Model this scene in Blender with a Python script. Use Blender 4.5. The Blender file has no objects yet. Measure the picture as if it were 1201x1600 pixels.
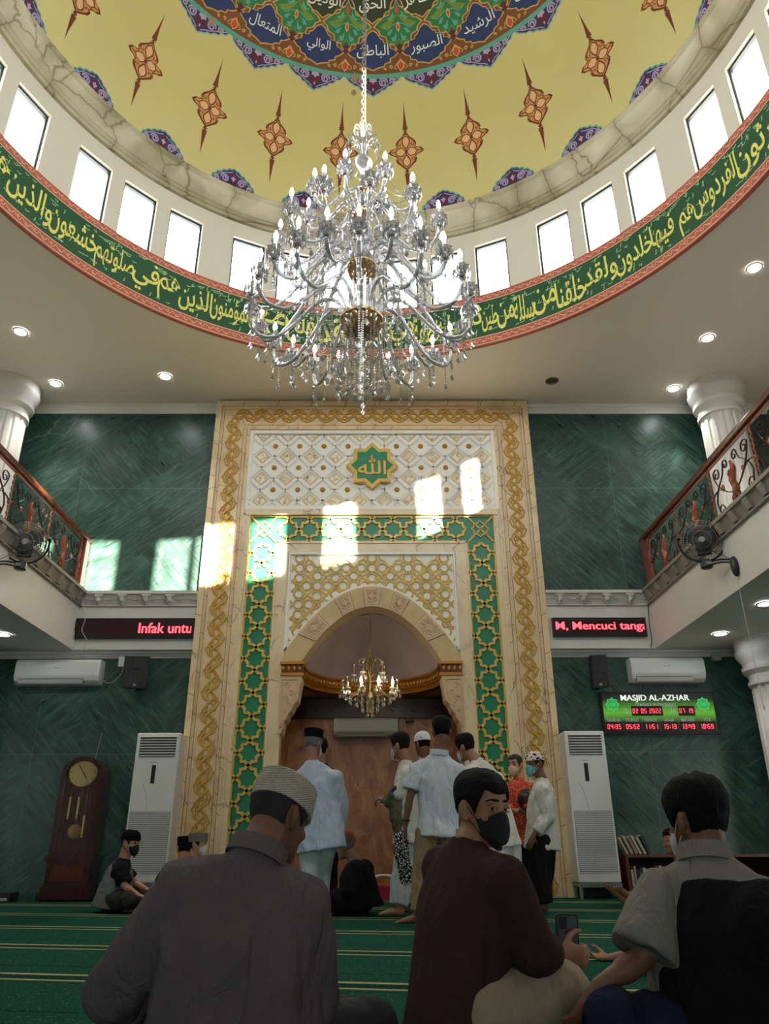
import bpy, bmesh, math, random, unicodedata
import numpy as np
from mathutils import Vector, Matrix, noise
random.seed(7)
PI = math.pi
scene = bpy.context.scene
COL = scene.collection

# ------------------------------------------------------------------ camera
CAM_H, FPX = 0.62, 1165.0
PITCH, YAW, ROLL = math.radians(24), math.radians(.6), math.radians(-.3)
_f = Vector((math.sin(YAW)*math.cos(PITCH), math.cos(YAW)*math.cos(PITCH), math.sin(PITCH)))
_r0 = Vector((math.cos(YAW), -math.sin(YAW), 0)); _u0 = _r0.cross(_f)
_r = math.cos(ROLL)*_r0 + math.sin(ROLL)*_u0
_u = -math.sin(ROLL)*_r0 + math.cos(ROLL)*_u0
cam_data = bpy.data.cameras.new('camera'); cam = bpy.data.objects.new('camera', cam_data)
COL.objects.link(cam); scene.camera = cam
cam_data.sensor_fit = 'HORIZONTAL'; cam_data.sensor_width = 36.0; cam_data.lens = 36.0*FPX/1201.0
cam_data.clip_start = .05; cam_data.clip_end = 200
cam.matrix_world = Matrix(((_r.x, _u.x, -_f.x, 0), (_r.y, _u.y, -_f.y, 0), (_r.z, _u.z, -_f.z, CAM_H), (0, 0, 0, 1)))
def _ray(px, py): return (px-600.5)*_r - (py-800)*_u + FPX*_f
def P(px, py, Y):                      # the point of the place seen at that pixel, at depth Y
    d = _ray(px, py); return Vector((0, 0, CAM_H)) + d*(Y/d.y)
def PZ(px, py, Z):
    d = _ray(px, py); return Vector((0, 0, CAM_H)) + d*((Z-CAM_H)/d.z)
def PX(px, py, X):
    d = _ray(px, py); return Vector((0, 0, CAM_H)) + d*(X/d.x)

# ------------------------------------------------------------------ light and exposure
scene.view_settings.view_transform = 'Standard'; scene.view_settings.look = 'None'
scene.view_settings.gamma = 1.0; scene.view_settings.use_curve_mapping = False
scene.view_settings.exposure = EXPOSURE = 2.1
SKY_STRENGTH, SUN_STRENGTH = 5.0, 13.0
w = bpy.data.worlds.new('sky'); scene.world = w; w.use_nodes = True
bg = w.node_tree.nodes['Background']; bg.inputs[0].default_value = (.93, .97, 1.0, 1); bg.inputs[1].default_value = SKY_STRENGTH
SUN_DIR = Vector((-.375, 1.0, -.411)).normalized()
sd = bpy.data.lights.new('sun', 'SUN'); sd.energy = SUN_STRENGTH; sd.angle = math.radians(.6); sd.color = (1, .9, .72)
sun = bpy.data.objects.new('sun', sd); COL.objects.link(sun); sun.rotation_euler = SUN_DIR.to_track_quat('-Z', 'Y').to_euler()
sun.location = (8, -14, 16)
try:
    scene.cycles.max_bounces = 10; scene.cycles.diffuse_bounces = 6; scene.cycles.transparent_max_bounces = 24
    scene.cycles.glossy_bounces = 3; scene.cycles.sample_clamp_indirect = 6; scene.cycles.caustics_reflective = False
    scene.cycles.caustics_refractive = False
except Exception: pass

# ------------------------------------------------------------------ materials
MATS = {}
def lin(c):
    return tuple(((x/255.0)/12.92 if x/255.0 <= .04045 else ((x/255.0+.055)/1.055)**2.4) for x in c)
def mat(name, color=(.8, .8, .8), rough=.5, metal=0.0, emit=None, es=1.0, spec=.5, var=0.0, vscale=20.0, bump=0.0, bscale=80.0, coat=0, sheen=0):
    if name in MATS: return MATS[name]
    m = bpy.data.materials.new(name); m.use_nodes = True; nt = m.node_tree
    b = nt.nodes['Principled BSDF']
    b.inputs['Base Color'].default_value = (*color, 1); b.inputs['Roughness'].default_value = rough
    b.inputs['Metallic'].default_value = metal; b.inputs['Specular IOR Level'].default_value = spec
    if coat: b.inputs['Coat Weight'].default_value = coat
    if sheen: b.inputs['Sheen Weight'].default_value = sheen
    if emit:
        b.inputs['Emission Color'].default_value = (*emit, 1); b.inputs['Emission Strength'].default_value = es
    if var or bump:
        tc = nt.nodes.new('ShaderNodeTexCoord')
    if var:
        n = nt.nodes.new('ShaderNodeTexNoise'); n.inputs['Scale'].default_value = vscale; n.inputs['Detail'].default_value = 4
        nt.links.new(tc.outputs['Object'], n.inputs['Vector'])
        r = nt.nodes.new('ShaderNodeMapRange'); r.inputs[3].default_value = 1-var; r.inputs[4].default_value = 1+var
        nt.links.new(n.outputs[0], r.inputs[0])
        mx = nt.nodes.new('ShaderNodeVectorMath'); mx.operation = 'SCALE'; mx.inputs[0].default_value = color
        nt.links.new(r.outputs[0], mx.inputs['Scale']); nt.links.new(mx.outputs[0], b.inputs['Base Color'])
    if bump:
        n2 = nt.nodes.new('ShaderNodeTexNoise'); n2.inputs['Scale'].default_value = bscale; n2.inputs['Detail'].default_value = 3
        nt.links.new(tc.outputs['Object'], n2.inputs['Vector'])
        bp = nt.nodes.new('ShaderNodeBump'); bp.inputs['Strength'].default_value = bump; bp.inputs['Distance'].default_value = .01
        nt.links.new(n2.outputs[0], bp.inputs['Height']); nt.links.new(bp.outputs[0], b.inputs['Normal'])
    MATS[name] = m
    return m
class NT:                                # tiny node-graph helper
    def __init__(s, name, rough=.5, spec=.5):
        s.m = bpy.data.materials.new(name); s.m.use_nodes = True; s.t = s.m.node_tree; s.b = s.t.nodes['Principled BSDF']
        s.b.inputs['Roughness'].default_value = rough; s.b.inputs['Specular IOR Level'].default_value = spec
        s.tc = s.t.nodes.new('ShaderNodeTexCoord'); MATS[name] = s.m
    def new(s, typ, **kw):
        n = s.t.nodes.new(typ)
        for k, v in kw.items():
            if k.startswith('i_'): n.inputs[k[2:].replace('_', ' ')].default_value = v
            else: setattr(n, k, v)
        return n
    def link(s, a, b): s.t.links.new(a, b)
    def mapping(s, scale=(1, 1, 1), rot=(0, 0, 0), loc=(0, 0, 0), src=None):
        n = s.new('ShaderNodeMapping'); n.inputs['Scale'].default_value = scale; n.inputs['Rotation'].default_value = rot; n.inputs['Location'].default_value = loc
        s.link(src or s.tc.outputs['Object'], n.inputs['Vector']); return n.outputs[0]
    def noise(s, vec, scale, detail=4, dist=0.0, rough=.5):
        n = s.new('ShaderNodeTexNoise'); n.inputs['Scale'].default_value = scale; n.inputs['Detail'].default_value = detail
        n.inputs['Distortion'].default_value = dist; n.inputs['Roughness'].default_value = rough; s.link(vec, n.inputs['Vector']); return n.outputs[0]
    def ramp(s, fac, stops, interp='LINEAR'):
        n = s.new('ShaderNodeValToRGB'); cr = n.color_ramp; cr.interpolation = interp
        while len(cr.elements) < len(stops): cr.elements.new(.5)
        for e, (p, c) in zip(cr.elements, stops): e.position = p; e.color = (*c, 1) if len(c) == 3 else c
        s.link(fac, n.inputs[0]); return n.outputs[0]
    def mix(s, fac, a, b, blend='MIX'):
        n = s.new('ShaderNodeMix', data_type='RGBA', blend_type=blend)
        for sock, v in ((n.inputs[0], fac), (n.inputs[6], a), (n.inputs[7], b)):
            if isinstance(v, (int, float)): sock.default_value = v
            elif isinstance(v, tuple): sock.default_value = (*v, 1)
            else: s.link(v, sock)
        return n.outputs[2]
    def math(s, op, a, b=0.0, c=0.0):
        n = s.new('ShaderNodeMath', operation=op)
        for i, v in enumerate((a, b, c)):
            if isinstance(v, (int, float)): n.inputs[i].default_value = v
            else: s.link(v, n.inputs[i])
        return n.outputs[0]
    def bump(s, h, strength=.3, dist=.01):
        n = s.new('ShaderNodeBump'); n.inputs['Strength'].default_value = strength; n.inputs['Distance'].default_value = dist
        s.link(h, n.inputs['Height']); s.link(n.outputs[0], s.b.inputs['Normal'])
    def color(s, c): s.link(c, s.b.inputs['Base Color'])

def green_marble():
    g = NT('green_marble', .33, .5); o = g.tc.outputs['Object']
    n = g.noise(o, 1.6, 6, 1.2, .6)
    base = g.ramp(n, [(.3, lin((36, 58, 52))), (.55, lin((54, 82, 74))), (.75, lin((78, 104, 95)))])
    s1 = g.noise(g.mapping((1.6, 1, 17), src=g.mapping((1, 1, 1), (0, math.radians(38), 0))), 1.5, 4, 1.2, .6)
    s2 = g.noise(g.mapping((1.6, 1, 17), src=g.mapping((1, 1, 1), (0, math.radians(-47), 0))), 1.3, 4, 1.2, .6)
    sel = g.ramp(g.noise(o, .9, 2), [(.45, (0, 0, 0)), (.55, (1, 1, 1))])
    sc = g.mix(sel, s1, s2)
    st = g.ramp(sc, [(.5, (0, 0, 0)), (.66, (1, 1, 1)), (.72, (.2, .2, .2))])
    dk = g.ramp(sc, [(.34, (1, 1, 1)), (.42, (0, 0, 0))])
    c = g.mix(g.math('MULTIPLY', st, .45), base, lin((96, 140, 122)))
    c = g.mix(g.math('MULTIPLY', dk, .6), c, lin((14, 38, 32)))
    v = g.new('ShaderNodeTexVoronoi', feature='DISTANCE_TO_EDGE'); v.inputs['Scale'].default_value = 1.1
    g.link(g.mix(.35, o, g.noise(o, 2.0, 4)), v.inputs['Vector'])
    vein = g.ramp(v.outputs['Distance'], [(0, (1, 1, 1)), (.012, (0, 0, 0))])
    c = g.mix(g.math('MULTIPLY', vein, g.ramp(g.noise(o, 1.2, 2), [(.56, (0, 0, 0)), (.7, (.6, .6, .6))])), c, lin((140, 162, 148)))
    # slab joints
    sep = g.new('ShaderNodeSeparateXYZ'); g.link(o, sep.inputs[0])
    jx = g.math('PINGPONG', g.math('ADD', sep.outputs[0], 101.0 + .28), 1.05); jz = g.math('PINGPONG', g.math('ADD', sep.outputs[2], 100.0 + .25), 1.0)
    j = g.math('LESS_THAN', g.math('MINIMUM', jx, jz), .004)
    c = g.mix(g.math('MULTIPLY', j, .5), c, lin((110, 140, 126)))
    g.color(c); g.bump(sc, .08, .01)
    g.link(g.ramp(sc, [(.3, (.26, .26, .26)), (.7, (.42, .42, .42))]), g.b.inputs['Roughness'])
    return g.m
def cream_marble(name='cream_marble', base=(226, 204, 170), dark=(196, 166, 124), joints=True, rot=0.0):
    g = NT(name, .3, .5); o = g.tc.outputs['Object']
    n = g.noise(o, 3, 5, .8)
    c = g.ramp(n, [(.3, lin(dark)), (.5, lin(base)), (.8, lin(tuple(min(255, x+12) for x in base)))])
    c = g.mix(.45, c, lin(base))
    v = g.new('ShaderNodeTexVoronoi', feature='DISTANCE_TO_EDGE'); v.inputs['Scale'].default_value = 3.2
    g.link(g.mapping((1, 1, .55), (0, .5, 0), src=g.mix(.16, o, g.noise(o, 5.0, 4))), v.inputs['Vector'])
    vein = g.ramp(v.outputs['Distance'], [(0, (1, 1, 1)), (.014, (.25, .25, .25)), (.03, (0, 0, 0))])
    vsel = g.ramp(g.noise(o, 2.2, 2), [(.48, (0, 0, 0)), (.6, (.8, .8, .8))])
    c = g.mix(g.math('MULTIPLY', vein, vsel), c, lin((120, 92, 58)))
    g.color(c); return g.m
def carpet():
    g = NT('green_carpet', .95, .05); o = g.tc.outputs['Object']
    sep = g.new('ShaderNodeSeparateXYZ'); g.link(o, sep.inputs[0])
    y = g.math('ADD', sep.outputs[1], g.math('MULTIPLY', sep.outputs[0], .2))
    t = g.math('FRACT', g.math('DIVIDE', g.math('ADD', y, 20.0 - 4.14 + .3), 1.178))      # stripe centre at .2547
    k = .3/1.178
    G, L, D = lin((28, 84, 68)), lin((180, 176, 134)), lin((18, 62, 50))
    e1, e2, wd = .075/1.178, .11/1.178, .004
    st = [(0, G), (k-.14, D), (k-.125, G), (k-.1, D), (k-.09, G), (k-e2, L), (k-e1+.012, D), (k+e1-.012, L), (k+e2, G), (k+.1, D), (k+.115, G), (k+.3, D), (k+.32, G)]
    c = g.ramp(t, st, 'CONSTANT')
    nn = g.noise(o, 160, 2)
    c = g.mix(.5, c, g.ramp(nn, [(.3, (.25, .25, .25)), (.7, (1, 1, 1))]), 'MULTIPLY')
    sp = g.ramp(g.noise(o, 55, 0), [(.72, (0, 0, 0)), (.75, (1, 1, 1))])
    c = g.mix(g.math('MULTIPLY', sp, .25), c, L)
    g.color(c); g.bump(nn, .5, .006); return g.m
def cornice_stone():
    g = NT('veined_cornice', .55, .3); o = g.tc.outputs['Object']
    n = g.noise(o, 1.3, 3, .5)
    c = g.ramp(n, [(.35, lin((158, 150, 122))), (.55, lin((186, 178, 152))), (.75, lin((200, 194, 170)))])
    w2 = g.new('ShaderNodeTexVoronoi', feature='DISTANCE_TO_EDGE'); w2.inputs['Scale'].default_value = 1.75
    g.link(g.mix(.22, o, g.noise(o, 3.0, 5)), w2.inputs['Vector'])
    ve = g.ramp(w2.outputs['Distance'], [(0, (1, 1, 1)), (.012, (.6, .6, .6)), (.02, (.34, .34, .34)), (.18, (0, 0, 0))])
    c = g.mix(g.math('MULTIPLY', ve, .85), c, lin((104, 90, 56)))
    g.color(c); return g.m
def brown_stone():
    g = NT('brown_onyx', .3, .5); o = g.tc.outputs['Object']
    n = g.noise(g.mapping((1, 1, .6), (0, .6, 0)), 2.4, 8, 1.5, .65)
    c = g.ramp(n, [(.25, lin((88, 50, 28))), (.45, lin((164, 104, 62))), (.6, lin((192, 132, 84))), (.8, lin((216, 166, 116)))])
    v = g.new('ShaderNodeTexVoronoi', feature='DISTANCE_TO_EDGE'); v.inputs['Scale'].default_value = 2.6
    g.link(g.mapping((1, 1, .5), (0, .35, 0), src=g.mix(.2, o, g.noise(o, 4.0, 4))), v.inputs['Vector'])
    ve = g.ramp(v.outputs['Distance'], [(0, (1, 1, 1)), (.012, (0, 0, 0))])
    c = g.mix(g.math('MULTIPLY', ve, g.ramp(g.noise(o, 2.0, 2), [(.45, (0, 0, 0)), (.65, (.8, .8, .8))])), c, lin((222, 186, 146)))
    g.color(c); return g.m
def wood(name, a, b, rough=.3):
    g = NT(name, rough, .5); n = g.noise(g.mapping((14, 14, 1.2)), 2.0, 6, .8)
    g.color(g.ramp(n, [(.3, lin(a)), (.7, lin(b))])); return g.m
def cloth(name, rgb, wr=.9, weave=260.0, extra=None):
    g = NT(name, wr, .15); o = g.tc.outputs['Object']
    n = g.noise(o, 7, 4, .6)
    c = g.mix(n, lin(tuple(x*.93 for x in rgb)), lin(tuple(min(255, x*1.06) for x in rgb)))
    g.color(c); fold = g.noise(g.mapping((1, 1, .45)), 11, 3, .9)
    h = g.math('ADD', g.math('MULTIPLY', fold, 2.2), g.math('MULTIPLY', g.noise(o, weave, 1), .07))
    g.bump(h, .85, .02); return g.m
def crystal(name='cut_crystal', tint=(.86, .86, .88), tr=.25, metal=.45, rough=.16):
    m = bpy.data.materials.new(name); m.use_nodes = True; t = m.node_tree; t.nodes.clear()
    out = t.nodes.new('ShaderNodeOutputMaterial'); a = t.nodes.new('ShaderNodeBsdfPrincipled'); b = t.nodes.new('ShaderNodeBsdfTransparent'); mx = t.nodes.new('ShaderNodeMixShader')
    a.inputs['Base Color'].default_value = (*tint, 1); a.inputs['Metallic'].default_value = metal; a.inputs['Roughness'].default_value = rough
    a.inputs['Coat Weight'].default_value = 1.0; a.inputs['Coat Roughness'].default_value = .04
    mx.inputs[0].default_value = tr
    b.inputs[0].default_value = (.95, .95, .95, 1)
    t.links.new(a.outputs[0], mx.inputs[1]); t.links.new(b.outputs[0], mx.inputs[2]); t.links.new(mx.outputs[0], out.inputs[0]); MATS[name] = m; return m
def glass_pane(name='window_glass', tint=(.97, .985, 1.0), gloss=.05):
    m = bpy.data.materials.new(name); m.use_nodes = True; t = m.node_tree; t.nodes.clear()
    out = t.nodes.new('ShaderNodeOutputMaterial'); a = t.nodes.new('ShaderNodeBsdfGlossy'); b = t.nodes.new('ShaderNodeBsdfTransparent'); mx = t.nodes.new('ShaderNodeMixShader')
    a.inputs['Roughness'].default_value = .05; mx.inputs[0].default_value = 1-gloss; b.inputs[0].default_value = (*tint, 1)
    t.links.new(a.outputs[0], mx.inputs[1]); t.links.new(b.outputs[0], mx.inputs[2]); t.links.new(mx.outputs[0], out.inputs[0]); MATS[name] = m; return m

# ------------------------------------------------------------------ mesh builder
WOFF = {}
class MB:
    def __init__(s): s.v = []; s.f = []; s.mi = []; s.sm = []
    def add(s, vs, fs, mi=0, smooth=False):
        o = len(s.v); s.v.extend(tuple(v) for v in vs)
        for f in fs: s.f.append(tuple(i+o for i in f)); s.mi.append(mi); s.sm.append(smooth)
    def box(s, c, size, mi=0, rot=None, taper=None):
        hx, hy, hz = size[0]/2, size[1]/2, size[2]/2; c = Vector(c); vs = []
        for z in (-hz, hz):
            k = 1.0 if (taper is None or z < 0) else taper
            for x, y in ((-hx, -hy), (hx, -hy), (hx, hy), (-hx, hy)):
                p = Vector((x*k, y*k, z)); p = rot @ p if rot else p; vs.append(c+p)
        s.add(vs, [(3, 2, 1, 0), (4, 5, 6, 7), (0, 1, 5, 4), (1, 2, 6, 5), (2, 3, 7, 6), (3, 0, 4, 7)], mi)
    def b2(s, lo, hi, mi=0):
        lo, hi = Vector(lo), Vector(hi); s.box((lo+hi)/2, hi-lo, mi)
    def tube(s, pts, r, n=8, closed=False, mi=0, side=None, ry=None, caps=True, smooth=True):
        # sweep of an elliptical section; side = fixed 'right' vector (or list), r along side, ry along the other axis
        pts = [Vector(p) for p in pts]; N = len(pts)
        R = list(r) if hasattr(r, '__len__') else [r]*N
        RY = R if ry is None else (list(ry) if hasattr(ry, '__len__') else [ry]*N)
        vs = []; prev = None
        for i, p in enumerate(pts):
            if closed: t = pts[(i+1) % N]-pts[i-1]
            else: t = pts[min(i+1, N-1)]-pts[max(i-1, 0)]
            if t.length < 1e-9: t = Vector((0, 0, 1))
            t.normalize()
            if side is not None: a = Vector(side[i] if isinstance(side, list) else side)
            elif prev is not None: a = prev
            else: a = Vector((1, 0, 0)) if abs(t.x) < .8 else Vector((0, 1, 0))
            a = a - t*a.dot(t)
            if a.length < 1e-6: a = t.orthogonal()
            a.normalize(); prev = a; b = t.cross(a)
            for k in range(n):
                q = 2*PI*k/n; vs.append(p + a*math.cos(q)*R[i] + b*math.sin(q)*RY[i])
        fs = []
        M = N if closed else N-1
        for i in range(M):
            j = (i+1) % N
            for k in range(n):
                l = (k+1) % n; fs.append((i*n+k, i*n+l, j*n+l, j*n+k))
        if caps and not closed: fs.append(tuple(range(n-1, -1, -1))); fs.append(tuple((N-1)*n+k for k in range(n)))
        s.add(vs, fs, mi, smooth)
    def lathe(s, prof, o=(0, 0, 0), n=24, a0=0.0, a1=2*PI, mi=0, smooth=True, flute=None, sx=1.0, sy=1.0, caps=True):
        o = Vector(o); full = abs(a1-a0-2*PI) < 1e-6; m = n if full else n+1; vs = []
        for i, (r, z) in enumerate(prof):
            for k in range(m):
                a = a0+(a1-a0)*k/n; rr = r*(flute(i, k) if flute else 1.0)
                vs.append(o+Vector((math.cos(a)*rr*sx, math.sin(a)*rr*sy, z)))
        fs = []
        for i in range(len(prof)-1):
            for k in range(n):
                l = (k+1) % m; fs.append((i*m+k, i*m+l, (i+1)*m+l, (i+1)*m+k))
        if full and caps:
            if prof[0][0] > 1e-5: fs.append(tuple(range(m-1, -1, -1)))
            if prof[-1][0] > 1e-5: fs.append(tuple((len(prof)-1)*m+k for k in range(m)))
        s.add(vs, fs, mi, smooth)
    def sphere(s, c, r, n=10, m=7, mi=0, rot=None):
        R = Vector(r) if hasattr(r, '__len__') else Vector((r, r, r)); c = Vector(c); vs = []; fs = []
        for i in range(m+1):
            th = PI*i/m
            for k in range(n):
                ph = 2*PI*k/n; p = Vector((math.sin(th)*math.cos(ph)*R.x, math.sin(th)*math.sin(ph)*R.y, math.cos(th)*R.z))
                vs.append(c+(rot @ p if rot else p))
        for i in range(m):
            for k in range(n):
                l = (k+1) % n; fs.append((i*n+k, (i+1)*n+k, (i+1)*n+l, i*n+l))
        s.add(vs, fs, mi, True)
    def prism(s, poly, f0, f1, mi=0, smooth=False):
        # poly: 2-D outline; f0/f1 map (x, y) to 3-D for the two faces
        n = len(poly); vs = [f0(x, y) for x, y in poly]+[f1(x, y) for x, y in poly]
        fs = [tuple(range(n)), tuple(range(2*n-1, n-1, -1))]
        fs += [(i, n+i, n+(i+1) % n, (i+1) % n) for i in range(n)]
        s.add(vs, fs, mi, smooth)
    def grid(s, fn, nu, nv, mi=0, smooth=True, flip=False):
        vs = [fn(i/nu, j/nv) for j in range(nv+1) for i in range(nu+1)]; W = nu+1
        fs = [((j*W+i, j*W+i+1, (j+1)*W+i+1, (j+1)*W+i) if not flip else (j*W+i, (j+1)*W+i, (j+1)*W+i+1, j*W+i+1)) for j in range(nv) for i in range(nu)]
        s.add(vs, fs, mi, smooth)
    def merge(s, other, fn=None, mi=None):
        o = len(s.v); s.v.extend(tuple(fn(Vector(v))) if fn else v for v in other.v)
        for f, m, q in zip(other.f, other.mi, other.sm): s.f.append(tuple(i+o for i in f)); s.mi.append(m if mi is None else mi); s.sm.append(q)
    def mesh(s, name, mats, off=(0, 0, 0), sharp=.7):
        me = bpy.data.meshes.new(name); off = Vector(off)
        me.from_pydata([tuple(Vector(v)-off) for v in s.v], [], s.f)
        for m in (mats if isinstance(mats, (list, tuple)) else [mats]): me.materials.append(m)
        me.polygons.foreach_set('material_index', s.mi); me.polygons.foreach_set('use_smooth', s.sm)
        me.update()
        if any(s.sm) and sharp:
            try: me.set_sharp_from_angle(angle=sharp)
            except Exception: pass
        return me
    def build(s, name, mats, parent=None, loc=None, sharp=.7):
        # parent set: vertices are in world space, stored relative to the parent's place; else placed at loc
        off = WOFF[parent.name] if parent is not None else Vector(loc or (0, 0, 0))
        o = bpy.data.objects.new(name, s.mesh(name, mats, off, sharp)); COL.objects.link(o)
        if parent is not None: o.parent = parent
        else: o.location = off
        WOFF[o.name] = Vector(off); return o
def tag(o, label=None, cat=None, group=None, kind=None):
    if label: o['label'] = label
    if cat: o['category'] = cat
    if group: o['group'] = group
    if kind: o['kind'] = kind
    return o
def thing(name, loc, label, cat, group=None):
    o = bpy.data.objects.new(name, None); COL.objects.link(o); o.location = loc; o.empty_display_size = .05
    WOFF[o.name] = Vector(loc); return tag(o, label, cat, group)
def kids(o): return [c for c in bpy.data.objects if c.parent == o]
def copy_tree(o, loc=None, label=None, rz=None, parent=None, scale=None):
    c = o.copy(); COL.objects.link(c)
    if parent is not None: c.parent = parent
    if loc is not None: c.location = loc
    if rz is not None: c.rotation_euler.z = rz
    if scale is not None: c.scale = scale
    if label: c['label'] = label
    for ch in kids(o): copy_tree(ch, parent=c)
    WOFF[c.name] = Vector(loc) if loc is not None else WOFF.get(o.name, Vector())
    return c
def struct(mb, name, mats, label=None, cat=None, **k):
    o = mb.build(name, mats, **k); o['kind'] = 'structure'
    if label: o['label'] = label
    o['category'] = cat or name.split('_')[0]
    return o
def smooth_path(pts, n=6, closed=False):
    pts = [Vector(p) for p in pts]; N = len(pts); out = []
    rng = range(N) if closed else range(N-1)
    for i in rng:
        p0 = pts[i-1] if (closed or i > 0) else pts[i]*2-pts[i+1]
        p1 = pts[i]; p2 = pts[(i+1) % N]; p3 = pts[(i+2) % N] if (closed or i+2 < N) else p2*2-p1
        for k in range(n):
            t = k/n; out.append(.5*((2*p1)+(p2-p0)*t+(2*p0-5*p1+4*p2-p3)*t*t+(3*p1-p0-3*p2+p3)*t**3))
    if not closed: out.append(pts[-1])
    return out
def ribbon2d(pts, w, closed=False):
    # a stroke of width w (number or list) as quads in 2-D: returns verts, faces
    n = len(pts); vs = []; fs = []
    for i, (x, y) in enumerate(pts):
        if closed: a, b = pts[i-1], pts[(i+1) % n]
        else: a, b = pts[max(i-1, 0)], pts[min(i+1, n-1)]
        tx, ty = b[0]-a[0], b[1]-a[1]; L = math.hypot(tx, ty) or 1; ww = (w[i] if hasattr(w, '__len__') else w)/2
        vs += [(x-ty/L*ww, y+tx/L*ww), (x+ty/L*ww, y-tx/L*ww)]
    for i in range(n if closed else n-1):
        j = (i+1) % n; fs.append((2*i, 2*i+1, 2*j+1, 2*j))
    return vs, fs
# ------------------------------------------------------------------ lettering
_FORMS = {}
for cp in range(0xFE70, 0xFEFD):
    d = unicodedata.decomposition(chr(cp)).split()
    if len(d) >= 2 and d[0] in ('<isolated>', '<final>', '<initial>', '<medial>'):
        _FORMS[(''.join(chr(int(x, 16)) for x in d[1:]), d[0][1:-1])] = chr(cp)
def arabic(text):
    out = []; words_ = text.split(' ')
    for wd in words_:
        ch = []; i = 0
        while i < len(wd):
            if wd[i] == '\u0644' and i+1 < len(wd) and wd[i+1] in '\u0627\u0622\u0623\u0625': ch.append(wd[i:i+2]); i += 2
            else: ch.append(wd[i]); i += 1
        res = []
        for k, c in enumerate(ch):
            pj = k > 0 and (ch[k-1], 'initial') in _FORMS and (c, 'final') in _FORMS
            nj = k+1 < len(ch) and (c, 'initial') in _FORMS and (ch[k+1], 'final') in _FORMS
            f = 'medial' if pj and nj else 'final' if pj else 'initial' if nj else 'isolated'
            res.append(_FORMS.get((c, f), _FORMS.get((c, 'isolated'), c)))
        out.append(''.join(reversed(res)))
    return ' '.join(reversed(out))
def text_geo(body, offset=0.0, res=3):
    # lettering as flat triangles: numpy verts (n,2) starting at x=0, faces
    c = bpy.data.curves.new('t', 'FONT'); c.body = body; c.resolution_u = res; c.offset = offset
    o = bpy.data.objects.new('t', c); COL.objects.link(o); bpy.context.view_layer.update()
    me = bpy.data.meshes.new_from_object(o.evaluated_get(bpy.context.evaluated_depsgraph_get()))
    v = np.array([tuple(p.co)[:2] for p in me.vertices]).reshape(-1, 2); f = [tuple(p.vertices) for p in me.polygons]
    bpy.data.objects.remove(o); bpy.data.curves.remove(c); bpy.data.meshes.remove(me)
    if len(v): v[:, 0] -= v[:, 0].min()
    return v, f
def fit_text(body, w=None, h=None, offset=0.0, res=3):
    v, f = text_geo(body, offset, res); lo, hi = v.min(0), v.max(0)
    sx = w/(hi[0]-lo[0]) if w else None; sy = h/(hi[1]-lo[1]) if h else None
    sx = sx or sy; sy = sy or sx
    return (v-(lo+hi)/2)*np.array([sx, sy]), f
def flat_text(mb, body, c, w=None, h=None, offset=0.0, mi=0, res=3, xmax=None):
    # lettering on a vertical face that looks towards -Y; c = centre
    v, f = fit_text(body, w, h, offset, res)
    if xmax is not None:                  # cut off where the display ends
        bm = bmesh.new(); vv = [bm.verts.new((x, y, 0)) for x, y in v]
        for q in f:
            try: bm.faces.new([vv[i] for i in q])
            except ValueError: pass
        bmesh.ops.bisect_plane(bm, geom=bm.verts[:]+bm.edges[:]+bm.faces[:], plane_co=(xmax-c[0], 0, 0), plane_no=(1, 0, 0), clear_outer=True)
        bm.verts.index_update(); v = [(q.co.x, q.co.y) for q in bm.verts]; f = [tuple(q.index for q in e.verts) for e in bm.faces]; bm.free()
    mb.add([(c[0]+x, c[1], c[2]+y) for x, y in v], f, mi)
def subdiv_long(vs, fs, L):
    bm = bmesh.new(); vv = [bm.verts.new((x, y, 0)) for x, y in vs]
    for f in fs:
        try: bm.faces.new([vv[i] for i in f])
        except ValueError: pass
    bmesh.ops.triangulate(bm, faces=bm.faces[:])
    for _ in range(6):
        e = [e for e in bm.edges if e.calc_length() > L]
        if not e: break
        bmesh.ops.subdivide_edges(bm, edges=e, cuts=1); bmesh.ops.triangulate(bm, faces=bm.faces[:])
    bm.verts.index_update()
    out = [(v.co.x, v.co.y) for v in bm.verts], [tuple(v.index for v in f.verts) for f in bm.faces]
    bm.free(); return out
# ================================================================== STRUCTURE
X0 = -.08                                   # the axis of the hall
RC, RR = Vector((X0-.03, 4.767, 0)), 4.49   # drum centre and radius
CEIL, WALLY, FRONT = 7.25, 10.6, 10.42
SIDE_L, SIDE_R = X0-4.21, X0+4.02
BAL0, BAL1 = 3.14, 3.97
white = mat('white_paint', lin((222, 220, 214)), .6, var=.03, vscale=2)
warmwhite = mat('cream_paint', lin((220, 212, 194)), .65, var=.03, vscale=2)
ceilm = mat('ceiling_paint', lin((218, 211, 200)), .8, var=.02, vscale=1.5)
gm = green_marble(); cm = cream_marble('cream_marble', (234, 208, 166), (206, 172, 122)); cm2 = cream_marble('pale_marble', (236, 216, 178), (214, 188, 146))
stone = cornice_stone(); brown = brown_stone()
black = mat('black_plastic', (.012, .012, .013), .4); darkframe = mat('dark_frame', (.01, .02, .025), .35)
gold = mat('gold_paint', lin((218, 180, 84)), .38, .12, var=.1, vscale=30)
gold_dk = mat('carved_gold', lin((206, 162, 72)), .45, .12, var=.15, vscale=40)

# floor
mb = MB(); mb.add([(-8, -5, 0), (8, -5, 0), (8, 12.1, 0), (-8, 12.1, 0)], [(0, 1, 2, 3)])
struct(mb, 'floor', carpet(), 'green prayer carpet with pale double stripes across the hall', 'floor')
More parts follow.
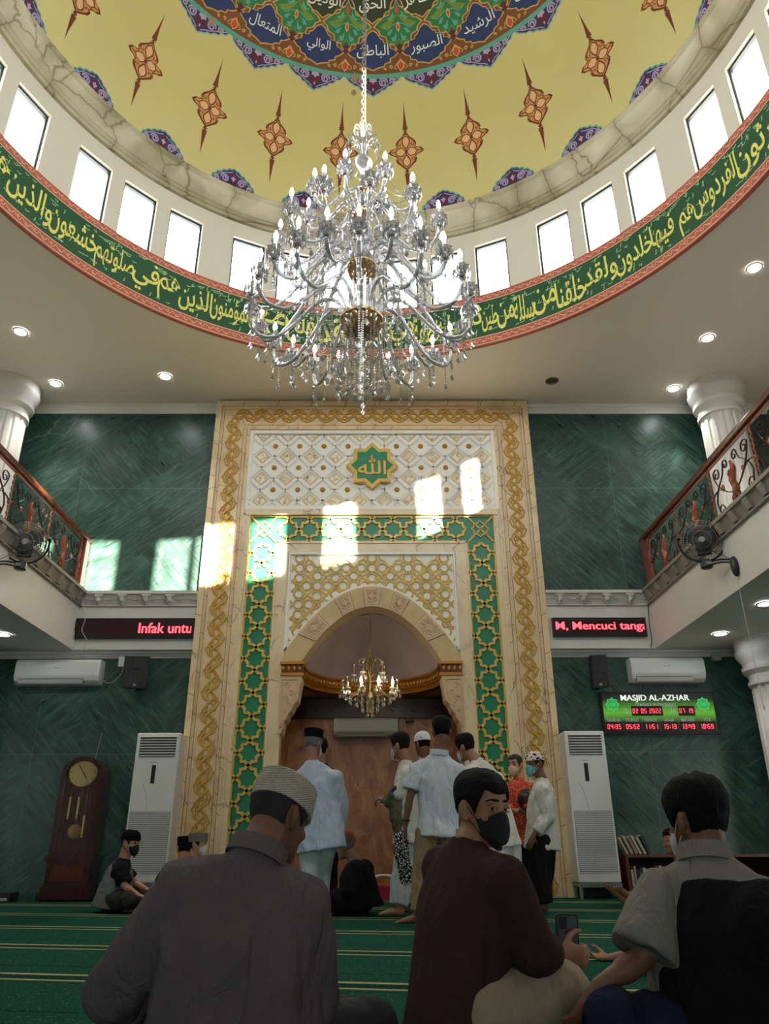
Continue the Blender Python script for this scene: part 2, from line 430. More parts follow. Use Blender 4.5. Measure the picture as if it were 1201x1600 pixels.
# front wall with the niche opening
mb = MB(); NW = 1.34
for lo, hi in (((-8, WALLY, 0), (X0-NW, WALLY+.2, CEIL)), ((X0+NW, WALLY, 0), (8, WALLY+.2, CEIL)), ((X0-NW, WALLY, 4.2), (X0+NW, WALLY+.2, CEIL))): mb.b2(lo, hi)
struct(mb, 'wall_front', gm, 'dark green marble wall on both sides of the prayer niche', 'wall')
# side and back walls, openings let daylight in out of frame
def wall_with_hole(name, axis, at, span, holes, m, label):
    mb = MB(); cur = span[0]
    def q(a, b, z0, z1):
        if axis == 'x': mb.b2((at, a, z0), (at+.15*(1 if at > 0 else -1), b, z1))
        else: mb.b2((a, at-.15, z0), (b, at, z1))
    for a, b, z0, z1 in holes:
        q(cur, a, 0, CEIL); cur = b
        if z0 > 0: q(a, b, 0, z0)
        q(a, b, z1, CEIL)
    q(cur, span[1], 0, CEIL); return struct(mb, name, m, label, 'wall')
wall_with_hole('wall_right', 'x', 8, (-5, 10.8), [(1.6, 4.6, .5, 2.6)], warmwhite, 'cream side wall beyond the right balcony columns')
wall_with_hole('wall_left', 'x', -8, (-5, 10.8), [(1.6, 4.6, .5, 2.6)], warmwhite, 'cream side wall beyond the left balcony columns')
wall_with_hole('wall_back', 'y', -5, (-8, 8), [(-2.2, 2.2, 0, 2.8)], warmwhite, 'cream wall at the rear of the hall with the entrance')
# ceiling with the round opening
mb = MB(); N = 144; inner = []; outer = []
for k in range(N):
    a = 2*PI*k/N; dx, dy = math.sin(a), math.cos(a)
    inner.append((RC.x+RR*dx, RC.y+RR*dy, CEIL))
    t = min([(8-RC.x)/dx if dx > 0 else 1e9, (-8-RC.x)/dx if dx < 0 else 1e9, (10.8-RC.y)/dy if dy > 0 else 1e9, (-5-RC.y)/dy if dy < 0 else 1e9])
    outer.append((RC.x+t*dx, RC.y+t*dy, CEIL))
mb.add(inner+outer, [(k, (k+1) % N, N+(k+1) % N, N+k) for k in range(N)])
for cx, cy in ((8, 10.8), (8, -5), (-8, 10.8), (-8, -5)):
    ks = sorted(range(N), key=lambda k: (outer[k][0]-cx)**2+(outer[k][1]-cy)**2)[:2]
    mb.add([outer[ks[0]], outer[ks[1]], (cx, cy, CEIL)], [(0, 1, 2)])
struct(mb, 'ceiling', ceilm, 'flat grey-white ceiling around the round dome opening', 'ceiling')

# ---- drum with windows
def cyl(a, r, z): a = math.radians(a); return (RC.x+r*math.sin(a), RC.y+r*math.cos(a), z)
WZ0, WZ1, WH = 8.15, 9.15, 3.25
wins = []
for c in (-77.0, -46.2, -15.4, 15.4, 46.2, 77.0): wins += [c-9.1, c, c+9.1]
wins += [110.0, 121.0, 139.5, 152.5, 161.9, 168.9, 182.0, 195.0, 209.0, 226.0, 237.0, 248.0]
wins.sort()
wallA = mat('drum_paint', lin((208, 200, 182)), .7, var=.03, vscale=2)
mb = MB(); edges = []
for a in wins: edges += [(a-WH, a+WH)]
def strip(a0, a1, z0, z1, r, m=0, flip=False):
    n = max(1, int(math.ceil((a1-a0)/3.0))); vs = []
    for i in range(n+1): a = a0+(a1-a0)*i/n; vs += [cyl(a, r, z0), cyl(a, r, z1)]
    fs = [(2*i, 2*i+2, 2*i+3, 2*i+1) for i in range(n)]
    mb.add(vs, [f[::-1] for f in fs] if flip else fs, m, True)
RO = RR+.16
for i, (e0, e1) in enumerate(edges):
    nx = edges[(i+1) % len(edges)][0] + (360 if i+1 == len(edges) else 0)
    for r, fl in ((RR, False), (RO, True)):
        strip(e0, e1, CEIL, WZ0, r, 0, fl); strip(e0, e1, WZ1, 9.6, r, 0, fl); strip(e1, nx, CEIL, 9.6, r, 0, fl)
    for a in (e0, e1): mb.add([cyl(a, RR, WZ0), cyl(a, RO, WZ0), cyl(a, RO, WZ1), cyl(a, RR, WZ1)], [(0, 1, 2, 3)])
    for z in (WZ0, WZ1): mb.add([cyl(e0, RR, z), cyl(e1, RR, z), cyl(e1, RO, z), cyl(e0, RO, z)], [(0, 1, 2, 3)])
struct(mb, 'wall_drum', wallA, 'round cream drum wall pierced by tall windows under the dome', 'wall', sharp=.5)
pane = glass_pane(); frost = mat('frosted_script', (.45, .5, .5), .6)
bluefr = mat('blue_grey_frame', lin((40, 62, 72)), .4)
for i, a in enumerate(wins):
    mb = MB(); rf = RR+.045; fw = math.degrees(.03/RR)
    for e0, e1, z0, z1 in ((a-WH, a-WH+fw, WZ0, WZ1), (a+WH-fw, a+WH, WZ0, WZ1), (a-WH, a+WH, WZ1-.035, WZ1), (a-WH, a+WH, WZ0, WZ0+.035)):
        vs = [cyl(x, r, z) for z in (z0, z1) for r in (rf, rf+.045) for x in (e0, e1)]
        mb.add(vs, [(0, 1, 5, 4), (2, 6, 7, 3), (0, 4, 6, 2), (1, 3, 7, 5), (4, 5, 7, 6), (0, 2, 3, 1)])
    o = struct(mb, 'window_%d' % (i+1), darkframe, 'dark framed window in the drum below the dome', 'window', loc=cyl(a, RR, WZ0))
    o['group'] = 'windows around the drum'
    mb = MB(); mb.add([cyl(a-WH+fw, rf+.02, WZ0), cyl(a+WH-fw, rf+.02, WZ0), cyl(a+WH-fw, rf+.02, WZ1), cyl(a-WH+fw, rf+.02, WZ1)], [(0, 1, 2, 3)])
    mb.build('pane', pane, o)
# portals make the daylight through the windows converge
for a in wins:
    pd = bpy.data.lights.new('daylight_portal', 'AREA'); pd.shape = 'RECTANGLE'; pd.size = .52; pd.size_y = 1.0
    try: pd.cycles.is_portal = True
    except Exception: break
    po = bpy.data.objects.new('daylight_portal', pd); COL.objects.link(po); po.location = cyl(a, RR+.2, (WZ0+WZ1)/2)
    d = Vector((RC.x, RC.y, po.location.z))-po.location; po.rotation_euler = d.to_track_quat('-Z', 'Z').to_euler()
for (x, y, z, sx, sy, d) in ((8.1, 3.1, 1.55, 3.0, 2.1, (-1, 0, 0)), (-8.1, 3.1, 1.55, 3.0, 2.1, (1, 0, 0)), (0, -5.1, 1.4, 4.4, 2.8, (0, 1, 0))):
    pd = bpy.data.lights.new('daylight_portal', 'AREA'); pd.shape = 'RECTANGLE'; pd.size = sx; pd.size_y = sy; pd.cycles.is_portal = True
    po = bpy.data.objects.new('daylight_portal', pd); COL.objects.link(po); po.location = (x, y, z); po.rotation_euler = Vector(d).to_track_quat('-Z', 'Y').to_euler()
# tinted glazing in those three openings
tint = glass_pane('tinted_glass', (.085, .09, .095), .06)
for i, (vs, nm) in enumerate(((((8.07, 1.6, .5), (8.07, 4.6, .5), (8.07, 4.6, 2.6), (8.07, 1.6, 2.6)), 'right side window'), (((-8.07, 1.6, .5), (-8.07, 4.6, .5), (-8.07, 4.6, 2.6), (-8.07, 1.6, 2.6)), 'left side window'), (((-2.2, -5.07, 0), (2.2, -5.07, 0), (2.2, -5.07, 2.8), (-2.2, -5.07, 2.8)), 'entrance glazing'))):
    mb = MB(); mb.add(vs, [(0, 1, 2, 3)]); struct(mb, 'window_%d' % (len(wins)+1+i), glass_pane('side_glass', (.2, .2, .19), .06) if i == 0 else tint, 'tinted '+nm+' of the hall', 'window')

# ---- calligraphy band
bgreen = mat('band_green', lin((24, 78, 46)), .55, var=.06, vscale=6); bred = mat('band_terracotta', lin((176, 92, 74)), .6, var=.05, vscale=8)
byel = mat('band_yellow', lin((226, 216, 108)), .55); bpale = mat('band_pale_green', lin((170, 206, 150)), .55); bpink = mat('band_pink_line', lin((230, 176, 140)), .55)
mb = MB(); RB = RR-.035
def bstrip(z0, z1, r0, r1, m):
    n = 180; vs = []
    for i in range(n): a = 360.0*i/n; vs += [cyl(a, r0, z0), cyl(a, r1, z1)]
    mb.add(vs, [(2*i, (2*i+2) % (2*n), (2*i+3) % (2*n), 2*i+1) for i in range(n)], m, True)
bstrip(CEIL-.01, CEIL-.01, RR+.02, RB, 1); bstrip(CEIL-.01, 7.385, RB, RB, 1); bstrip(7.385, 8.02, RB, RB, 0); bstrip(8.02, 8.15, RB, RB, 1); bstrip(8.15, 8.15, RB, RR+.02, 1)
for z in (7.262, 7.385, 8.02): bstrip(z-.007, z+.007, RB-.002, RB-.002, 4)
def on_band(vs, fs, m, u0=0.0, z0=0.0, eps=.004, L=.1):
    vs, fs = subdiv_long(vs, fs, L)
    mb.add([cyl(math.degrees((u0+x)/RB), RB-eps, z0+y) for x, y in vs], fs, m)
# border scroll: pale chain of curls
unit = [(-.06+.12*t, .022*math.sin(2*PI*t)+.012*math.sin(4*PI*t)) for t in [k/10 for k in range(11)]]
curl = [(.018*math.cos(q)*(1-q/9), .02*math.sin(q)*(1-q/9)) for q in [k*.7 for k in range(9)]]
for zc in (7.322, 8.085):
    n = int(2*PI*RB*170/360/.12)
    for k in range(-n//2, n//2+1):
        v_, f_ = ribbon2d(unit, .009); on_band(v_, f_, 4, k*.12, zc, .003, .2)
        s_ = 1 if k % 2 else -1; v_, f_ = ribbon2d([(x, y*s_+.012*s_) for x, y in curl], .008); on_band(v_, f_, 4, k*.12+.02, zc, .003, .2)
# verses, two spans either side of the axis, reading right to left
right_words = [('\u064a\u0631\u062b\u0648\u0646', 76), ('\u0627\u0644\u0641\u0631\u062f\u0648\u0633', 67.5), ('\u0647\u0645 \u0641\u064a\u0647\u0627', 59), ('\u062e\u0644\u062f\u0648\u0646', 51), ('\u0648\u0644\u0642\u062f', 45), ('\u062e\u0644\u0642\u0646\u0627', 38.8), ('\u0645\u0646', 33.8), ('\u0633\u0644\u0644\u0629', 30), ('\u0645\u0646', 26.3), ('\u0637\u064a\u0646', 23.4), ('\u062b\u0645', 20.3), ('\u062c\u0639\u0644\u0646\u0647', 16), ('\u0646\u0637\u0641\u0629', 10.5), ('\u0641\u064a', 6.3), ('\u0642\u0631\u0627\u0631', 2)]
left_words = [('\u0645\u0643\u064a\u0646', -3), ('\u0642\u062f', -7.6), ('\u0627\u0641\u0644\u062d', -12.5), ('\u0645\u0639', -19.5), ('\u0627\u0644\u0645\u0624\u0645\u0646\u0648\u0646', -27), ('\u0627\u0644\u0630\u064a\u0646', -34.3), ('\u0647\u0645', -39), ('\u0641\u064a', -42.6), ('\u0635\u0644\u0648\u062a\u0647\u0645', -48.5), ('\u062e\u0634\u0639\u0648\u0646', -56.5), ('\u0648\u0627\u0644\u0630\u064a\u0646', -65.5), ('\u0647\u0645', -72.5), ('\u0639\u0646', -77)]
seq = [(w_, a) for w_, a in right_words+left_words]
for k, (w_, a) in enumerate(seq):
    lo = (seq[k+1][1]+a)/2 if k+1 < len(seq) else a-3; hi = (seq[k-1][1]+a)/2 if k else a+4
    wid = math.radians(hi-lo)*RB*1.04; v_, f_ = text_geo(arabic(w_), .012, 3)
    ex = (v_.max(0)-v_.min(0)); hgt = min(.57, max(.46, .46*ex[1]))
    v_ = (v_-(v_.max(0)+v_.min(0))/2)*np.array([wid/ex[0], hgt/ex[1]])
    on_band([tuple(q) for q in v_], f_, 2, math.radians((lo+hi)/2)*RB, 7.69+.02*math.sin(k*2.1), .005, .12)
rnd = random.Random(3)
for k in range(430):                        # small vowel marks
    u = math.radians(rnd.uniform(-80, 80))*RB; z = rnd.choice((rnd.uniform(7.42, 7.5), rnd.uniform(7.86, 7.98), rnd.uniform(7.86, 7.98), rnd.uniform(7.5, 7.85))); t = rnd.random()
    if t < .35: pts = [(-.03, .012), (0, 0), (.03, .016)]
    elif t < .65: pts = [(.012, .035), (.002, .01), (.006, -.012), (-.012, -.03)]
    elif t < .85: pts = [(-.02, .02), (-.008, 0), (0, .018), (.008, 0), (.02, .02), (.014, -.02)]
    else: pts = [(-.07, .01), (0, .016), (.07, .03)]
    v_, f_ = ribbon2d(pts, [.0105]*len(pts)); on_band(v_, f_, 3, u, z, .0035, .3)
struct(mb, 'trim_1', [bgreen, bred, byel, bpale, bpink], 'green band of yellow Arabic calligraphy with terracotta borders around the drum', 'calligraphy band', sharp=None)

# ---- cornice and dome
mb = MB(); prof = [(4.5, 9.44), (4.44, 9.44), (4.44, 9.5), (4.41, 9.51), (4.41, 9.55), (4.385, 9.56), (4.37, 9.62), (4.33, 9.70), (4.275, 9.75), (4.26, 9.77), (4.26, 9.81), (4.235, 9.82), (4.235, 9.87), (4.38, 9.9), (4.5, 9.9)]
mb.lathe(prof, RC, 144, caps=False)
struct(mb, 'trim_2', stone, 'cream moulded cornice ring veined with brown lines below the dome', 'cornice', sharp=.4)
DR, DZ = 4.4, 9.85
dy = mat('dome_yellow', lin((206, 196, 134)), .75, var=.05, vscale=1.2)
DM = [dy]+[mat(n_, lin(c_), .7) for n_, c_ in (('dome_teal', (88, 164, 150)), ('dome_light_blue', (120, 176, 190)), ('dome_purple', (58, 46, 92)), ('dome_lilac', (178, 158, 196)), ('dome_maroon', (92, 30, 40)),
     ('dome_brown', (122, 74, 38)), ('dome_navy', (36, 54, 104)), ('dome_white', (232, 236, 232)), ('dome_tan', (202, 164, 96)), ('dome_green', (40, 120, 76)), ('dome_olive', (116, 140, 48)), ('dome_red', (200, 76, 60)), ('dome_dark_green', (46, 58, 36)),
     ('medallion_brown', (112, 52, 22)), ('medallion_orange', (206, 148, 90)), ('medallion_pink', (226, 182, 138)), ('dome_stain', (150, 136, 108)))]
TEAL, LB, PUR, LIL, MAR, BRN, NAVY, WHT, TAN, GRN, OLV, RED, DGR, MBR, MOR, MPK, STN = range(1, 18)
mb = MB()
mb.lathe([(DR*math.cos(math.radians(p)), DZ+DR*math.sin(math.radians(p))) for p in range(-1, 90, 2)]+[(.02, DZ+DR)], RC, 144, caps=False)
def sph(a, p, e): a, p = math.radians(a), math.radians(p); r = DR-e; return (RC.x+r*math.cos(p)*math.sin(a), RC.y+r*math.cos(p)*math.cos(a), DZ+r*math.sin(p))
# motif in degrees (angle around, elevation); collected once and repeated around
class Motif:
    def __init__(s): s.l = []
    def poly(s, pts, m, e, mirror=False, sub=1.5):
        if mirror: pts = list(pts)+[(-x, y) for x, y in reversed(pts) if abs(x) > 1e-6]
        s.l.append((*subdiv_long(pts, [tuple(range(len(pts)))], sub), m, e))
    def line(s, pts, w_, m, e, closed=False, mirror=False):
        for sg in ((1, -1) if mirror else (1,)):
            v_, f_ = ribbon2d([(x*sg, y) for x, y in pts], w_, closed); s.l.append((*subdiv_long(v_, f_, 2.0), m, e))
    def put(s, a0, p0=0.0, sx=1.0, sy=1.0):
        for v_, f_, m, e in s.l: mb.add([sph(a0+x*sx, p0+y*sy, e) for x, y in v_], f_, m)
def spiral(cx, cy, r, turns=1.6, n=16, s=1, a0=0.0): return [(cx+s*r*(1-.8*k/n)*math.cos(a0+2*PI*turns*k/n), cy+r*(1-.8*k/n)*math.sin(a0+2*PI*turns*k/n)*.85) for k in range(n+1)]
def scale_pts(pts, k, cx=0, cy=0): return [(cx+(x-cx)*k, cy+(y-cy)*k) for x, y in pts]
# hanging scallop (tip downwards), about 15 degrees wide
scal = [(0, -4.1), (1.1, -3.5), (1.6, -3.4), (2.3, -2.8), (3.2, -2.7), (3.9, -2.0), (4.9, -1.9), (5.6, -1.1), (6.6, -1.0), (7.4, -.1), (7.4, .3), (0, .3)]
ms = Motif(); ms.poly(scal, LB, .003, True); ms.poly([(x*.95, y*.92+.02) for x, y in scal], PUR, .006, True)
for sg in (1, -1):
    ms.line(spiral(2.6*sg, -1.1, 1.15, 1.7, 18, sg), .34, LIL, .009); ms.line(spiral(4.9*sg, -.75, .75, 1.5, 14, sg), .3, LIL, .009)
    ms.line([(.5*sg, -3.2), (1.5*sg, -2.6), (2.6*sg, -2.2), (3.8*sg, -1.5), (5.4*sg, -.9), (6.6*sg, -.25)], .2, LIL, .0085)
ms.poly([(0, -3.1), (.5, -2.5), (1.3, -2.2), (.6, -1.7), (.9, -1.2), (.35, -.9), (.9, -.2), (0, .1)], MAR, .01, True)
ms.poly([(0, -1.4), (.35, -1.0), (.3, -.5), (1.0, -.9), (.7, 0), (0, .1)], LIL, .012, True); ms.poly([(0, -2.9), (.25, -2.5), (0, -2.1)], LIL, .012, True)
md = Motif()                                 # spear medallion
up = [(0, 11.2), (.10, 9.5), (.26, 7.4), (.5, 5.5), (.55, 5.2), (.15, 4.9), (.45, 4.6), (.2, 4.4)]
body = [(.2, 4.4), (.5, 4.2), (.85, 3.6), (1.6, 3.0), (2.2, 2.4), (2.4, 1.7), (2.1, 1.2), (2.6, .95), (3.5, .75), (4.1, .05), (3.5, -.5), (2.6, -.8), (2.1, -1.15), (2.4, -1.7), (2.1, -2.5), (1.4, -3.1), (.8, -3.7), (.2, -4.2)]
dn = [(.2, -4.2), (.5, -4.6), (.15, -4.9), (.5, -5.3), (.4, -6.2), (.18, -8.5), (0, -11)]
md.poly(up+body[1:-1]+dn, MBR, .003, True)
b2 = [(0, 4.0)]+[(x*.87, y*.9) for x, y in body[1:-1]]+[(0, -3.9)]; md.poly(b2, MOR, .006, True)
for sg in (1, -1):
    md.poly([(0, 3.6), (.55*sg, 3.0), (.7*sg, 2.2), (.35*sg, 1.4), (0, 1.0)], MPK, .008); md.poly([(0, -3.5), (.55*sg, -2.9), (.7*sg, -2.2), (.35*sg, -1.4), (0, -1.0)], MPK, .008)
    md.poly([(.2*sg, .3), (1.0*sg, .9), (1.9*sg, .6), (2.2*sg, 0), (1.9*sg, -.6), (1.0*sg, -.9), (.2*sg, -.3)], MPK, .008)
    md.line([(0, 3.7), (.75*sg, 3.0), (.9*sg, 2.1), (.4*sg, 1.2), (0, .6)], .24, MBR, .01); md.line([(0, -3.6), (.75*sg, -2.9), (.9*sg, -2.1), (.4*sg, -1.2), (0, -.6)], .24, MBR, .01)
    md.line([(1.3*sg, 2.9), (1.9*sg, 2.2), (1.8*sg, 1.5), (1.2*sg, 1.5), (1.3*sg, 2.0)], .22, MBR, .01); md.line([(1.3*sg, -2.9), (1.9*sg, -2.2), (1.8*sg, -1.5), (1.2*sg, -1.5), (1.3*sg, -2.0)], .22, MBR, .01)
    md.line([(.1*sg, .2), (1.0*sg, 1.0), (2.0*sg, .7), (2.5*sg, 0), (2.0*sg, -.7), (1.0*sg, -1.0), (.1*sg, -.2)], .22, MBR, .01); md.line([(2.5*sg, 0), (3.3*sg, .1)], .2, MBR, .01)
md.poly([(0, .55), (.45, 0), (0, -.55)], MBR, .011, True)
for y in (5.05, 5.5, -5.1, -5.6): md.line([(-.62, y+.1), (0, y-.08), (.62, y+.1)], .14, MBR, .004)
mc = Motif()                                 # half scallop standing on the cornice
mc.poly([(0, 7.4), (.9, 7.0), (1.5, 7.0), (2.3, 6.3), (3.2, 6.2), (3.9, 5.4), (4.9, 5.2), (5.6, 4.2), (6.2, 4.0), (6.6, 2.8), (6.6, 0), (0, 0)], TEAL, .003, True)
mc.poly([(0, 7.0), (.9, 6.6), (1.4, 6.6), (2.2, 5.9), (3.0, 5.8), (3.7, 5.0), (4.7, 4.8), (5.3, 3.8), (6.0, 3.6), (6.2, 2.6), (6.2, 0), (0, 0)], PUR, .006, True)
for sg in (1, -1): mc.line(spiral(2.5*sg, 3.9, 1.25, 1.7, 18, sg), .36, LIL, .009); mc.line(spiral(4.9*sg, 3.0, .9, 1.5, 14, sg), .32, LIL, .009); mc.line([(.4*sg, 6.2), (1.6*sg, 5.6), (3.0*sg, 5.2), (4.3*sg, 4.4), (5.6*sg, 3.4)], .22, LIL, .009)
mc.poly([(0, 6.0), (.5, 5.4), (1.2, 5.0), (.6, 4.4), (.9, 3.4), (0, 2)], MAR, .01, True); mc.poly([(0, 5.2), (.3, 4.7), (.8, 4.6), (.3, 4.0), (0, 3.4)], LIL, .012, True)
# crown: brown ground, navy cartouches, green leaf cells
mk = Motif()
navy = [(0, 43.1), (1.2, 42.6), (2.3, 41.4), (3.0, 41.2), (3.2, 40.6), (5.0, 40.4), (5.2, 39.4), (6.2, 39.1), (7.2, 38.4), (6.0, 37.7), (5.0, 37.4), (4.8, 36.7), (3.4, 36.4), (3.1, 35.9), (1.4, 35.6), (0, 35.1)]
mk.poly(navy, TAN, .005, True); mk.poly([(x*.94, 39+(y-39)*.93) for x, y in navy], NAVY, .008, True)
dkc = [(0, 44.0), (1.8, 44.9), (3.2, 45.0), (4.0, 46.0), (5.6, 46.4), (6.0, 47.6), (7.2, 48.6), (6.2, 49.6), (5.0, 50.2), (3.6, 51.6), (2.0, 52.4), (0, 53.6)]
mk.poly(dkc, TAN, .005, True); mk.poly([(x*.94, 48.6+(y-48.6)*.94) for x, y in dkc], DGR, .008, True)
mg = Motif()                                 # at the half steps
cell = [(0, 38.5), (1.3, 39.3), (1.6, 40.0), (3.4, 40.2), (3.8, 41.5), (5.6, 42.0), (6.0, 42.9), (7.4, 43.5), (6.2, 44.4), (4.6, 44.8), (4.2, 45.5), (2.6, 45.8), (2.2, 46.8), (.9, 47.1), (0, 48.4)]
mg.poly(cell, TAN, .006, True); mg.poly([(x*.93, 43.4+(y-43.4)*.93) for x, y in cell], GRN, .009, True)
for sg in (1, -1):
    mg.poly([(0, 45.6), (1.4*sg, 45.4), (3.2*sg, 44.4), (5.6*sg, 43.6), (4.4*sg, 43.1), (2.6*sg, 43.3), (1.2*sg, 44.4)], OLV, .011)
    mg.poly([(.5*sg, 42.3), (1.3*sg, 41.5), (2.2*sg, 41.4), (1.8*sg, 40.6), (.9*sg, 40.6)], TEAL, .011); mg.poly([(1.6*sg, 43.0), (2.6*sg, 42.8), (3.4*sg, 42.0), (2.4*sg, 41.9)], TEAL, .011)
    mg.poly([(1.2*sg, 46.2), (2.2*sg, 45.2), (3.4*sg, 44.9), (2.2*sg, 44.6), (1.2*sg, 45.2)], TEAL, .012); mg.line([(0, 41.0), (1.0*sg, 40.0), (2.6*sg, 40.8)], .2, OLV, .012); mg.line([(0, 44), (1.5*sg, 43.8), (3.2*sg, 42.9), (4.6*sg, 43.4)], .2, TEAL, .0125)
    mg.line([(0, 36.8), (1.2*sg, 36.2), (1.8*sg, 35.5), (1.1*sg, 35.3)], .22, TAN, .012); mg.line(spiral(2.6*sg, 35.7, .5, 1.3, 10, sg), .2, TAN, .012); mg.line(spiral(4.2*sg, 35.4, .4, 1.3, 10, sg), .18, TAN, .012)
mg.poly([(0, 44.3), (.6, 43.5), (.55, 42.9), (0, 42.3)], TAN, .013, True); mg.poly([(0, 43.9), (.4, 43.3), (0, 42.6)], RED, .0145, True)
mg.poly([(0, 47.2), (.6, 46.5), (.5, 46.0), (0, 45.6)], RED, .013, True); mg.poly([(0, 40.2), (.9, 39.6), (.5, 39.0), (1.0, 38.6), (0, 38.2)], MAR, .0135, True)
mg.poly([(0, 37.3), (1.0, 36.4), (.9, 35.5), (0, 34.7)], TAN, .01, True); mg.poly([(0, 36.8), (.7, 36.1), (.6, 35.5), (0, 35.0)], RED, .012, True)
# ground rings
def dring(p0, p1, m, e):
    n = 180; vs = []
    for k in range(n): a = 360*k/n; vs += [sph(a, p0, e), sph(a, p1, e)]
    mb.add(vs, [(2*k, (2*k+2) % (2*n), (2*k+3) % (2*n), 2*k+1) for k in range(n)], m, True)
for p0 in np.arange(34.3, 60, 2.0): dring(p0, p0+2.05, BRN if p0 < 46 else PUR, .0025)
dring(33.6, 34.5, TEAL, .012)
for k in range(24):
    a = 15*k+.7
    ms.put(a, 33.9); mc.put(a, 0, .7, .93); mk.put(a)
    md.put(a+7.5, 17.4); mg.put(a+7.5)
names = {0: '\u0627\u0644\u0628\u0627\u0637\u0646', 1: '\u0627\u0644\u0635\u0628\u0648\u0631', 2: '\u0627\u0644\u0631\u0634\u064a\u062f', 3: '\u0627\u0644\u0648\u0627\u0631\u062b', -1: '\u0627\u0644\u0648\u0627\u0644\u064a', -2: '\u0627\u0644\u0645\u062a\u0639\u0627\u0644', -3: '\u0627\u0644\u0628\u0631'}
names2 = {0: '\u0627\u0644\u062d\u0642', 1: '\u0627\u0644\u0638\u0627\u0647\u0631', -1: '\u0627\u0644\u0648\u0643\u064a\u0644', 2: '\u0627\u0644\u0627\u062e\u0631', -2: '\u0627\u0644\u0648\u0627\u062d\u062f'}
for d_, pc, h_ in ((names, 38.9, 2.7), (names2, 47.6, 3.0)):
    for k, s_ in d_.items():
        v_, f_ = fit_text(arabic(s_), None, h_, .004); ww = max(abs(v_[:, 0]).max(), .1); kx = min(1.25, 4.3/ww)
        v_, f_ = subdiv_long([tuple(q) for q in v_*np.array([kx, 1])], f_, 1.5); mb.add([sph(15*k+.7+x/ math.cos(math.radians(pc))*.8, pc+y, .012) for x, y in v_], f_, WHT)
for a, p, s_ in ((-4.0, 33.6, 1.0), (-4.2, 30.6, .6), (-42, 33.5, .9)):      # flaking damp patches
    r2 = random.Random(int(a*7)); pts = [(s_*1.2*math.cos(q)*r2.uniform(.6, 1.1), s_*1.3*math.sin(q)*r2.uniform(.6, 1.1)) for q in [k*2*PI/14 for k in range(14)]]
    mt = Motif(); mt.poly(pts, STN, .0165); mt.put(a, p)
struct(mb, 'ceiling_dome', DM, 'painted yellow dome with brown medallions and a blue and green crown of Arabic names', 'dome', sharp=None)

# ---- crown mouldings
def crown(name, x0, x1, y, ztop, h, d, label):
    mb = MB(); pr = [(0, -h), (.25*d, -h), (.3*d, -.8*h), (.6*d, -.45*h), (.9*d, -.3*h), (.9*d, -.12*h), (d, -.1*h), (d, 0), (0, 0)]
    mb.prism(pr, lambda a, b: (x0, y-a, ztop+b), lambda a, b: (x1, y-a, ztop+b)); return struct(mb, name, white, label, 'moulding')
MHW = 2.52
crown('trim_3', -8, X0-MHW, WALLY, CEIL, .14, .1, 'white ceiling moulding left of the tall prayer niche'); crown('trim_4', X0+MHW, 8, WALLY, CEIL, .14, .1, 'white ceiling moulding right of the tall prayer niche')
crown('trim_5', -8, X0-MHW, WALLY, BAL0, .09, .08, 'white moulding under the left ledge and balcony'); crown('trim_6', X0+MHW, 8, WALLY, BAL0, .09, .08, 'white moulding under the right ledge and balcony')
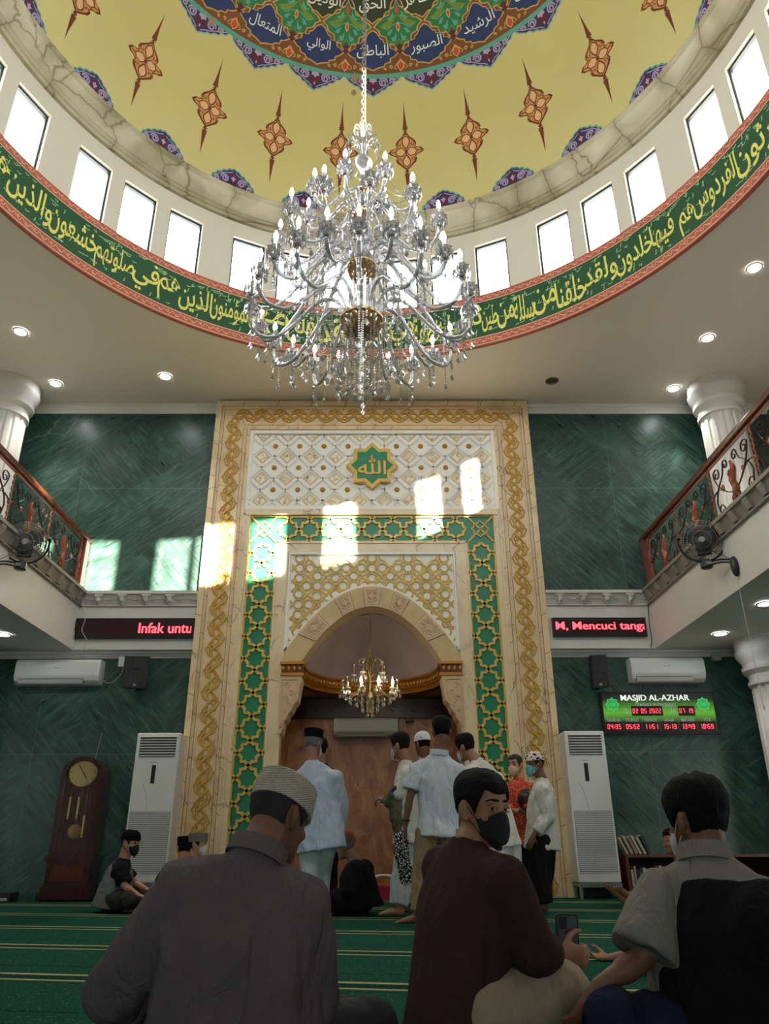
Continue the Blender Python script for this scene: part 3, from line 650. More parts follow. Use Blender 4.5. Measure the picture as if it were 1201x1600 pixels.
# ---- balconies and the ledge along the front wall
grey_orn = mat('plaster_relief', lin((206, 202, 194)), .7, var=.05, vscale=12); cornst = mat('balcony_cornice', lin((150, 144, 132)), .6, var=.15, vscale=7)
CPR = [(0, 3.765), (.03, 3.765), (.03, 3.785), (.012, 3.79), (.03, 3.83), (.08, 3.925), (.11, 3.93), (.11, 3.975), (0, 3.975)]
for s_, xs, nm, n0 in ((-1, SIDE_L, 'left', 7), (1, SIDE_R, 'right', 8)):
    mb = MB(); mb.b2((min(xs, s_*8), -5, BAL0), (max(xs, s_*8), WALLY, BAL1-.01)); struct(mb, 'trim_%d' % n0, white, 'white front and underside of the %s balcony' % nm, 'balcony')
    mb = MB(); mb.prism(CPR, lambda a, b: (xs-s_*a, -5, b), lambda a, b: (xs-s_*a, FRONT, b))
    for k in range(34):
        y = FRONT-.25-k*.345
        mb.prism([(.025, 3.8), (.06, 3.8), (.1, 3.9), (.1, 3.92), (.07, 3.92)], lambda a, b: (xs-s_*a, y-.05, b), lambda a, b: (xs-s_*a, y+.05, b))
        mb.prism([(.03, 3.767), (.045, 3.767), (.045, 3.783), (.03, 3.783)], lambda a, b: (xs-s_*a, y-.15, b), lambda a, b: (xs-s_*a, y+.15, b))
    struct(mb, 'trim_%d' % (n0+2), cornst, 'grey stone cornice along the edge of the %s balcony' % nm, 'cornice')
    xa, xb = (SIDE_L, X0-MHW) if s_ < 0 else (X0+MHW, SIDE_R)
    mb = MB(); mb.b2((xa, FRONT, BAL0), (xb, WALLY, BAL1-.012)); struct(mb, 'trim_%d' % (n0+4), white, 'white fascia of the ledge between the %s balcony and the prayer niche' % nm, 'ledge')
    mb = MB(); mb.prism(CPR, lambda a, b: (xa, FRONT-a, b), lambda a, b: (xb, FRONT-a, b))
    for k in range(5):
        x = xa+.28+k*.34 if s_ < 0 else xb-.28-k*.34
        if not xa+.05 < x < xb-.05: continue
        mb.prism([(.03, 3.8), (.06, 3.79), (.115, 3.9), (.115, 3.92), (.07, 3.92)], lambda a, b: (x-.035, FRONT-a, b), lambda a, b: (x+.035, FRONT-a, b))
        mb.sphere((x, FRONT-.08, 3.84), (.03, .03, .035), 8, 6); mb.sphere((x, FRONT-.05, 3.8), (.022, .02, .03), 8, 6)
        for q in (-1, 1): mb.sphere((x+q*.045, FRONT-.1, 3.905), (.02, .02, .018), 8, 6)
    nb = int((xb-xa)/.03)
    for k in range(nb): mb.sphere((xa+.03+k*.03, FRONT-.052, 3.865+.012*math.sin(k*.9)), (.014, .012, .012), 6, 4)
    struct(mb, 'trim_%d' % (n0+6), grey_orn, 'white moulded cornice with small scroll brackets on the %s ledge' % nm, 'cornice')
# ---- columns
colm = mat('column_white', lin((214, 212, 206)), .6, var=.03, vscale=3)
def column(x, y, label):
    t = thing('column', (x, y, 0), label, 'column')
    def shaft(z0, z1, r):
        mb = MB(); n = 96; fl = lambda i, k: 1-.055*max(0.0, math.sin(k*2*PI*16/n))**.5 if 0 < i < 5 else 1.0
        mb.lathe([(r, z0), (r, z0+.06), (r, z0+.1), (r*.94, z1-.1), (r*.93, z1-.06), (r*.93, z1)], (x, y, 0), n, flute=fl); return mb
    def cap(z, r): 
        mb = MB(); mb.lathe([(r, z-.62), (r*1.1, z-.61), (r*1.1, z-.56), (r*1.03, z-.55), (r*1.05, z-.48), (r*1.22, z-.42), (r*1.24, z-.37), (r*1.16, z-.36), (r*1.2, z-.3), (r*1.36, z-.22), (r*1.4, z-.16), (r*1.34, z-.15), (r*1.36, z)], (x, y, 0), 48); return mb
    shaft(0.0, BAL0-.5, .37).build('lower_shaft', colm, t, sharp=.3); cap(BAL0, .345).build('lower_capital', colm, t, sharp=.4)
    shaft(BAL1, CEIL-.5, .33).build('upper_shaft', colm, t, sharp=.3); cap(CEIL, .31).build('upper_capital', colm, t, sharp=.4)
    mb = MB(); mb.lathe([(.5, 0), (.5, .12), (.44, .14), (.46, .2), (.4, .26), (.38, .3)], (x, y, 0), 48); mb.build('base', colm, t, sharp=.4)
column(5.36, 9.98, 'white fluted column at the right balcony, beside the wall-mounted air conditioner')
column(-5.75, 9.98, 'white fluted column at the left balcony, beyond the grandfather clock')
for k, y in enumerate((5.9, 1.9)):
    for s_ in (1, -1): column(5.5*s_-.1, y, 'white fluted column on the %s side of the hall, %s from the front wall' % (('right', 'left')[s_ < 0], ('second', 'third')[k]))
# ================================================================== MIHRAB (prayer niche)
MY = 10.40
emer = mat('emerald_panel', lin((30, 132, 92)), .35, var=.18, vscale=9); ivory = mat('ivory_white', lin((248, 245, 236)), .5, var=.03, vscale=5)
archst = mat('arch_stone', lin((214, 188, 140)), .75, var=.12, vscale=14, bump=.3, bscale=120); archcv = mat('carved_stone', lin((222, 190, 150)), .6, var=.06, vscale=10)
mauve = mat('mauve_plaster', lin((198, 178, 176)), .6, var=.03, vscale=2); dkwood = wood('carved_dark_wood', (40, 22, 16), (66, 36, 26)); groove = mat('marble_joint', lin((122, 92, 56)), .7)
tanst = mat('tan_stone', lin((222, 194, 150)), .5, var=.06, vscale=7)
roundg = mat('gold_roundel', lin((198, 146, 66)), .4, .3); capg = mat('gilt_moulding', lin((190, 130, 48)), .35, .55, var=.2, vscale=60); capr = mat('gilt_ground', lin((96, 36, 24)), .5)
MI = thing('mihrab', (X0, WALLY, 0), 'tall gold and cream marble prayer niche with green star bands and pointed arch', 'prayer niche')
def F(x, z, y=MY): return (X0+x, y, z)
def plate(mb, x0, x1, z0, z1, y0, y1, mi=0): mb.b2((X0+x0, y0, z0), (X0+x1, y1, z1), mi)
def strap(mb, pts, w, y, d, mi=0, closed=False):
    v, f = ribbon2d(pts, w, closed); n = len(v)
    vs = [F(a, b, y) for a, b in v]+[F(a, b, y+d) for a, b in v]; fs = [q for q in f]
    for q in f:
        a, b, c, e = q; fs += [(a, n+a, n+e, e), (c, n+c, n+b, b)]
    if not closed: fs += [(0, 1, n+1, n), (n-2, 2*n-2, 2*n-1, n-1)]
    mb.add(vs, fs, mi)
def arch_in(x): return 2.945+.80*(1-(x/.985)**2)
def arch_out(x): return 2.945+1.10*(1-(x/1.31)**2)
H = 7.22
# outer frame: vertical boards and the head, with stepped mouldings and dark joints
mb = MB()
for s in (-1, 1):
    plate(mb, min(s*1.95, s*2.52), max(s*1.95, s*2.52), 0, H, MY, WALLY)
plate(mb, -1.95, 1.95, 6.69, H, MY, WALLY)
for xi, xo, zt, d in ((2.43, 2.52, H, .03), (2.36, 2.385, 7.1, .012), (2.04, 2.06, 6.80, .012), (1.95, 2.0, 6.74, .03)):
    for s in (-1, 1): plate(mb, min(s*xi, s*xo), max(s*xi, s*xo), 0, zt, MY-d, MY)
    plate(mb, -xo, xo, zt-(xo-xi), zt, MY-d-.001, MY)
mb.build('frame', cm, MI)
mb = MB()
for k in range(13):                          # staggered block joints of the frame
    for s in (-1, 1):
        for xa, xb, dz, d in ((2.43, 2.52, 0, .0312), (2.385, 2.43, .3, .0012), (1.95, 2.0, .15, .0312), (2.0, 2.04, .4, .0012)):
            z = .25+k*.56+dz
            if z < 6.7: strap(mb, [(s*xa, z), (s*xb, z+.035)], .007, MY-d, .001)
for k in range(9):
    x = -2.1+k*.55; strap(mb, [(x, 7.13), (x+.04, H)], .008, MY-.0322, .001); strap(mb, [(x+.2, 6.69), (x+.23, 6.74)], .007, MY-.0322, .001)
for s in (-1, 1):
    for xx, d in ((2.43, .0312), (2.385, .0132), (2.06, .0132), (2.0, .0312)): strap(mb, [(s*xx, 0), (s*xx, 7.1 if xx > 2.2 else 6.72)], .006, MY-d, .001)
mb.build('marble_joints', groove, MI)
# carved gold interlace
mb = MB(); U = .292
def interlace(mapf, L):
    n = int(L/U); u = L/n
    for ph in (0, PI):
        pts = [mapf(u*k/8, .058*math.sin(2*PI*k/8+ph)+.004*math.sin(6*PI*k/8)) for k in range(8*n+1)]
        mb.tube([(p[0], MY-.006+.006*math.cos(PI*k/4+ph), p[2]) for k, p in enumerate(pts)], .018, 6, side=(0, 1, 0))
    for k in range(n):
        s0 = k*u
        for sg in (-1, 1):
            o = s0+(0 if sg > 0 else u/2)
            if o+u > L: continue
            loop = [(o+.02, .03*sg), (o+.05, .085*sg), (o+.10, .1*sg), (o+.135, .125*sg), (o+.165, .1*sg), (o+.215, .085*sg), (o+.24, .03*sg), (o+.19, .045*sg), (o+.145, .075*sg), (o+.09, .045*sg)]
            q = [mapf(a, b) for a, b in loop]; mb.tube(smooth_path([(p[0], MY-.008, p[2]) for p in q], 2, True), .013, 5, closed=True, side=(0, 1, 0))
        strap_pts = [mapf(s0+u/2+a, b) for a, b in ((-.06, -.03), (0, .05), (.06, -.03))]; mb.tube([(p[0], MY-.004, p[2]) for p in strap_pts], .012, 5, side=(0, 1, 0))
for s in (-1, 1): interlace(lambda a, b, s=s: F(s*(2.21+b), a), 6.92)
interlace(lambda a, b: F(a-2.21, 6.95+b), 4.42)
mb.build('carved_band', gold_dk, MI)
# upper panel
mb = MB(); plate(mb, -1.95, 1.95, 5.20, 6.69, MY+.05, WALLY)
for a, b, c, e in ((-1.95, -1.89, 5.30, 6.69), (1.89, 1.95, 5.30, 6.69)): plate(mb, a, b, c, e, MY+.0, MY+.05)
plate(mb, -1.95, 1.95, 6.63, 6.69, MY-.001, MY+.05); plate(mb, -1.95, 1.95, 5.30, 5.36, MY-.001, MY+.05)
def clipseg(p, q, x0, x1, z0, z1):
    t0, t1 = 0.0, 1.0; d = (q[0]-p[0], q[1]-p[1])
    for a, b, lo, hi in ((p[0], d[0], x0, x1), (p[1], d[1], z0, z1)):
        for e, v in ((-b, a-lo), (b, hi-a)):
            if abs(e) < 1e-12:
                if v < 0: return None
            else:
                t = v/e
                if e < 0: t0 = max(t0, t)
                else: t1 = min(t1, t)
    return None if t0 >= t1 else ((p[0]+d[0]*t0, p[1]+d[1]*t0), (p[0]+d[0]*t1, p[1]+d[1]*t1))
S_ = .385; ZA = 6.42
for sg in (1, -1):
    for k in range(-9, 10):
        for off in (-.035, 0, .035):
            c = S_/2+k*S_+off; sgm = clipseg((-3, ZA+c+3*sg), (3, ZA+c-3*sg), -1.89, 1.89, 5.36, 6.63)
            if sgm: strap(mb, sgm, .016 if off else .03, MY+(.025 if off == 0 else .036), .03)
mb.build('diamond_panel', ivory, MI)
rn = random.Random(5); rp = None
for i in range(-5, 6):
    for j in range(0, 3):
        x, z = i*S_, ZA-j*S_
        if math.hypot(x, z-6.035) > .46 and abs(x) < 1.8:
            if rp is None:
                m0 = MB(); m0.lathe([(.042, 0), (.042, .008), (.03, .016), (.022, .012), (.014, .024), (.001, .026)], (0, 0, 0), 12)
                mb = MB(); mb.merge(m0, lambda v: Vector((v.x, MY+.05-v.z-WALLY, v.y)))
                rp = mb.build('gold_roundel', roundg, MI); rp.data.transform(Matrix.Translation(-Vector((0, 0, 0)))); rp.data.transform(Matrix.Translation(WOFF[MI.name]))
                rp.location = (x, 0, z)
            else: copy_tree(rp, (x, 0, z), parent=MI)
for i in range(-5, 5):
    for j in range(-1, 3):
        x, z = (i+.5)*S_, ZA-(j+.5)*S_
        if math.hypot(x, z-6.035) < .35: continue
        mb = MB()
        for rr in (.115, .095):
            pts = [(x+rr, z), (x, z+rr), (x-rr, z), (x, z-rr), (x+rr, z)]
            for p, q in zip(pts[:-1], pts[1:]):
                sgm = clipseg(p, q, -1.88, 1.88, 5.365, 6.625)
                if sgm: strap(mb, sgm, .006, MY+.045, .006)
        for k in range(14):
            cx, cz = x+rn.uniform(-.07, .07), z+rn.uniform(-.07, .07)
            if abs(cx-x)+abs(cz-z) > .075 or not (5.4 < cz < 6.59) or abs(cx) > 1.85: continue
            a = rn.uniform(0, 6.28); strap(mb, [(cx+.022*math.cos(a+q*1.1)*(1-q*.12), cz+.022*math.sin(a+q*1.1)*(1-q*.12)) for q in range(6)], .006, MY+.046, .005)
        if mb.v: mb.build('engraved_square', gold, MI)
# star medallion with the name
def star8(r, r2=None, rot=0.0):
    r2 = r2 or r*.765; return [((r if k % 2 == 0 else r2)*math.cos(PI*k/8+rot), (r if k % 2 == 0 else r2)*math.sin(PI*k/8+rot)) for k in range(16)]
MZ = 6.035
mb = MB(); st = star8(.405)
mb.prism(st, lambda a, b: F(a, MZ+b, MY-.045), lambda a, b: F(a, MZ+b, MY+.05), 0)
st2 = star8(.33); mb.prism(st2, lambda a, b: F(a, MZ+b, MY-.047), lambda a, b: F(a, MZ+b, MY-.03), 1)
md_ = mb.build('star_medallion', [gold, emer], MI)
mb = MB(); v, f = text_geo('\uFDF2', .015, 4)
if len(v) < 8: v, f = text_geo(arabic('\u0627\u0644\u0644\u0647'), .015, 4)
c_ = (v.max(0)+v.min(0))/2; k_ = np.array([.44, .34])/(v.max(0)-v.min(0)); v = (v-c_)*k_
mb.add([F(a+.006, MZ+b-.006, MY-.05) for a, b in v], f, 1); mb.add([F(a, MZ+b, MY-.056) for a, b in v], f, 0)
mb.build('gilt_lettering', [gold, mat('lettering_dark', lin((60, 44, 20)), .5)], md_)
# marble strips between the panels
mb = MB()
for s in (-1, 1):
    for a, b, zt, d in ((1.85, 1.95, 5.30, 0.0), (1.92, 1.95, 5.30, .02), (1.24, 1.42, 4.75, 0.0), (1.40, 1.425, 4.76, .02)): plate(mb, min(s*a, s*b), max(s*a, s*b), 0, zt, MY-d, WALLY)
plate(mb, -1.95, 1.95, 5.20, 5.30, MY-.002, MY+.1); plate(mb, -1.95, 1.95, 5.20, 5.225, MY-.02, MY); plate(mb, -1.42, 1.42, 4.60, 4.75, MY-.002, WALLY); plate(mb, -1.425, 1.425, 4.735, 4.76, MY-.02, MY)
mb.build('marble_border', cm2, MI)
# green band with star strapwork
mb = MB()
for s in (-1, 1): plate(mb, min(s*1.42, s*1.85), max(s*1.42, s*1.85), 0, 5.20, MY+.035, WALLY)
plate(mb, -1.42, 1.42, 4.75, 5.20, MY+.035, WALLY); gb = mb.build('green_band', emer, MI)
mb = MB()
def star_unit(mapf, h):
    hh = h/2; w_ = .041
    for s in (-1, 1):
        for q in (-1, 1):
            strap_m(mapf, [(0, q*hh), (.05*s, q*(hh-.048)), (.1*s, q*(hh-.048)), (.1*s, q*(.056)), (.155*s, 0)], w_)
            strap_m(mapf, [(.155*s, 0), (.205*s, q*.05), (.205*s, q*hh)], .032)
def strap_m(mapf, pts, w): strap(mb, [mapf(a, b) for a, b in pts], w, MY+.012, .03)
hN = 15; hU = 4.75/hN
for s in (-1, 1):
    for k in range(hN): star_unit(lambda a, b, s=s, k=k: (s*1.635+a, hU*(k+.5)+b), hU)
    for q in (-.213, .213): strap(mb, [(s*1.635+q, 0), (s*1.635+q, 5.19 if q*s > 0 else 4.76)], .016, MY+.01, .03)
    for q in (0, 1): strap(mb, [(s*(1.42+.02), 4.76+.0), (s*1.83, 5.18)] if q else [(s*1.44, 5.18), (s*1.83, 4.77)], .024, MY+.012, .03)
    strap(mb, [(s*1.635+a, 4.975+b) for a, b in star8(.13)], .02, MY+.012, .03, 0, True)
nH = 9; wU = 2.84/nH
for k in range(nH): star_unit(lambda a, b, k=k: (-1.42+wU*(k+.5)+b, 4.975+a), wU)
for z in (4.762, 5.188): strap(mb, [(-1.84, z), (1.84, z)] if z > 5 else [(-1.42, z), (1.42, z)], .016, MY+.01, .03)
mb.build('gold_strapwork', gold, gb)
# spandrel lattice above the arch
mb = MB(); nA = 32
pl = [(-1.24, 4.60), (-1.24, 2.945)]+[(x, arch_out(x)) for x in [(-1.24+2.48*k/nA) for k in range(nA+1)]]+[(1.24, 2.945), (1.24, 4.60)]
cols = [-1.24+2.48*k/nA for k in range(nA+1)]
for a, b in zip(cols[:-1], cols[1:]):
    mb.add([F(a, arch_out(a)-.02, MY+.04), F(b, arch_out(b)-.02, MY+.04), F(b, 4.60, MY+.04), F(a, 4.60, MY+.04)], [(0, 1, 2, 3)])
edge = [(-1.22, 4.58), (-1.22, arch_out(1.22)+.03)]+[(x, arch_out(x)+.022) for x in [-1.2+2.4*k/nA for k in range(nA+1)]]+[(1.22, arch_out(1.22)+.03), (1.22, 4.58)]
strap(mb, edge, .045, MY-.006, .05, 0, True); sp = mb.build('spandrel_panel', ivory, MI)
mb = MB(); A_ = .212
def inside(p): return abs(p[0]) < 1.19 and p[1] < 4.555 and p[1] > arch_out(p[0])+.05
JIT = 0.0
def seg(p, q, w_=.02, y_=.018):
    if inside(p) and inside(q): strap(mb, [p, q], w_, MY+y_+JIT, .022)
def run(pts, w_=.02, y_=.018):
    for p, q in zip(pts[:-1], pts[1:]): seg(p, q, w_, y_)
GX, GZ, SO = .535, .56, .155
for i in range(-6, 7):
    for j in range(0, 9):
        if (i+j) % 2: continue
        cx, cz = i*GX/2, 4.36-j*GZ/2; JIT = .0005*((i*5+j*11) % 13)
        for dx, dz in ((0, 0), (SO, 0), (-SO, 0), (0, SO), (0, -SO)):
            st = [(cx+dx+r*math.cos(PI*k/10+PI/2), cz+dz+r*math.sin(PI*k/10+PI/2)) for k, r in ((k, (.074, .058)[k % 2]) for k in range(21))]
            run(st, .019)
        for sx in (-1, 1):
            for sz in (-1, 1):
                run([(cx+sx*.225, cz+sz*.045), (cx+sx*.19, cz+sz*.105), (cx+sx*.12, cz+sz*.13), (cx+sx*.105, cz+sz*.19), (cx+sx*.045, cz+sz*.225)], .02, .017)
                run([(cx+sx*.07, cz+sz*.04), (cx+sx*.12, cz+sz*.13)], .016, .02); run([(cx+sx*.04, cz+sz*.07), (cx+sx*.12, cz+sz*.13)], .016, .02)
                run([(cx+sx*.225, cz+sz*.045), (cx+sx*.31, cz-sz*.045)], .018, .016); run([(cx+sx*.045, cz+sz*.225), (cx-sx*.045, cz+sz*.335)], .018, .016)
mb.build('star_lattice', gold, sp)
# arch ring of voussoirs
def arch_pt(t, k):       # t in -1..1 along the arch, k 0 inner .. 1 outer
    xi = .985*t; xo = 1.31*t; zi, zo = arch_in(xi), arch_out(xo)
    x = xi+(xo-xi)*k; z = zi+(zo-zi)*k; 
    if abs(x) > 1.245: x = math.copysign(1.245, x)
    return x, z
mb = MB(); cuts = [-1, -.80, -.60, -.42, -.25, -.1, .1, .25, .42, .60, .80, 1]; cb = []
for i, (a, b) in enumerate(zip(cuts[:-1], cuts[1:])):
    carved = i % 2 == 1; yf = MY-.055 if carved else MY-.04; n = 6; g_ = .002
    ts = [a+g_+(b-a-2*g_)*k/n for k in range(n+1)]
    poly = [arch_pt(t, 0) for t in ts]+[arch_pt(t, 1) for t in reversed(ts)]
    if i in (0, 10): s = -1 if i == 0 else 1; poly = ([(s*1.245, 2.945)]+poly if i == 0 else poly[:n+1]+[(s*1.245, 2.945)]+poly[n+1:])
    m_ = MB(); m_.prism(poly, lambda p, q: F(p, q, yf), lambda p, q: F(p, q, WALLY), 1 if carved else 0); mb.merge(m_)
    if carved:
        tm = (a+b)/2; w_ = (b-a)
        def loc(u, v): return arch_pt(tm+u*w_*.4, .5+v*.38)
        for sg in (-1, 1):
            for cu, cv, r in ((.45*sg, -.45, .38), (.5*sg, .5, .3)):
                strap(mb, [loc(cu+r*(1-.75*q/12)*math.cos(q*.75)*sg, cv+r*1.1*(1-.75*q/12)*math.sin(q*.75)) for q in range(13)], .012, yf-.012, .013, 1)
            strap(mb, [loc(0, -1), loc(.2*sg, -.2), loc(.75*sg, .2), loc(.3*sg, .5), loc(0, .95)], .014, yf-.012, .013, 1)
            strap(mb, [loc(-.98, sg*.98), loc(.98, sg*.98)], .012, yf-.01, .011, 1); strap(mb, [loc(sg*.98, -.98), loc(sg*.98, .98)], .012, yf-.01, .011, 1)
mb.build('arch', [archst, archcv], MI)
# niche: intrados, half dome, gilt cornice, lower chamber
NY = 10.72; NB = 12.0
mb = MB(); n = 40; vs = []
for k in range(n+1):
    x = -.985+1.97*k/n; vs += [F(x, arch_in(x), MY-.04), F(x, arch_in(x), NY)]
mb.add(vs, [(2*k, 2*k+1, 2*k+3, 2*k+2) for k in range(n)], 0, True); mb.build('intrados', tanst, MI)
mb = MB(); zz = [2.945+.8*k/20 for k in range(21)]
mb.lathe([(max(.004, .985*math.sqrt(max(0, 1-(z-2.945)/.8))), z) for z in zz], (X0, NY, 0), 48, 0, PI, 0, True, flute=lambda i, k: 1+.012*abs(math.sin(k*PI/8)), sy=1.0); mb.build('half_dome', mauve, MI)
mb = MB(); pr = [(1.0, 2.945), (.93, 2.945), (.925, 2.915), (.955, 2.90), (.955, 2.80), (.97, 2.79), (.985, 2.75), (.985, 2.72), (1.05, 2.72)]
mb.lathe(pr, (X0, NY, 0), 64, 0, PI)
for s in (-1, 1): plate(mb, min(s*.93, s*1.27), max(s*.93, s*1.27), 2.905, 2.945, MY-.09, NY); plate(mb, min(s*.955, s*1.25), max(s*.955, s*1.25), 2.79, 2.905, MY-.06, NY, 1); plate(mb, min(s*.94, s*1.26), max(s*.94, s*1.26), 2.75, 2.79, MY-.075, NY)
for k in range(47):
    a = PI*(k+.5)/47; c = (X0+.95*math.cos(a), NY+.95*math.sin(a), 2.85)
    mb.sphere(c, (.026, .026, .036), 6, 5)
for s in (-1, 1):
    for k in range(4): mb.sphere(F(s*(1.0+.075*k), 2.85, MY-.062), (.026, .014, .036), 6, 5); 
    for k in range(5): mb.sphere(F(s*(.95+.072*k), 2.885, MY-.065), (.014, .012, .012), 5, 4)
mb.build('gilt_cornice', [capg, capr], MI)
# brackets
for s in (-1, 1):
    mb = MB(); out = [(1.26, 2.75), (.97, 2.75), (.965, 2.70), (.985, 2.62), (1.0, 2.5), (1.01, 2.42), (1.06, 2.36), (1.09, 2.28), (1.13, 2.24), (1.15, 2.17), (1.185, 2.13), (1.2, 2.05), (1.22, 1.98), (1.26, 1.98)]
    mb.prism([(s*a, b) for a, b in out], lambda a, b: F(a, b, MY-.05), lambda a, b: F(a, b, NY))
    inn = [(1.235, 2.70), (1.02, 2.70), (1.03, 2.55), (1.06, 2.42), (1.11, 2.33), (1.15, 2.24), (1.2, 2.12), (1.235, 2.05)]
    strap(mb, [(s*a, b) for a, b in inn], .014, MY-.066, .018, 0, True)
    for cx, cz, r, d in ((1.16, 2.62, .05, 1), (1.1, 2.52, .045, -1), (1.17, 2.44, .045, 1), (1.13, 2.36, .035, -1), (1.19, 2.28, .035, 1), (1.2, 2.18, .025, -1)):
        strap(mb, [(s*(cx+d*r*(1-.7*q/10)*math.cos(q*.8)), cz+r*(1-.7*q/10)*math.sin(q*.8)) for q in range(11)], .012, MY-.064, .016)
    for k in range(6): strap(mb, [(s*(1.06+.03*k), 2.36-.06*k), (s*(1.09+.03*k), 2.37-.06*k)], .012, MY-.062, .02)
    br = mb.build('bracket', archcv, MI)
# lower chamber
mb = MB(); XW = 1.30
mb.add([F(-XW, 0, NB), F(XW, 0, NB), F(XW, 2.8, NB), F(-XW, 2.8, NB)], [(0, 1, 2, 3)])
for s in (-1, 1): mb.add([F(s*XW, 0, WALLY-.1), F(s*XW, 0, NB), F(s*XW, 2.8, NB), F(s*XW, 2.8, WALLY-.1)], [(0, 1, 2, 3)])
mb.add([F(-1.3, 2.72, NB), F(1.3, 2.72, NB), F(1.3, 4.3, NB), F(-1.3, 4.3, NB)], [(0, 1, 2, 3)]); mb.add([F(-1.3, 4.2, WALLY), F(1.3, 4.2, WALLY), F(1.3, 4.2, NB), F(-1.3, 4.2, NB)], [(0, 1, 2, 3)])
for s in (-1, 1): mb.add([F(s*XW, 2.72, WALLY), F(s*XW, 2.72, NB), F(s*XW, 4.25, NB), F(s*XW, 4.25, WALLY)], [(0, 1, 2, 3)])
mb.build('niche_wall', brown, MI)
mb = MB(); n = 24; vs = []
for k in range(n+1):
    a = PI*k/n; cx, cy = math.cos(a), math.sin(a); t = min(XW/abs(cx) if abs(cx) > 1e-6 else 9, (NB-NY)/cy if cy > 1e-6 else 9)
    vs += [(X0+.99*cx, NY+.99*cy, 2.72), (X0+t*cx, NY+t*cy, 2.72)]
mb.add(vs, [(2*k, 2*k+1, 2*k+3, 2*k+2) for k in range(n)])
for s in (-1, 1): mb.add([F(s*XW, 2.72, NB), (X0+s*.83, NB, 2.72), F(s*XW, 2.72, NB-.4)], [(0, 1, 2)]); plate(mb, min(s*.99, s*XW), max(s*.99, s*XW), 2.70, 2.74, WALLY, NY)
mb.build('niche_ceiling', mat('dim_plaster', lin((150, 122, 108)), .7), MI)
mb = MB(); plate(mb, -XW, XW, 2.42, 2.715, NB-.05, NB-.004); plate(mb, -XW, XW, 2.42, 2.45, NB-.075, NB-.004)
for k in range(14):
    x = -1.2+k*.185
    for r in (.07, .045): strap(mb, [(x+a*r/.07, 2.58+b*r/.07) for a, b in star8(.07)], .014, NB-.065, .02, 0, True)
mb.build('carved_frieze', dkwood, MI)
# ================================================================== FURNISHINGS
cry = crystal('cut_crystal', (.74, .74, .76), .28, .6, .12); rope = crystal('glass_rope', (.66, .66, .68), .16, .5, .2); cry2 = crystal('amber_crystal', (.86, .78, .66), .3); bowlm = mat('smoked_bowl', lin((150, 118, 84)), .18, .65, var=.2, vscale=50, coat=1); brass = mat('polished_brass', lin((176, 150, 96)), .28, .85)
bulb_on = mat('bulb_lit', (1, 1, 1), .3, emit=(1, .97, .92), es=9.0); bulb_off = mat('bulb_amber', lin((200, 150, 60)), .2); candle_m = mat('candle_sleeve', lin((226, 226, 230)), .25, coat=1); iron = mat('chain_metal', lin((128, 120, 104)), .5, .3)
CH = Vector((-.125, 4.77, 0))
def drop_geo(mb, x, y, z, r=.014, h=.05): mb.add([(x, y, z), (x+r, y, z-h*.62), (x, y+r, z-h*.62), (x-r, y, z-h*.62), (x, y-r, z-h*.62), (x, y, z-h)], [(0, 1, 2), (0, 2, 3), (0, 3, 4), (0, 4, 1), (5, 2, 1), (5, 3, 2), (5, 4, 3), (5, 1, 4)])
def bead(mb, p, r): x, y, z = p; mb.add([(x, y, z+r), (x+r, y, z), (x, y+r, z), (x-r, y, z), (x, y-r, z), (x, y, z-r)], [(0, 1, 2), (0, 2, 3), (0, 3, 4), (0, 4, 1), (5, 2, 1), (5, 3, 2), (5, 4, 3), (5, 1, 4)])
def strand(mb, x, y, z, L, r=.0075, dr=.018):
    n = max(1, int((L-.06)/(r*2.3)))
    for k in range(n): bead(mb, (x, y, z-k*r*2.3), r)
    drop_geo(mb, x, y, z-n*r*2.3, dr, .07)
ct = thing('crystal_chandelier', CH+Vector((0, 0, 3.65)), 'huge three-tiered crystal chandelier with lit candle bulbs hanging from the dome', 'chandelier')
mb = MB(); z = 6.62; k = 0
while z < 14.1:
    R_ = [(.016*math.cos(q), .036*math.sin(q)) for q in [2*PI*i/10 for i in range(10)]]
    mb.tube([(CH.x+(a if k % 2 else 0), CH.y+(0 if k % 2 else a), z+b) for a, b in R_], .0055, 5, True); z += .056; k += 1
mb.tube([(CH.x+.02, CH.y, 6.6), (CH.x+.015, CH.y+.01, 10), (CH.x+.02, CH.y, 14.1)], .004, 5)
mb.build('chain', iron, ct)
mb = MB(); mb.lathe([(.015, 3.98), (.05, 4.03), (.03, 4.1), (.07, 4.16), (.05, 4.2), (.045, 4.4), (.06, 4.45), (.035, 4.5), (.035, 4.74), (.055, 4.8), (.04, 4.86), (.04, 4.98), (.055, 5.02), (.03, 5.06), (.03, 5.35), (.05, 5.4), (.035, 5.48), (.03, 5.66), (.05, 5.7), (.03, 5.8), (.028, 6.0), (.06, 6.08), (.075, 6.14), (.03, 6.2), (.022, 6.4), (.035, 6.45), (.02, 6.5), (.014, 6.6)], CH, 16)
for k in range(10):
    a = 2*PI*k/10; 
    for r, z0, z1 in ((.085, 4.4, 4.78), (.07, 4.95, 5.38), (.055, 5.5, 5.7)): mb.tube([CH+Vector((r*math.cos(a), r*math.sin(a), z0)), CH+Vector((r*.92*math.cos(a), r*.92*math.sin(a), (z0+z1)/2)), CH+Vector((r*math.cos(a), r*math.sin(a), z1))], .011, 6)
mb.build('stem', cry, ct, sharp=.4)
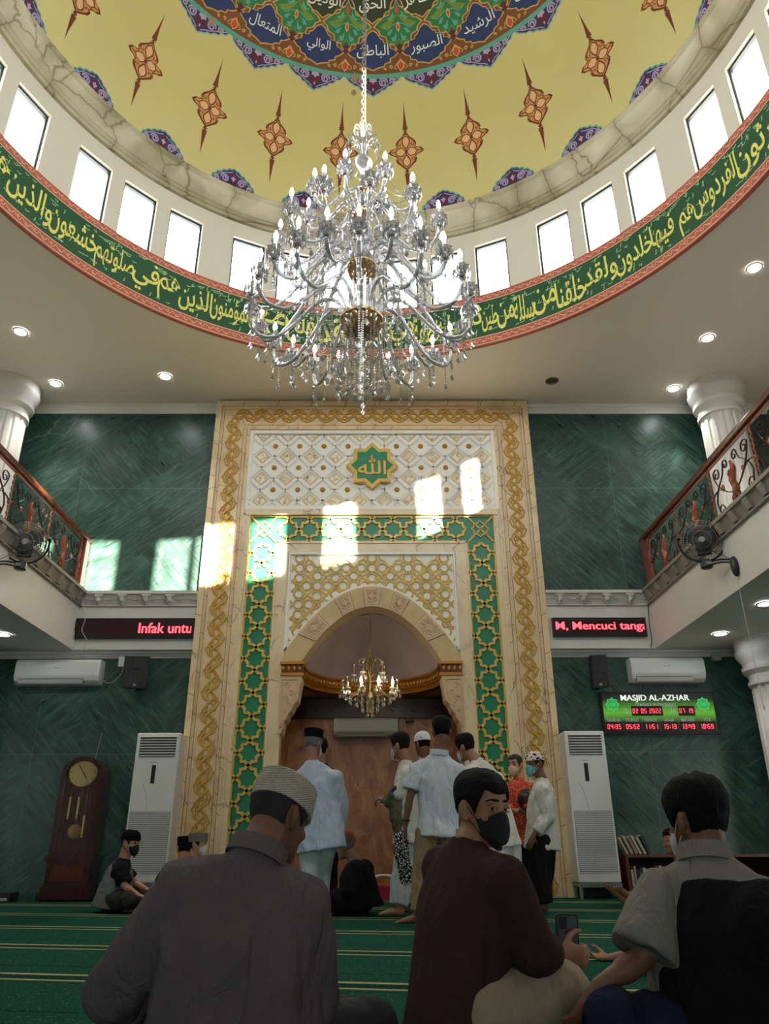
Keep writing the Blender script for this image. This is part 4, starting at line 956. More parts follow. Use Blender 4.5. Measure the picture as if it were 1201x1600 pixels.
for zb, r, h in ((4.24, .165, .17), (4.80, .115, .15), (5.43, .085, .1), (5.72, .065, .08)):
    mb = MB(); fl = lambda i, k: 1+.05*math.cos(k*2*PI*16/64)
    mb.lathe([(.02, zb-.03), (r*.45, zb-.01), (r*.8, zb+h*.25), (r*.98, zb+h*.6), (r, zb+h*.85)], CH, 64, flute=fl, caps=False); mb.lathe([(r, zb+h*.84), (r*1.06, zb+h*.86), (r*1.06, zb+h*.97), (r*.98, zb+h), (.03, zb+h*.9)], CH, 48, mi=1, caps=False)
    mb.build('bowl', [bowlm, brass], ct, sharp=.5)
def candle_arm(path, seed, tip_r, name='arm', lit=True, rr=.0165):
    C0 = WOFF[ct.name]; mb = MB(); pts = smooth_path([CH+Vector((r, 0, z)) for r, z in path], 7)
    n = len(pts); rad = [rr*(1+.16*math.sin(i*1.9)) for i in range(n)]
    mb.tube(pts, rad, 7); a = mb.build(name, rope, ct, sharp=None)
    r, z = path[-1]; o = CH+Vector((r, 0, 0))
    m2 = MB(); fl = lambda i, k: 1+.1*math.cos(k*2*PI*8/32) if i > 2 else 1
    m2.lathe([(.012, z-.05), (.03, z-.035), (.034, z-.01), (.02, z+.004), (.036, z+.01), (.056, z+.028), (.064, z+.055), (.056, z+.05), (.02, z+.03)], o, 32, flute=fl, caps=False)
    for k in range(12):
        q = 2*PI*k/12; drop_geo(m2, o.x+.06*math.cos(q), o.y+.06*math.sin(q), z+.045, .011, .075)
    m2.build('candle_cup', cry, a, sharp=.4)
    m3 = MB(); m3.lathe([(.018, z-.052), (.02, z-.046), (.02, z-.04)], o, 10); m3.build('cup_collar', bowlm, a)
    m4 = MB(); m4.lathe([(.0135, z+.02), (.0135, z+.15)], o, 10); m4.build('candle', candle_m, a, sharp=.5)
    m5 = MB(); m5.lathe([(.012, z+.15), (.017, z+.168), (.018, z+.185), (.013, z+.212), (.003, z+.238)], o, 10); m5.build('bulb', bulb_on if lit else bulb_off, a)
    for f, L in ((1.0, .2), (.9, .22), (.78, .2), (.64, .24), (.5, .2), (.36, .16)):
        p = pts[int((n-1)*f)]; m6 = MB(); strand(m6, p.x, p.y, p.z-.02-(.04 if f == 1 else 0), L+.03*math.sin(seed+f*9), .0075, .02); m6.build('pendant', cry if lit else cry2, a, sharp=None)
    # swing the arm around the stem: pivot at the chandelier's own axis (its root)
    return a
ringA = [(.10, 4.36), (.15, 4.52), (.24, 4.61), (.36, 4.57), (.50, 4.40), (.64, 4.26), (.78, 4.25), (.855, 4.35), (.865, 4.49)]
ringB = [(.08, 4.9), (.13, 5.02), (.22, 5.05), (.36, 4.9), (.52, 4.62), (.66, 4.42), (.79, 4.36), (.86, 4.42), (.865, 4.49)]
ring2 = [(.07, 4.9), (.12, 5.1), (.2, 5.2), (.31, 5.14), (.43, 4.98), (.56, 4.92), (.65, 5.0), (.68, 5.15)]
ring3 = [(.06, 5.5), (.10, 5.62), (.17, 5.66), (.26, 5.54), (.36, 5.40), (.44, 5.41), (.47, 5.52)]
for path, n, off, sd_ in ((ringA, 12, 0, 1), (ringB, 12, 15, 2), (ring2, 12, 6, 3), (ring3, 9, 14, 4)):
    a0 = candle_arm(path, sd_, path[-1][0])
    a0.rotation_euler.z = math.radians(off)
    for k in range(1, n): copy_tree(a0, rz=math.radians(off+360.0*k/n), parent=ct)
# strands below the lowest bowl: each a part; longest in the middle
mbs = {}
cnt = 0
for r, n, zt, L in ((.045, 6, 4.12, .46), (.10, 11, 4.2, .50), (.165, 14, 4.25, .49), (.235, 16, 4.30, .46), (.32, 18, 4.3, .40), (.42, 20, 4.36, .34)):
    m0 = MB(); strand(m0, CH.x+r, CH.y, zt, L, .0095, .025); s0 = m0.build('crystal_strand', cry2, ct, sharp=None); s0.rotation_euler.z = r*7
    for k in range(1, n): copy_tree(s0, rz=r*7+2*PI*k/n, parent=ct)
# draped bead garlands between candles
for (r, zz, n, off, sag, rin, zin) in ((.865, 4.52, 24, 0, .13, .3, 4.95), (.68, 5.17, 12, 6, .16, .2, 5.5), (.47, 5.54, 9, 14, .12, .1, 5.95)):
    for k in range(n):
        mb = MB(); a, b = math.radians(off+360*k/n), math.radians(off+360*(k+1)/n)
        p, q = Vector((r*math.cos(a), r*math.sin(a), zz)), Vector((r*math.cos(b), r*math.sin(b), zz)); m = int((p-q).length/.02)+3
        for i in range(m):
            t = i/m; c = p.lerp(q, t); bead(mb, CH+c-Vector((0, 0, sag*4*t*(1-t))), .0085)
        drop_geo(mb, *(CH+p.lerp(q, .5)-Vector((0, 0, sag+.01))), .018, .07); mb.build('bead_garland', cry, ct, sharp=None); mb = MB()
        q2 = Vector((rin*math.cos(a), rin*math.sin(a), zin)); m = int((p-q2).length/.024)
        for i in range(m): t = i/m; c = p.lerp(q2, t); bead(mb, CH+c-Vector((0, 0, .12*4*t*(1-t))), .008)
        mb.build('bead_chain', cry, ct, sharp=None)
f0 = None
for k in range(10):
    if f0 is None:
        mb = MB()
        for pth, rr in (([(.02, 6.2), (.05, 6.34), (.11, 6.40), (.155, 6.34), (.15, 6.28)], .008), ([(.015, 6.42), (.03, 6.52), (.065, 6.56), (.09, 6.51)], .007)):
            pts = smooth_path([CH+Vector((r, 0, z)) for r, z in pth], 4); mb.tube(pts, rr, 6); strand(mb, pts[-1].x, pts[-1].y, pts[-1].z, .12, .007, .015)
        f0 = mb.build('crown_frond', cry, ct)
    else: copy_tree(f0, rz=2*PI*k/10, parent=ct)
# ------------------------------------------------------------------ small chandelier in the niche
NC = Vector((P(578, 1080, 10.95).x, 10.95, 0)); zt = lambda y: P(578, y, 10.95).z
nc = thing('niche_chandelier', (NC.x, NC.y, zt(1130)), 'small brass and crystal chandelier hanging inside the arched niche', 'chandelier')
shade_m = glass_pane('shade_glass', (.9, .86, .8), .25)
mb = MB(); mb.tube([(NC.x, NC.y, zt(1020)), (NC.x, NC.y, 3.73)], .006, 5)
for k in range(16): mb.sphere((NC.x, NC.y, zt(1018)+k*.035), (.009, .009, .014), 5, 4)
mb.build('chain', brass, nc)
mb = MB(); z0 = zt(1085); mb.lathe([(.008, z0-.3), (.03, z0-.26), (.012, z0-.2), (.03, z0-.12), (.06, z0-.05), (.05, z0), (.025, z0+.08), (.018, z0+.2), (.032, z0+.26), (.02, z0+.32), (.03, z0+.45), (.05, z0+.5), (.012, z0+.53), (.01, z0+.66)], NC, 16); mb.build('stem', brass, nc, sharp=.5)
def nc_arm(r, zc, seed, lit):
    mb = MB(); mb.tube(smooth_path([NC+Vector(q) for q in ((.03, 0, zc-.03), (r*.3, 0, zc+.06), (r*.6, 0, zc-.08), (r*.9, 0, zc-.1), (r, 0, zc-.02))], 4), .008, 6); a = mb.build('arm', brass, nc)
    o = NC+Vector((r, 0, 0)); m = MB(); m.lathe([(.01, zc-.03), (.045, zc-.01), (.05, zc+.005), (.02, zc+.01)], o, 14)
    for k in range(7): q = 2*PI*k/7; strand(m, o.x+.045*math.cos(q), o.y+.045*math.sin(q), zc-.01, .1, .006, .012)
    m.build('drip_tray', cry2, a, sharp=None)
    m = MB(); m.lathe([(.026, zc+.01), (.034, zc+.05), (.026, zc+.1), (.036, zc+.16)], o, 14, caps=False); m.build('glass_shade', shade_m, a, sharp=None)
    m = MB(); m.lathe([(.008, zc+.01), (.008, zc+.05), (.017, zc+.07), (.016, zc+.1), (.003, zc+.13)], o, 8); m.build('bulb', mat('warm_bulb', (1, .9, .7), .3, emit=(1, .86, .62), es=18.0) if lit else bulb_off, a)
    return a
k0 = 0
for r, zc, n, off in ((.4, z0+.05, 10, 0), (.24, z0+.28, 5, 30)):
    for k in range(n):
        a = nc_arm(r, zc, k, (k % 10) in (7, 8, 9)); a.rotation_euler.z = math.radians(off+k*360/n)
        # arms turn about the root, which stands on the axis
for k in range(6):
    mb = MB(); mb.tube(smooth_path([NC+Vector(q) for q in ((.02, 0, z0+.34), (.08, 0, z0+.5), (.15, 0, z0+.5), (.16, 0, z0+.43), (.12, 0, z0+.42))], 4), .007, 6); a = mb.build('scroll', brass, nc); a.rotation_euler.z = k*PI/3
for r, n, zt_, L in ((.05, 6, z0-.1, .24), (.12, 10, z0-.06, .2), (.2, 14, z0-.04, .15), (.3, 16, z0-.02, .12)):
    for k in range(n):
        if k == 0: m0 = MB(); strand(m0, NC.x+r, NC.y, zt_, L, .008, .016); s0 = m0.build('crystal_strand', cry2, nc, sharp=None)
        else: copy_tree(s0, rz=2*PI*k/n, parent=nc)
# ------------------------------------------------------------------ downlights
lens_on = mat('lamp_lens', (1, 1, 1), .4, emit=(.95, .97, 1.0), es=14.0); lens_off = mat('lamp_dark', lin((70, 58, 46)), .4)
def downlight(p, label, on=True, trim=white):
    t = thing('downlight', p, label, 'ceiling light', 'downlights in the ceilings'); mb = MB(); z = p[2]
    mb.lathe([(.105, z-.002), (.1, z-.012), (.08, z-.014), (.075, z-.004)], (p[0], p[1], 0), 24, caps=False); mb.build('trim_ring', trim, t)
    mb = MB(); mb.lathe([(.076, z-.006), (.001, z-.004)], (p[0], p[1], 0), 20, caps=False); mb.build('lens', lens_on if on else lens_off, t)
    if on:
        ld = bpy.data.lights.new('downlight_lamp', 'SPOT'); ld.energy = 30 if p[2] > 5 else 8; ld.spot_size = math.radians(80); ld.spot_blend = .6; ld.color = (1, .93, .82); ld.shadow_soft_size = .06
        lo = bpy.data.objects.new('downlight_lamp', ld); COL.objects.link(lo); lo.parent = t; lo.location = (0, 0, -.03)
for px, py, lb, on in ((32, 518, 'lit round downlight in the ceiling at the far left, nearest the dome band', 1), (87, 599, 'lit round downlight above the left fluted column capital', 1), (258, 588, 'lit round downlight left of the chandelier, above the left marble wall', 1),
    (1178, 418, 'lit round downlight at the far right, top of the ceiling row', 1), (1105, 528, 'lit round downlight, middle of the right ceiling row', 1), (1052, 607, 'lit round downlight above the right fluted column capital', 1), (862, 595, 'unlit brown downlight in the ceiling right of the chandelier', 0)):
    q = PZ(px, py, CEIL-.004); downlight((q.x, q.y, CEIL-.002), lb, on, white if on else bowlm)
for px, py, lb in ((5, 991, 'lit downlight under the left balcony'), (1195, 943, 'lit downlight under the right balcony, nearer the hall middle'), (1125, 990, 'lit downlight under the right balcony, above the wall air conditioner')):
    q = PZ(px, py, BAL0-.004); downlight((q.x, q.y, BAL0-.002), lb)
# ------------------------------------------------------------------ balcony railings
wroughtm = mat('wrought_iron', lin((58, 38, 32)), .45, .4); copperm = mat('copper_leaf', lin((150, 84, 66)), .35, .5); railwood = wood('rail_wood', (84, 40, 22), (124, 64, 34), .25)
def spir(cx, cy, r, a0, turns, s=1, n=14): return [(cx+r*(1-.78*i/n)*math.cos(a0+s*2*PI*turns*i/n), cy+r*(1-.78*i/n)*math.sin(a0+s*2*PI*turns*i/n)) for i in range(n+1)]
PW = 1.12
def railing(xs, s_, label):
    x = xs-s_*-.11; z0 = BAL1-.01; t = thing('balcony_railing', (x, FRONT, z0), label, 'railing', 'balcony railings')
    Y1, Y0 = FRONT+.15, -4.8
    mb = MB(); zt_ = z0+.9
    mb.prism([(-.055, zt_-.05), (.055, zt_-.05), (.06, zt_-.02), (.04, zt_+.02), (0, zt_+.03), (-.04, zt_+.02), (-.06, zt_-.02)], lambda a, b: (x+a, Y0, b), lambda a, b: (x+a, Y1, b)); mb.build('handrail', railwood, t)
    mb = MB(); mb.b2((x-.012, Y0, zt_-.075), (x+.012, Y1, zt_-.05)); mb.build('upper_rail', copperm, t)
    mb = MB(); mb.b2((x-.012, Y0, z0+.06), (x+.012, Y1, z0+.08)); mb.build('bottom_rail', wroughtm, t)
    mb = MB(); mb.b2((x-.05, Y1-.14, z0), (x+.05, Y1-.02, zt_-.05)); mb.b2((x-.065, Y1-.16, z0), (x+.065, Y1, z0+.08)); mb.build('end_post', mat('end_post_wood', lin((120, 66, 52)), .35), t)
    p0 = None; sp0 = None; k = 0; y = Y1-.2
    while y > Y0+1:
        if p0 is None:
            mb = MB(); n = 60; pts = [(x+.006*math.cos(i*1.1), y+.006*math.sin(i*1.1), z0+.01+(.88-.05)*i/n) for i in range(n+1)]
            mb.tube(pts, [.012+.004*math.sin(i*1.1) for i in range(n+1)], 6); mb.sphere((x, y, z0+.42), (.028, .028, .04), 8, 6); p0 = mb.build('twisted_post', copperm, t)
            mb = MB()
            def cv(pts2, w_, mi=0):
                q = [(x, y-a, z0+b) for a, b in smooth_path([(a, b, 0) for a, b in pts2], 2)] if False else [(x, y-p.x, z0+p.y) for p in smooth_path([(a, b, 0) for a, b in pts2], 2)]
                mb.tube(q, w_, 5, side=(1, 0, 0), ry=[v*.55 for v in w_] if hasattr(w_, '__len__') else w_*.55, mi=mi)
            for m_ in (1, -1):
                f = lambda L: [(PW/2+m_*(a-PW/2), b) for a, b in L]
                cv(f(spir(.2, .66, .085, PI*.9, 1.25, -1)[::-1]+[(.17, .56), (.28, .44), (.42, .34)]+spir(.50, .24, .075, PI*.6, 1.1, -1)[1:]), .011)
                cv(f(spir(.18, .22, .085, -PI*.5, 1.25, 1)[::-1]+[(.1, .34), (.2, .5), (.34, .6)]+spir(.44, .68, .07, PI*.9, 1.1, -1)[1:]), .011)
                cv(f([(0, .42), (.08, .46), (.2, .47), (.3, .42), (.38, .36)]), [.008]*3+[.02]*4+[.01]*2 if False else .012)
                cv(f([(.02, .1), (.1, .2), (.2, .13), (.3, .11), (.42, .15)]), .01)
            L = [(PW/2, .09), (PW/2-.03, .2), (PW/2+.03, .32), (PW/2-.02, .44), (PW/2+.05, .56), (PW/2+.02, .66)]; n = len(smooth_path([(a, b, 0) for a, b in L], 2))
            cv(L, [.02+.028*math.sin(PI*i/(n-1)) for i in range(n)], 1)
            for a, b in ((.3, .45), (.82, .45), (.5, .55), (.62, .3)): mb.sphere((x, y-a, z0+b), (.016, .05, .03), 7, 5, mi=1, rot=Matrix.Rotation(a*5, 3, 'X'))
            sp0 = mb.build('scroll_panel', [wroughtm, copperm], t, sharp=None)
        else:
            copy_tree(p0, (0, -k*PW, 0), parent=t); copy_tree(sp0, (0, -k*PW, 0), parent=t)
        k += 1; y -= PW
railing(SIDE_L, -1, 'wrought iron scroll railing with wooden handrail on the left balcony'); railing(SIDE_R, 1, 'wrought iron scroll railing with wooden handrail on the right balcony')
# ------------------------------------------------------------------ wall fans
fanb = mat('fan_black', (.014, .014, .016), .38); fanblade = mat('fan_blade', lin((44, 42, 40)), .35); cagem = mat('fan_cage', lin((128, 124, 116)), .4, .3)
hubm = mat('fan_hub', lin((170, 168, 164)), .4)
def wall_fan(base, c, nrm, s_, label):
    t = thing('wall_fan', base, label, 'fan', 'wall fans on the balcony fronts'); base, c, n = Vector(base), Vector(c), Vector(nrm).normalized()
    side = n.cross(Vector((0, 0, 1))).normalized(); up = side.cross(n).normalized()
    M = Matrix((side, up, n)).transposed()
    def fr(f): return lambda v: c+M @ Vector(v)
    R_ = .225
    mb = MB()
    for z_, rr in ((.07, .1), (.055, .16), (.03, .2), (0, R_), (-.05, R_), (-.09, .16)): mb.tube([fr(0)((rr*math.cos(q), rr*math.sin(q), z_)) for q in [2*PI*i/32 for i in range(32)]], .0042, 4, True)
    for i in range(44):
        q = 2*PI*i/44; mb.tube([fr(0)((r*math.cos(q+tw), r*math.sin(q+tw), z_)) for r, z_, tw in ((.04, .075, 0), (.13, .065, .06), (.2, .032, .1), (R_, 0, .12), (R_, -.05, .12), (.15, -.09, .12), (.06, -.1, .12))], .002, 3, caps=False)
    mb.build('cage', cagem, t)
    mb = MB()
    for k in range(3):
        q0 = 2*PI*k/3+.5; pts = []
        for i in range(7):
            r = .035+.165*i/6; w_ = .055+.045*math.sin(PI*min(1, i/5.0)*.8); pts.append((r, w_))
        vs = []
        for r, w_ in pts:
            for sg in (-1, 1): q = q0+sg*w_/max(r, .06)*.95; vs.append(fr(0)((r*math.cos(q), r*math.sin(q), sg*.022-.01)))
        mb.add(vs, [(2*i, 2*i+1, 2*i+3, 2*i+2) for i in range(6)], 0, True)
    bl = mb.build('blades', fanblade, t); so = bl.modifiers.new('s', 'SOLIDIFY'); so.thickness = .003
    mb = MB(); m2 = MB(); m2.lathe([(.001, .082), (.03, .08), (.036, .07), (.036, -.03), (.001, -.03)], (0, 0, 0), 18); mb.merge(m2, fr(0)); mb.build('hub', hubm, t)
    mb = MB(); m2 = MB(); m2.lathe([(.001, -.05), (.065, -.06), (.07, -.09), (.06, -.17), (.03, -.19), (.001, -.19)], (0, 0, 0), 18); mb.merge(m2, fr(0)); mb.build('motor', fanb, t)
    # half-ring yoke, pivot box, arm and bracket
    b0 = c+Vector((0, 0, -R_-.09))
    mb = MB(); pts = [c+M @ Vector(((R_+.03)*math.sin(q), -(R_+.03)*math.cos(q), -.02)) for q in [-1.75+3.5*i/18 for i in range(19)]]
    mb.tube(pts, .013, 7)
    for q in (pts[0], pts[-1]): mb.sphere(q, .024, 8, 6)
    mb.build('yoke', fanb, t)
    mb = MB(); mb.lathe([(.05, -.04), (.066, -.03), (.066, .045), (.05, .06)], b0, 18); mb.b2(b0+Vector((-.03, -.072, -.01)), b0+Vector((.03, -.064, .025)), 1); mb.build('pivot_box', [fanb, mat('rating_label', lin((150, 150, 150)), .5)], t)
    mb = MB()
    for dz in (-.012, .03): mb.tube(smooth_path([b0+Vector((0, 0, dz)), b0+(base-b0)*.45+Vector((0, 0, dz*.8+.03)), b0+(base-b0)*.8+Vector((0, 0, dz*.8+.02)), base+Vector((-s_*.05, 0, dz))], 5), .011, 6)
    mb.build('arm', fanb, t)
    mb = MB(); mb.sphere(base+Vector((-s_*.028, 0, -.04)), (.042, .05, .12), 12, 8); mb.build('bracket', fanb, t)
    mb = MB(); mb.tube(smooth_path([pts[-1 if s_ > 0 else 0], b0+(base-b0)*.35+Vector((0, -.02, .14)), b0+(base-b0)*.75+Vector((0, -.01, .06)), base+Vector((-s_*.04, 0, .05))], 6), .004, 5); mb.build('power_lead', fanb, t)
cL = P(40, 846, 8.15); cR = P(1096, 843, 7.95)
wall_fan((SIDE_L, cL.y-.34, 3.46), cL, (.30, -1, -.45), -1, 'black caged wall fan on the left balcony front')
wall_fan((SIDE_R, cR.y-.28, 3.42), cR, (-.45, -1, -.35), 1, 'black caged wall fan on the right balcony front')
cordm = mat('white_cord', lin((200, 198, 190)), .6); cordk = mat('dark_cord', (.02, .02, .02), .6)
mb = MB(); q0 = Vector((SIDE_R-.03, cR.y-.28, 3.3)); mb.tube([q0, q0+Vector((0, 0, -.8)), q0+Vector((0, 0, -1.42))], .0035, 5); mb.tube([q0+Vector((0, .0, -1.42)), q0+Vector((0, 0, -1.46))], .01, 6)
tag(mb.build('pull_cord', cordm, loc=q0), 'thin pale pull cord hanging below the right wall fan', 'cord')
# ------------------------------------------------------------------ air conditioners
acw = mat('ac_white', lin((226, 226, 222)), .35); acg = mat('ac_vent', lin((34, 34, 36)), .5); acl = mat('ac_grey', lin((170, 170, 168)), .4)
def wall_ac(x0, x1, z0, z1, wall, label, body=acw, strip=True):
    t = thing('split_air_conditioner', ((x0+x1)/2, wall, z0), label, 'air conditioner'); h = z1-z0; d = .22; mb = MB()
    pr = [(0, z0), (.12, z0-.0), (.19, z0+h*.12), (d, z0+h*.3), (d, z0+h*.85), (d-.04, z1), (0, z1)]
    mb.prism(pr, lambda a, b: (x0, wall-a, b), lambda a, b: (x1, wall-a, b)); b = mb.build('body', body, t)
    bv = b.modifiers.new('b', 'BEVEL'); bv.width = .012; bv.segments = 2
    w_ = x1-x0; mb = MB(); mb.prism([(.1, z0-.003), (.185, z0+h*.12-.004), (.208, z0+h*.2), (.12, z0+.03)], lambda a, c: (x0+.06*w_, wall-a-.006, c), lambda a, c: (x1-.18*w_, wall-a-.006, c)); v = mb.build('vent', acg, t)
    mb = MB(); mb.prism([(.175, z0+h*.03), (.18, z0+h*.03), (.212, z0+h*.17), (.207, z0+h*.175)], lambda a, c: (x0+.06*w_, wall-a-.012, c), lambda a, c: (x1-.18*w_, wall-a-.012, c)); mb.build('louver', body, t)
    mb = MB(); mb.b2((x1-.06*w_-.015, wall-d-.004, z0+h*.34), (x1-.06*w_, wall-d+.002, z0+h*.37)); mb.b2((x0+.45*w_, wall-d-.003, z0+h*.62), (x0+.53*w_, wall-d+.002, z0+h*.645)); mb.build('indicator', acl, t)
    mb = MB(); mb.b2((x0+.01, wall-d-.002, z0+h*.33), (x1-.01, wall-d+.003, z0+h*.34)); mb.build('panel_seam', acl, t)
a, b = P(27, 1030, 10.4), P(153, 1066, 10.4); wall_ac(a.x, b.x, b.z-.02, a.z, WALLY, 'white wall-mounted air conditioner under the left balcony, above the clock')
a, b = P(983, 1027, 10.4), P(1104, 1062, 10.4); wall_ac(a.x, b.x, b.z-.02, a.z, WALLY, 'white wall-mounted air conditioner above the prayer time board')
a, b = P(521, 1122, 11.8), P(622, 1151, 11.8); wall_ac(a.x, b.x, b.z, a.z, NB-.005, 'silver-grey wall air conditioner inside the prayer niche', mat('ac_silver', lin((186, 184, 176)), .35))
galv = mat('galvanised_angle', lin((150, 152, 152)), .4, .6)
def floor_ac(x0, x1, z0, z1, yf, label, stand):
    t = thing('floor_standing_air_conditioner', ((x0+x1)/2, yf+.17, 0), label, 'air conditioner', 'floor-standing air conditioners'); d = .34
    mb = MB(); mb.b2((x0, yf, z0), (x1, yf+d, z1)); b = mb.build('cabinet', acw, t); bv = b.modifiers.new('b', 'BEVEL'); bv.width = .02; bv.segments = 3
    w_, h = x1-x0, z1-z0; mb = MB(); mb.b2((x0+.05, yf-.004, z1-.30), (x1-.05, yf+.02, z1-.045)); g = mb.build('outlet', acg, t)
    mb = MB()
    for k in range(8): mb.box(((x0+x1)/2, yf-.006, z1-.285+k*.0335), (w_-.1, .014, .012), rot=Matrix.Rotation(.5, 3, 'X'))
    mb.build('outlet_slats', acw, g)
    mb = MB(); cx = (x0+x1)/2-.02; mb.b2((cx-.025, yf-.004, z1-.62), (cx+.025, yf+.01, z1-.4)); dsp = mb.build('display_strip', black, t)
    mb = MB(); mb.b2((cx-.05, yf-.003, z1-.37), (cx+.03, yf+.005, z1-.36)); mb.build('name_badge', acl, t)
    mb = MB(); mb.b2((x0+.03, yf-.002, z0+.11), (x1-.03, yf+.01, z0+h*.46)); g2 = mb.build('intake', mat('intake_grey', lin((120, 122, 122)), .5), t)
    mb = MB(); n = 32
    for k in range(n): z = z0+.12+(h*.46-.13)*k/(n-1); mb.b2((x0+.035, yf-.008, z-.006), (x1-.035, yf, z+.006))
    mb.build('intake_slats', acw, g2)
    mb = MB()
    for xx in (x0+.004, x1-.022): mb.b2((xx, yf+.006, z0+.02), (xx+.018, yf+.012, z1-.02))
    mb.build('side_trim', acl, t)
    mb = MB(); mb.tube(smooth_path([(cx-.12, yf-.004, z1-.62), (cx-.05, yf-.005, z1-.8), (cx+.0, yf-.005, z1-1.2), (cx-.02, yf-.011, z0+.2)], 6), .0022, 4); mb.build('wire', acl, t)
    mb = MB(); e = .035
    if stand:
        for xx in (x0+.01, x1-.01-e):
            for yy in (yf+.01, yf+d-.045): mb.b2((xx, yy, 0), (xx+e, yy+e, z0-.045))
        mb.b2((x0, yf, z0-.045), (x1, yf+.02, z0-.002)); mb.b2((x0, yf+d-.03, z0-.045), (x1, yf+d-.01, z0-.002))
        for xx in (x0, x1-.03): mb.b2((xx, yf, z0-.04), (xx+.03, yf+d-.01, z0-.003))
        m2 = mb; st = mb.build('angle_iron_stand', galv, t); mb = MB()
        for k in range(16): mb.b2((x0+.03+k*.031, yf-.003, z0-.03), (x0+.042+k*.031, yf+.004, z0-.018))
        mb.build('bolt_holes', black, st)
    else: mb.b2((x0+.01, yf+.01, 0), (x1-.01, yf+d-.01, z0)); mb.build('plinth', acl, t)
a, b = P(215, 1145, 10.05), P(283, 1145, 10.05); floor_ac(a.x, b.x, .2, a.z, 10.05, 'white floor-standing air conditioner left of the prayer niche, beside the clock', True)
a, b = P(880, 1142, 10.05), P(943, 1142, 10.05); floor_ac(a.x, b.x, P(940, 1380, 10.05).z, a.z, 10.05, 'white floor-standing air conditioner on an angle-iron stand right of the prayer niche', True)
# ------------------------------------------------------------------ loudspeakers
spk = mat('speaker_black', (.013, .012, .013), .5); spg = mat('speaker_mesh', (.03, .028, .03), .6)
def loudspeaker(px0, py0, px1, py1, yf, yaw, label):
    a, b = P(px0, py0, yf), P(px1, py1, yf); c = (a+b)/2; w_, h, d = (b.x-a.x)*.95, a.z-b.z, .24
    t = thing('loudspeaker', (c.x, yf+.15, b.z), label, 'loudspeaker', 'loudspeakers on the front wall'); R_ = Matrix.Rotation(yaw, 3, 'Z') @ Matrix.Rotation(math.radians(8), 3, 'X')
    fr = lambda v: Vector((c.x, yf+.12, c.z))+R_ @ Vector(v)
    mb = MB(); mb.prism([(-w_/2, -.12), (w_/2, -.12), (w_*.36, .12), (-w_*.36, .12)], lambda p, q: fr((p, q, -h/2)), lambda p, q: fr((p, q, h/2))); mb.build('enclosure', spk, t)
    mb = MB(); mb.b2((-w_/2+.015, -.128, -h/2+.015), (w_/2-.015, -.118, h/2-.015)); m2 = MB(); m2.merge(mb, fr); m2.build('grille', spg, t)
    for z_, r in ((-.06, w_*.33), (.12, w_*.16)):
        m = MB(); m.tube([(r*math.cos(q), -.131, z_+r*math.sin(q)) for q in [2*PI*i/28 for i in range(28)]], .005, 5, True); m2 = MB(); m2.merge(m, fr); m2.build('driver_ring', mat('driver_ring_grey', lin((52, 50, 52)), .4), t)
    mb = MB(); mb.b2((-.02, -.132, -h/2+.03), (.02, -.126, -h/2+.06)); m2 = MB(); m2.merge(mb, fr); m2.build('badge', acl, t)
    mb = MB(); mb.tube([fr((0, .1, -h/2+.03)), Vector((c.x, yf+.2, b.z+.0)), (c.x+.01, WALLY-.01, b.z+.05)], .022, 6); mb.b2((c.x-.04, WALLY-.03, b.z+.04), (c.x+.05, WALLY-.003, b.z+.14)); mb.build('wall_bracket', spk, t)
loudspeaker(194, 1024, 228, 1073, 10.25, .12, 'black loudspeaker left of the niche, beside the left wall air conditioner'); loudspeaker(921, 1022, 953, 1072, 10.25, -.04, 'black loudspeaker right of the niche, beside the right wall air conditioner')
# ------------------------------------------------------------------ running-text signs
ledred = mat('led_red', (.5, .02, .02), .5, emit=(1, .05, .07), es=1.0); ledbg = mat('led_dark', lin((44, 12, 18)), .35); frm = mat('sign_frame', (.012, .011, .012), .35)
def led_sign(px0, py0, px1, py1, words_, cxpix, wpix, label):
    a, b = P(px0, py0, FRONT-.06), P(px1, py1, FRONT-.06); t = thing('running_text_sign', ((a.x+b.x)/2, FRONT, b.z), label, 'led sign'); y = FRONT-.06
    mb = MB(); mb.b2((a.x, y, b.z), (b.x, FRONT-.002, a.z)); mb.build('housing', frm, t); mb = MB(); mb.b2((a.x+.03, y-.003, b.z+.035), (b.x-.03, y+.01, a.z-.035)); sc = mb.build('display', ledbg, t)
    x = P(cxpix, (py0+py1)/2, y).x; w_ = P(cxpix+wpix/2, (py0+py1)/2, y).x-P(cxpix-wpix/2, (py0+py1)/2, y).x
    mb = MB(); flat_text(mb, words_, (x, y-.006, (a.z+b.z)/2), w_, .15, .006, xmax=b.x-.034); flat_text(mb, words_, (x+.006, y-.0065, (a.z+b.z)/2), w_, .15, .006, xmax=b.x-.034); mb.build('glowing_text', ledred, sc)
led_sign(114, 966, 301, 997, 'Infak untu', 258, 83, 'long dark sign left of the niche with red text Infak untu'); led_sign(862, 965, 1012, 994, 'M, Mencuci tanga', 939.5, 143, 'dark sign right of the niche with red text M, Mencuci tang')
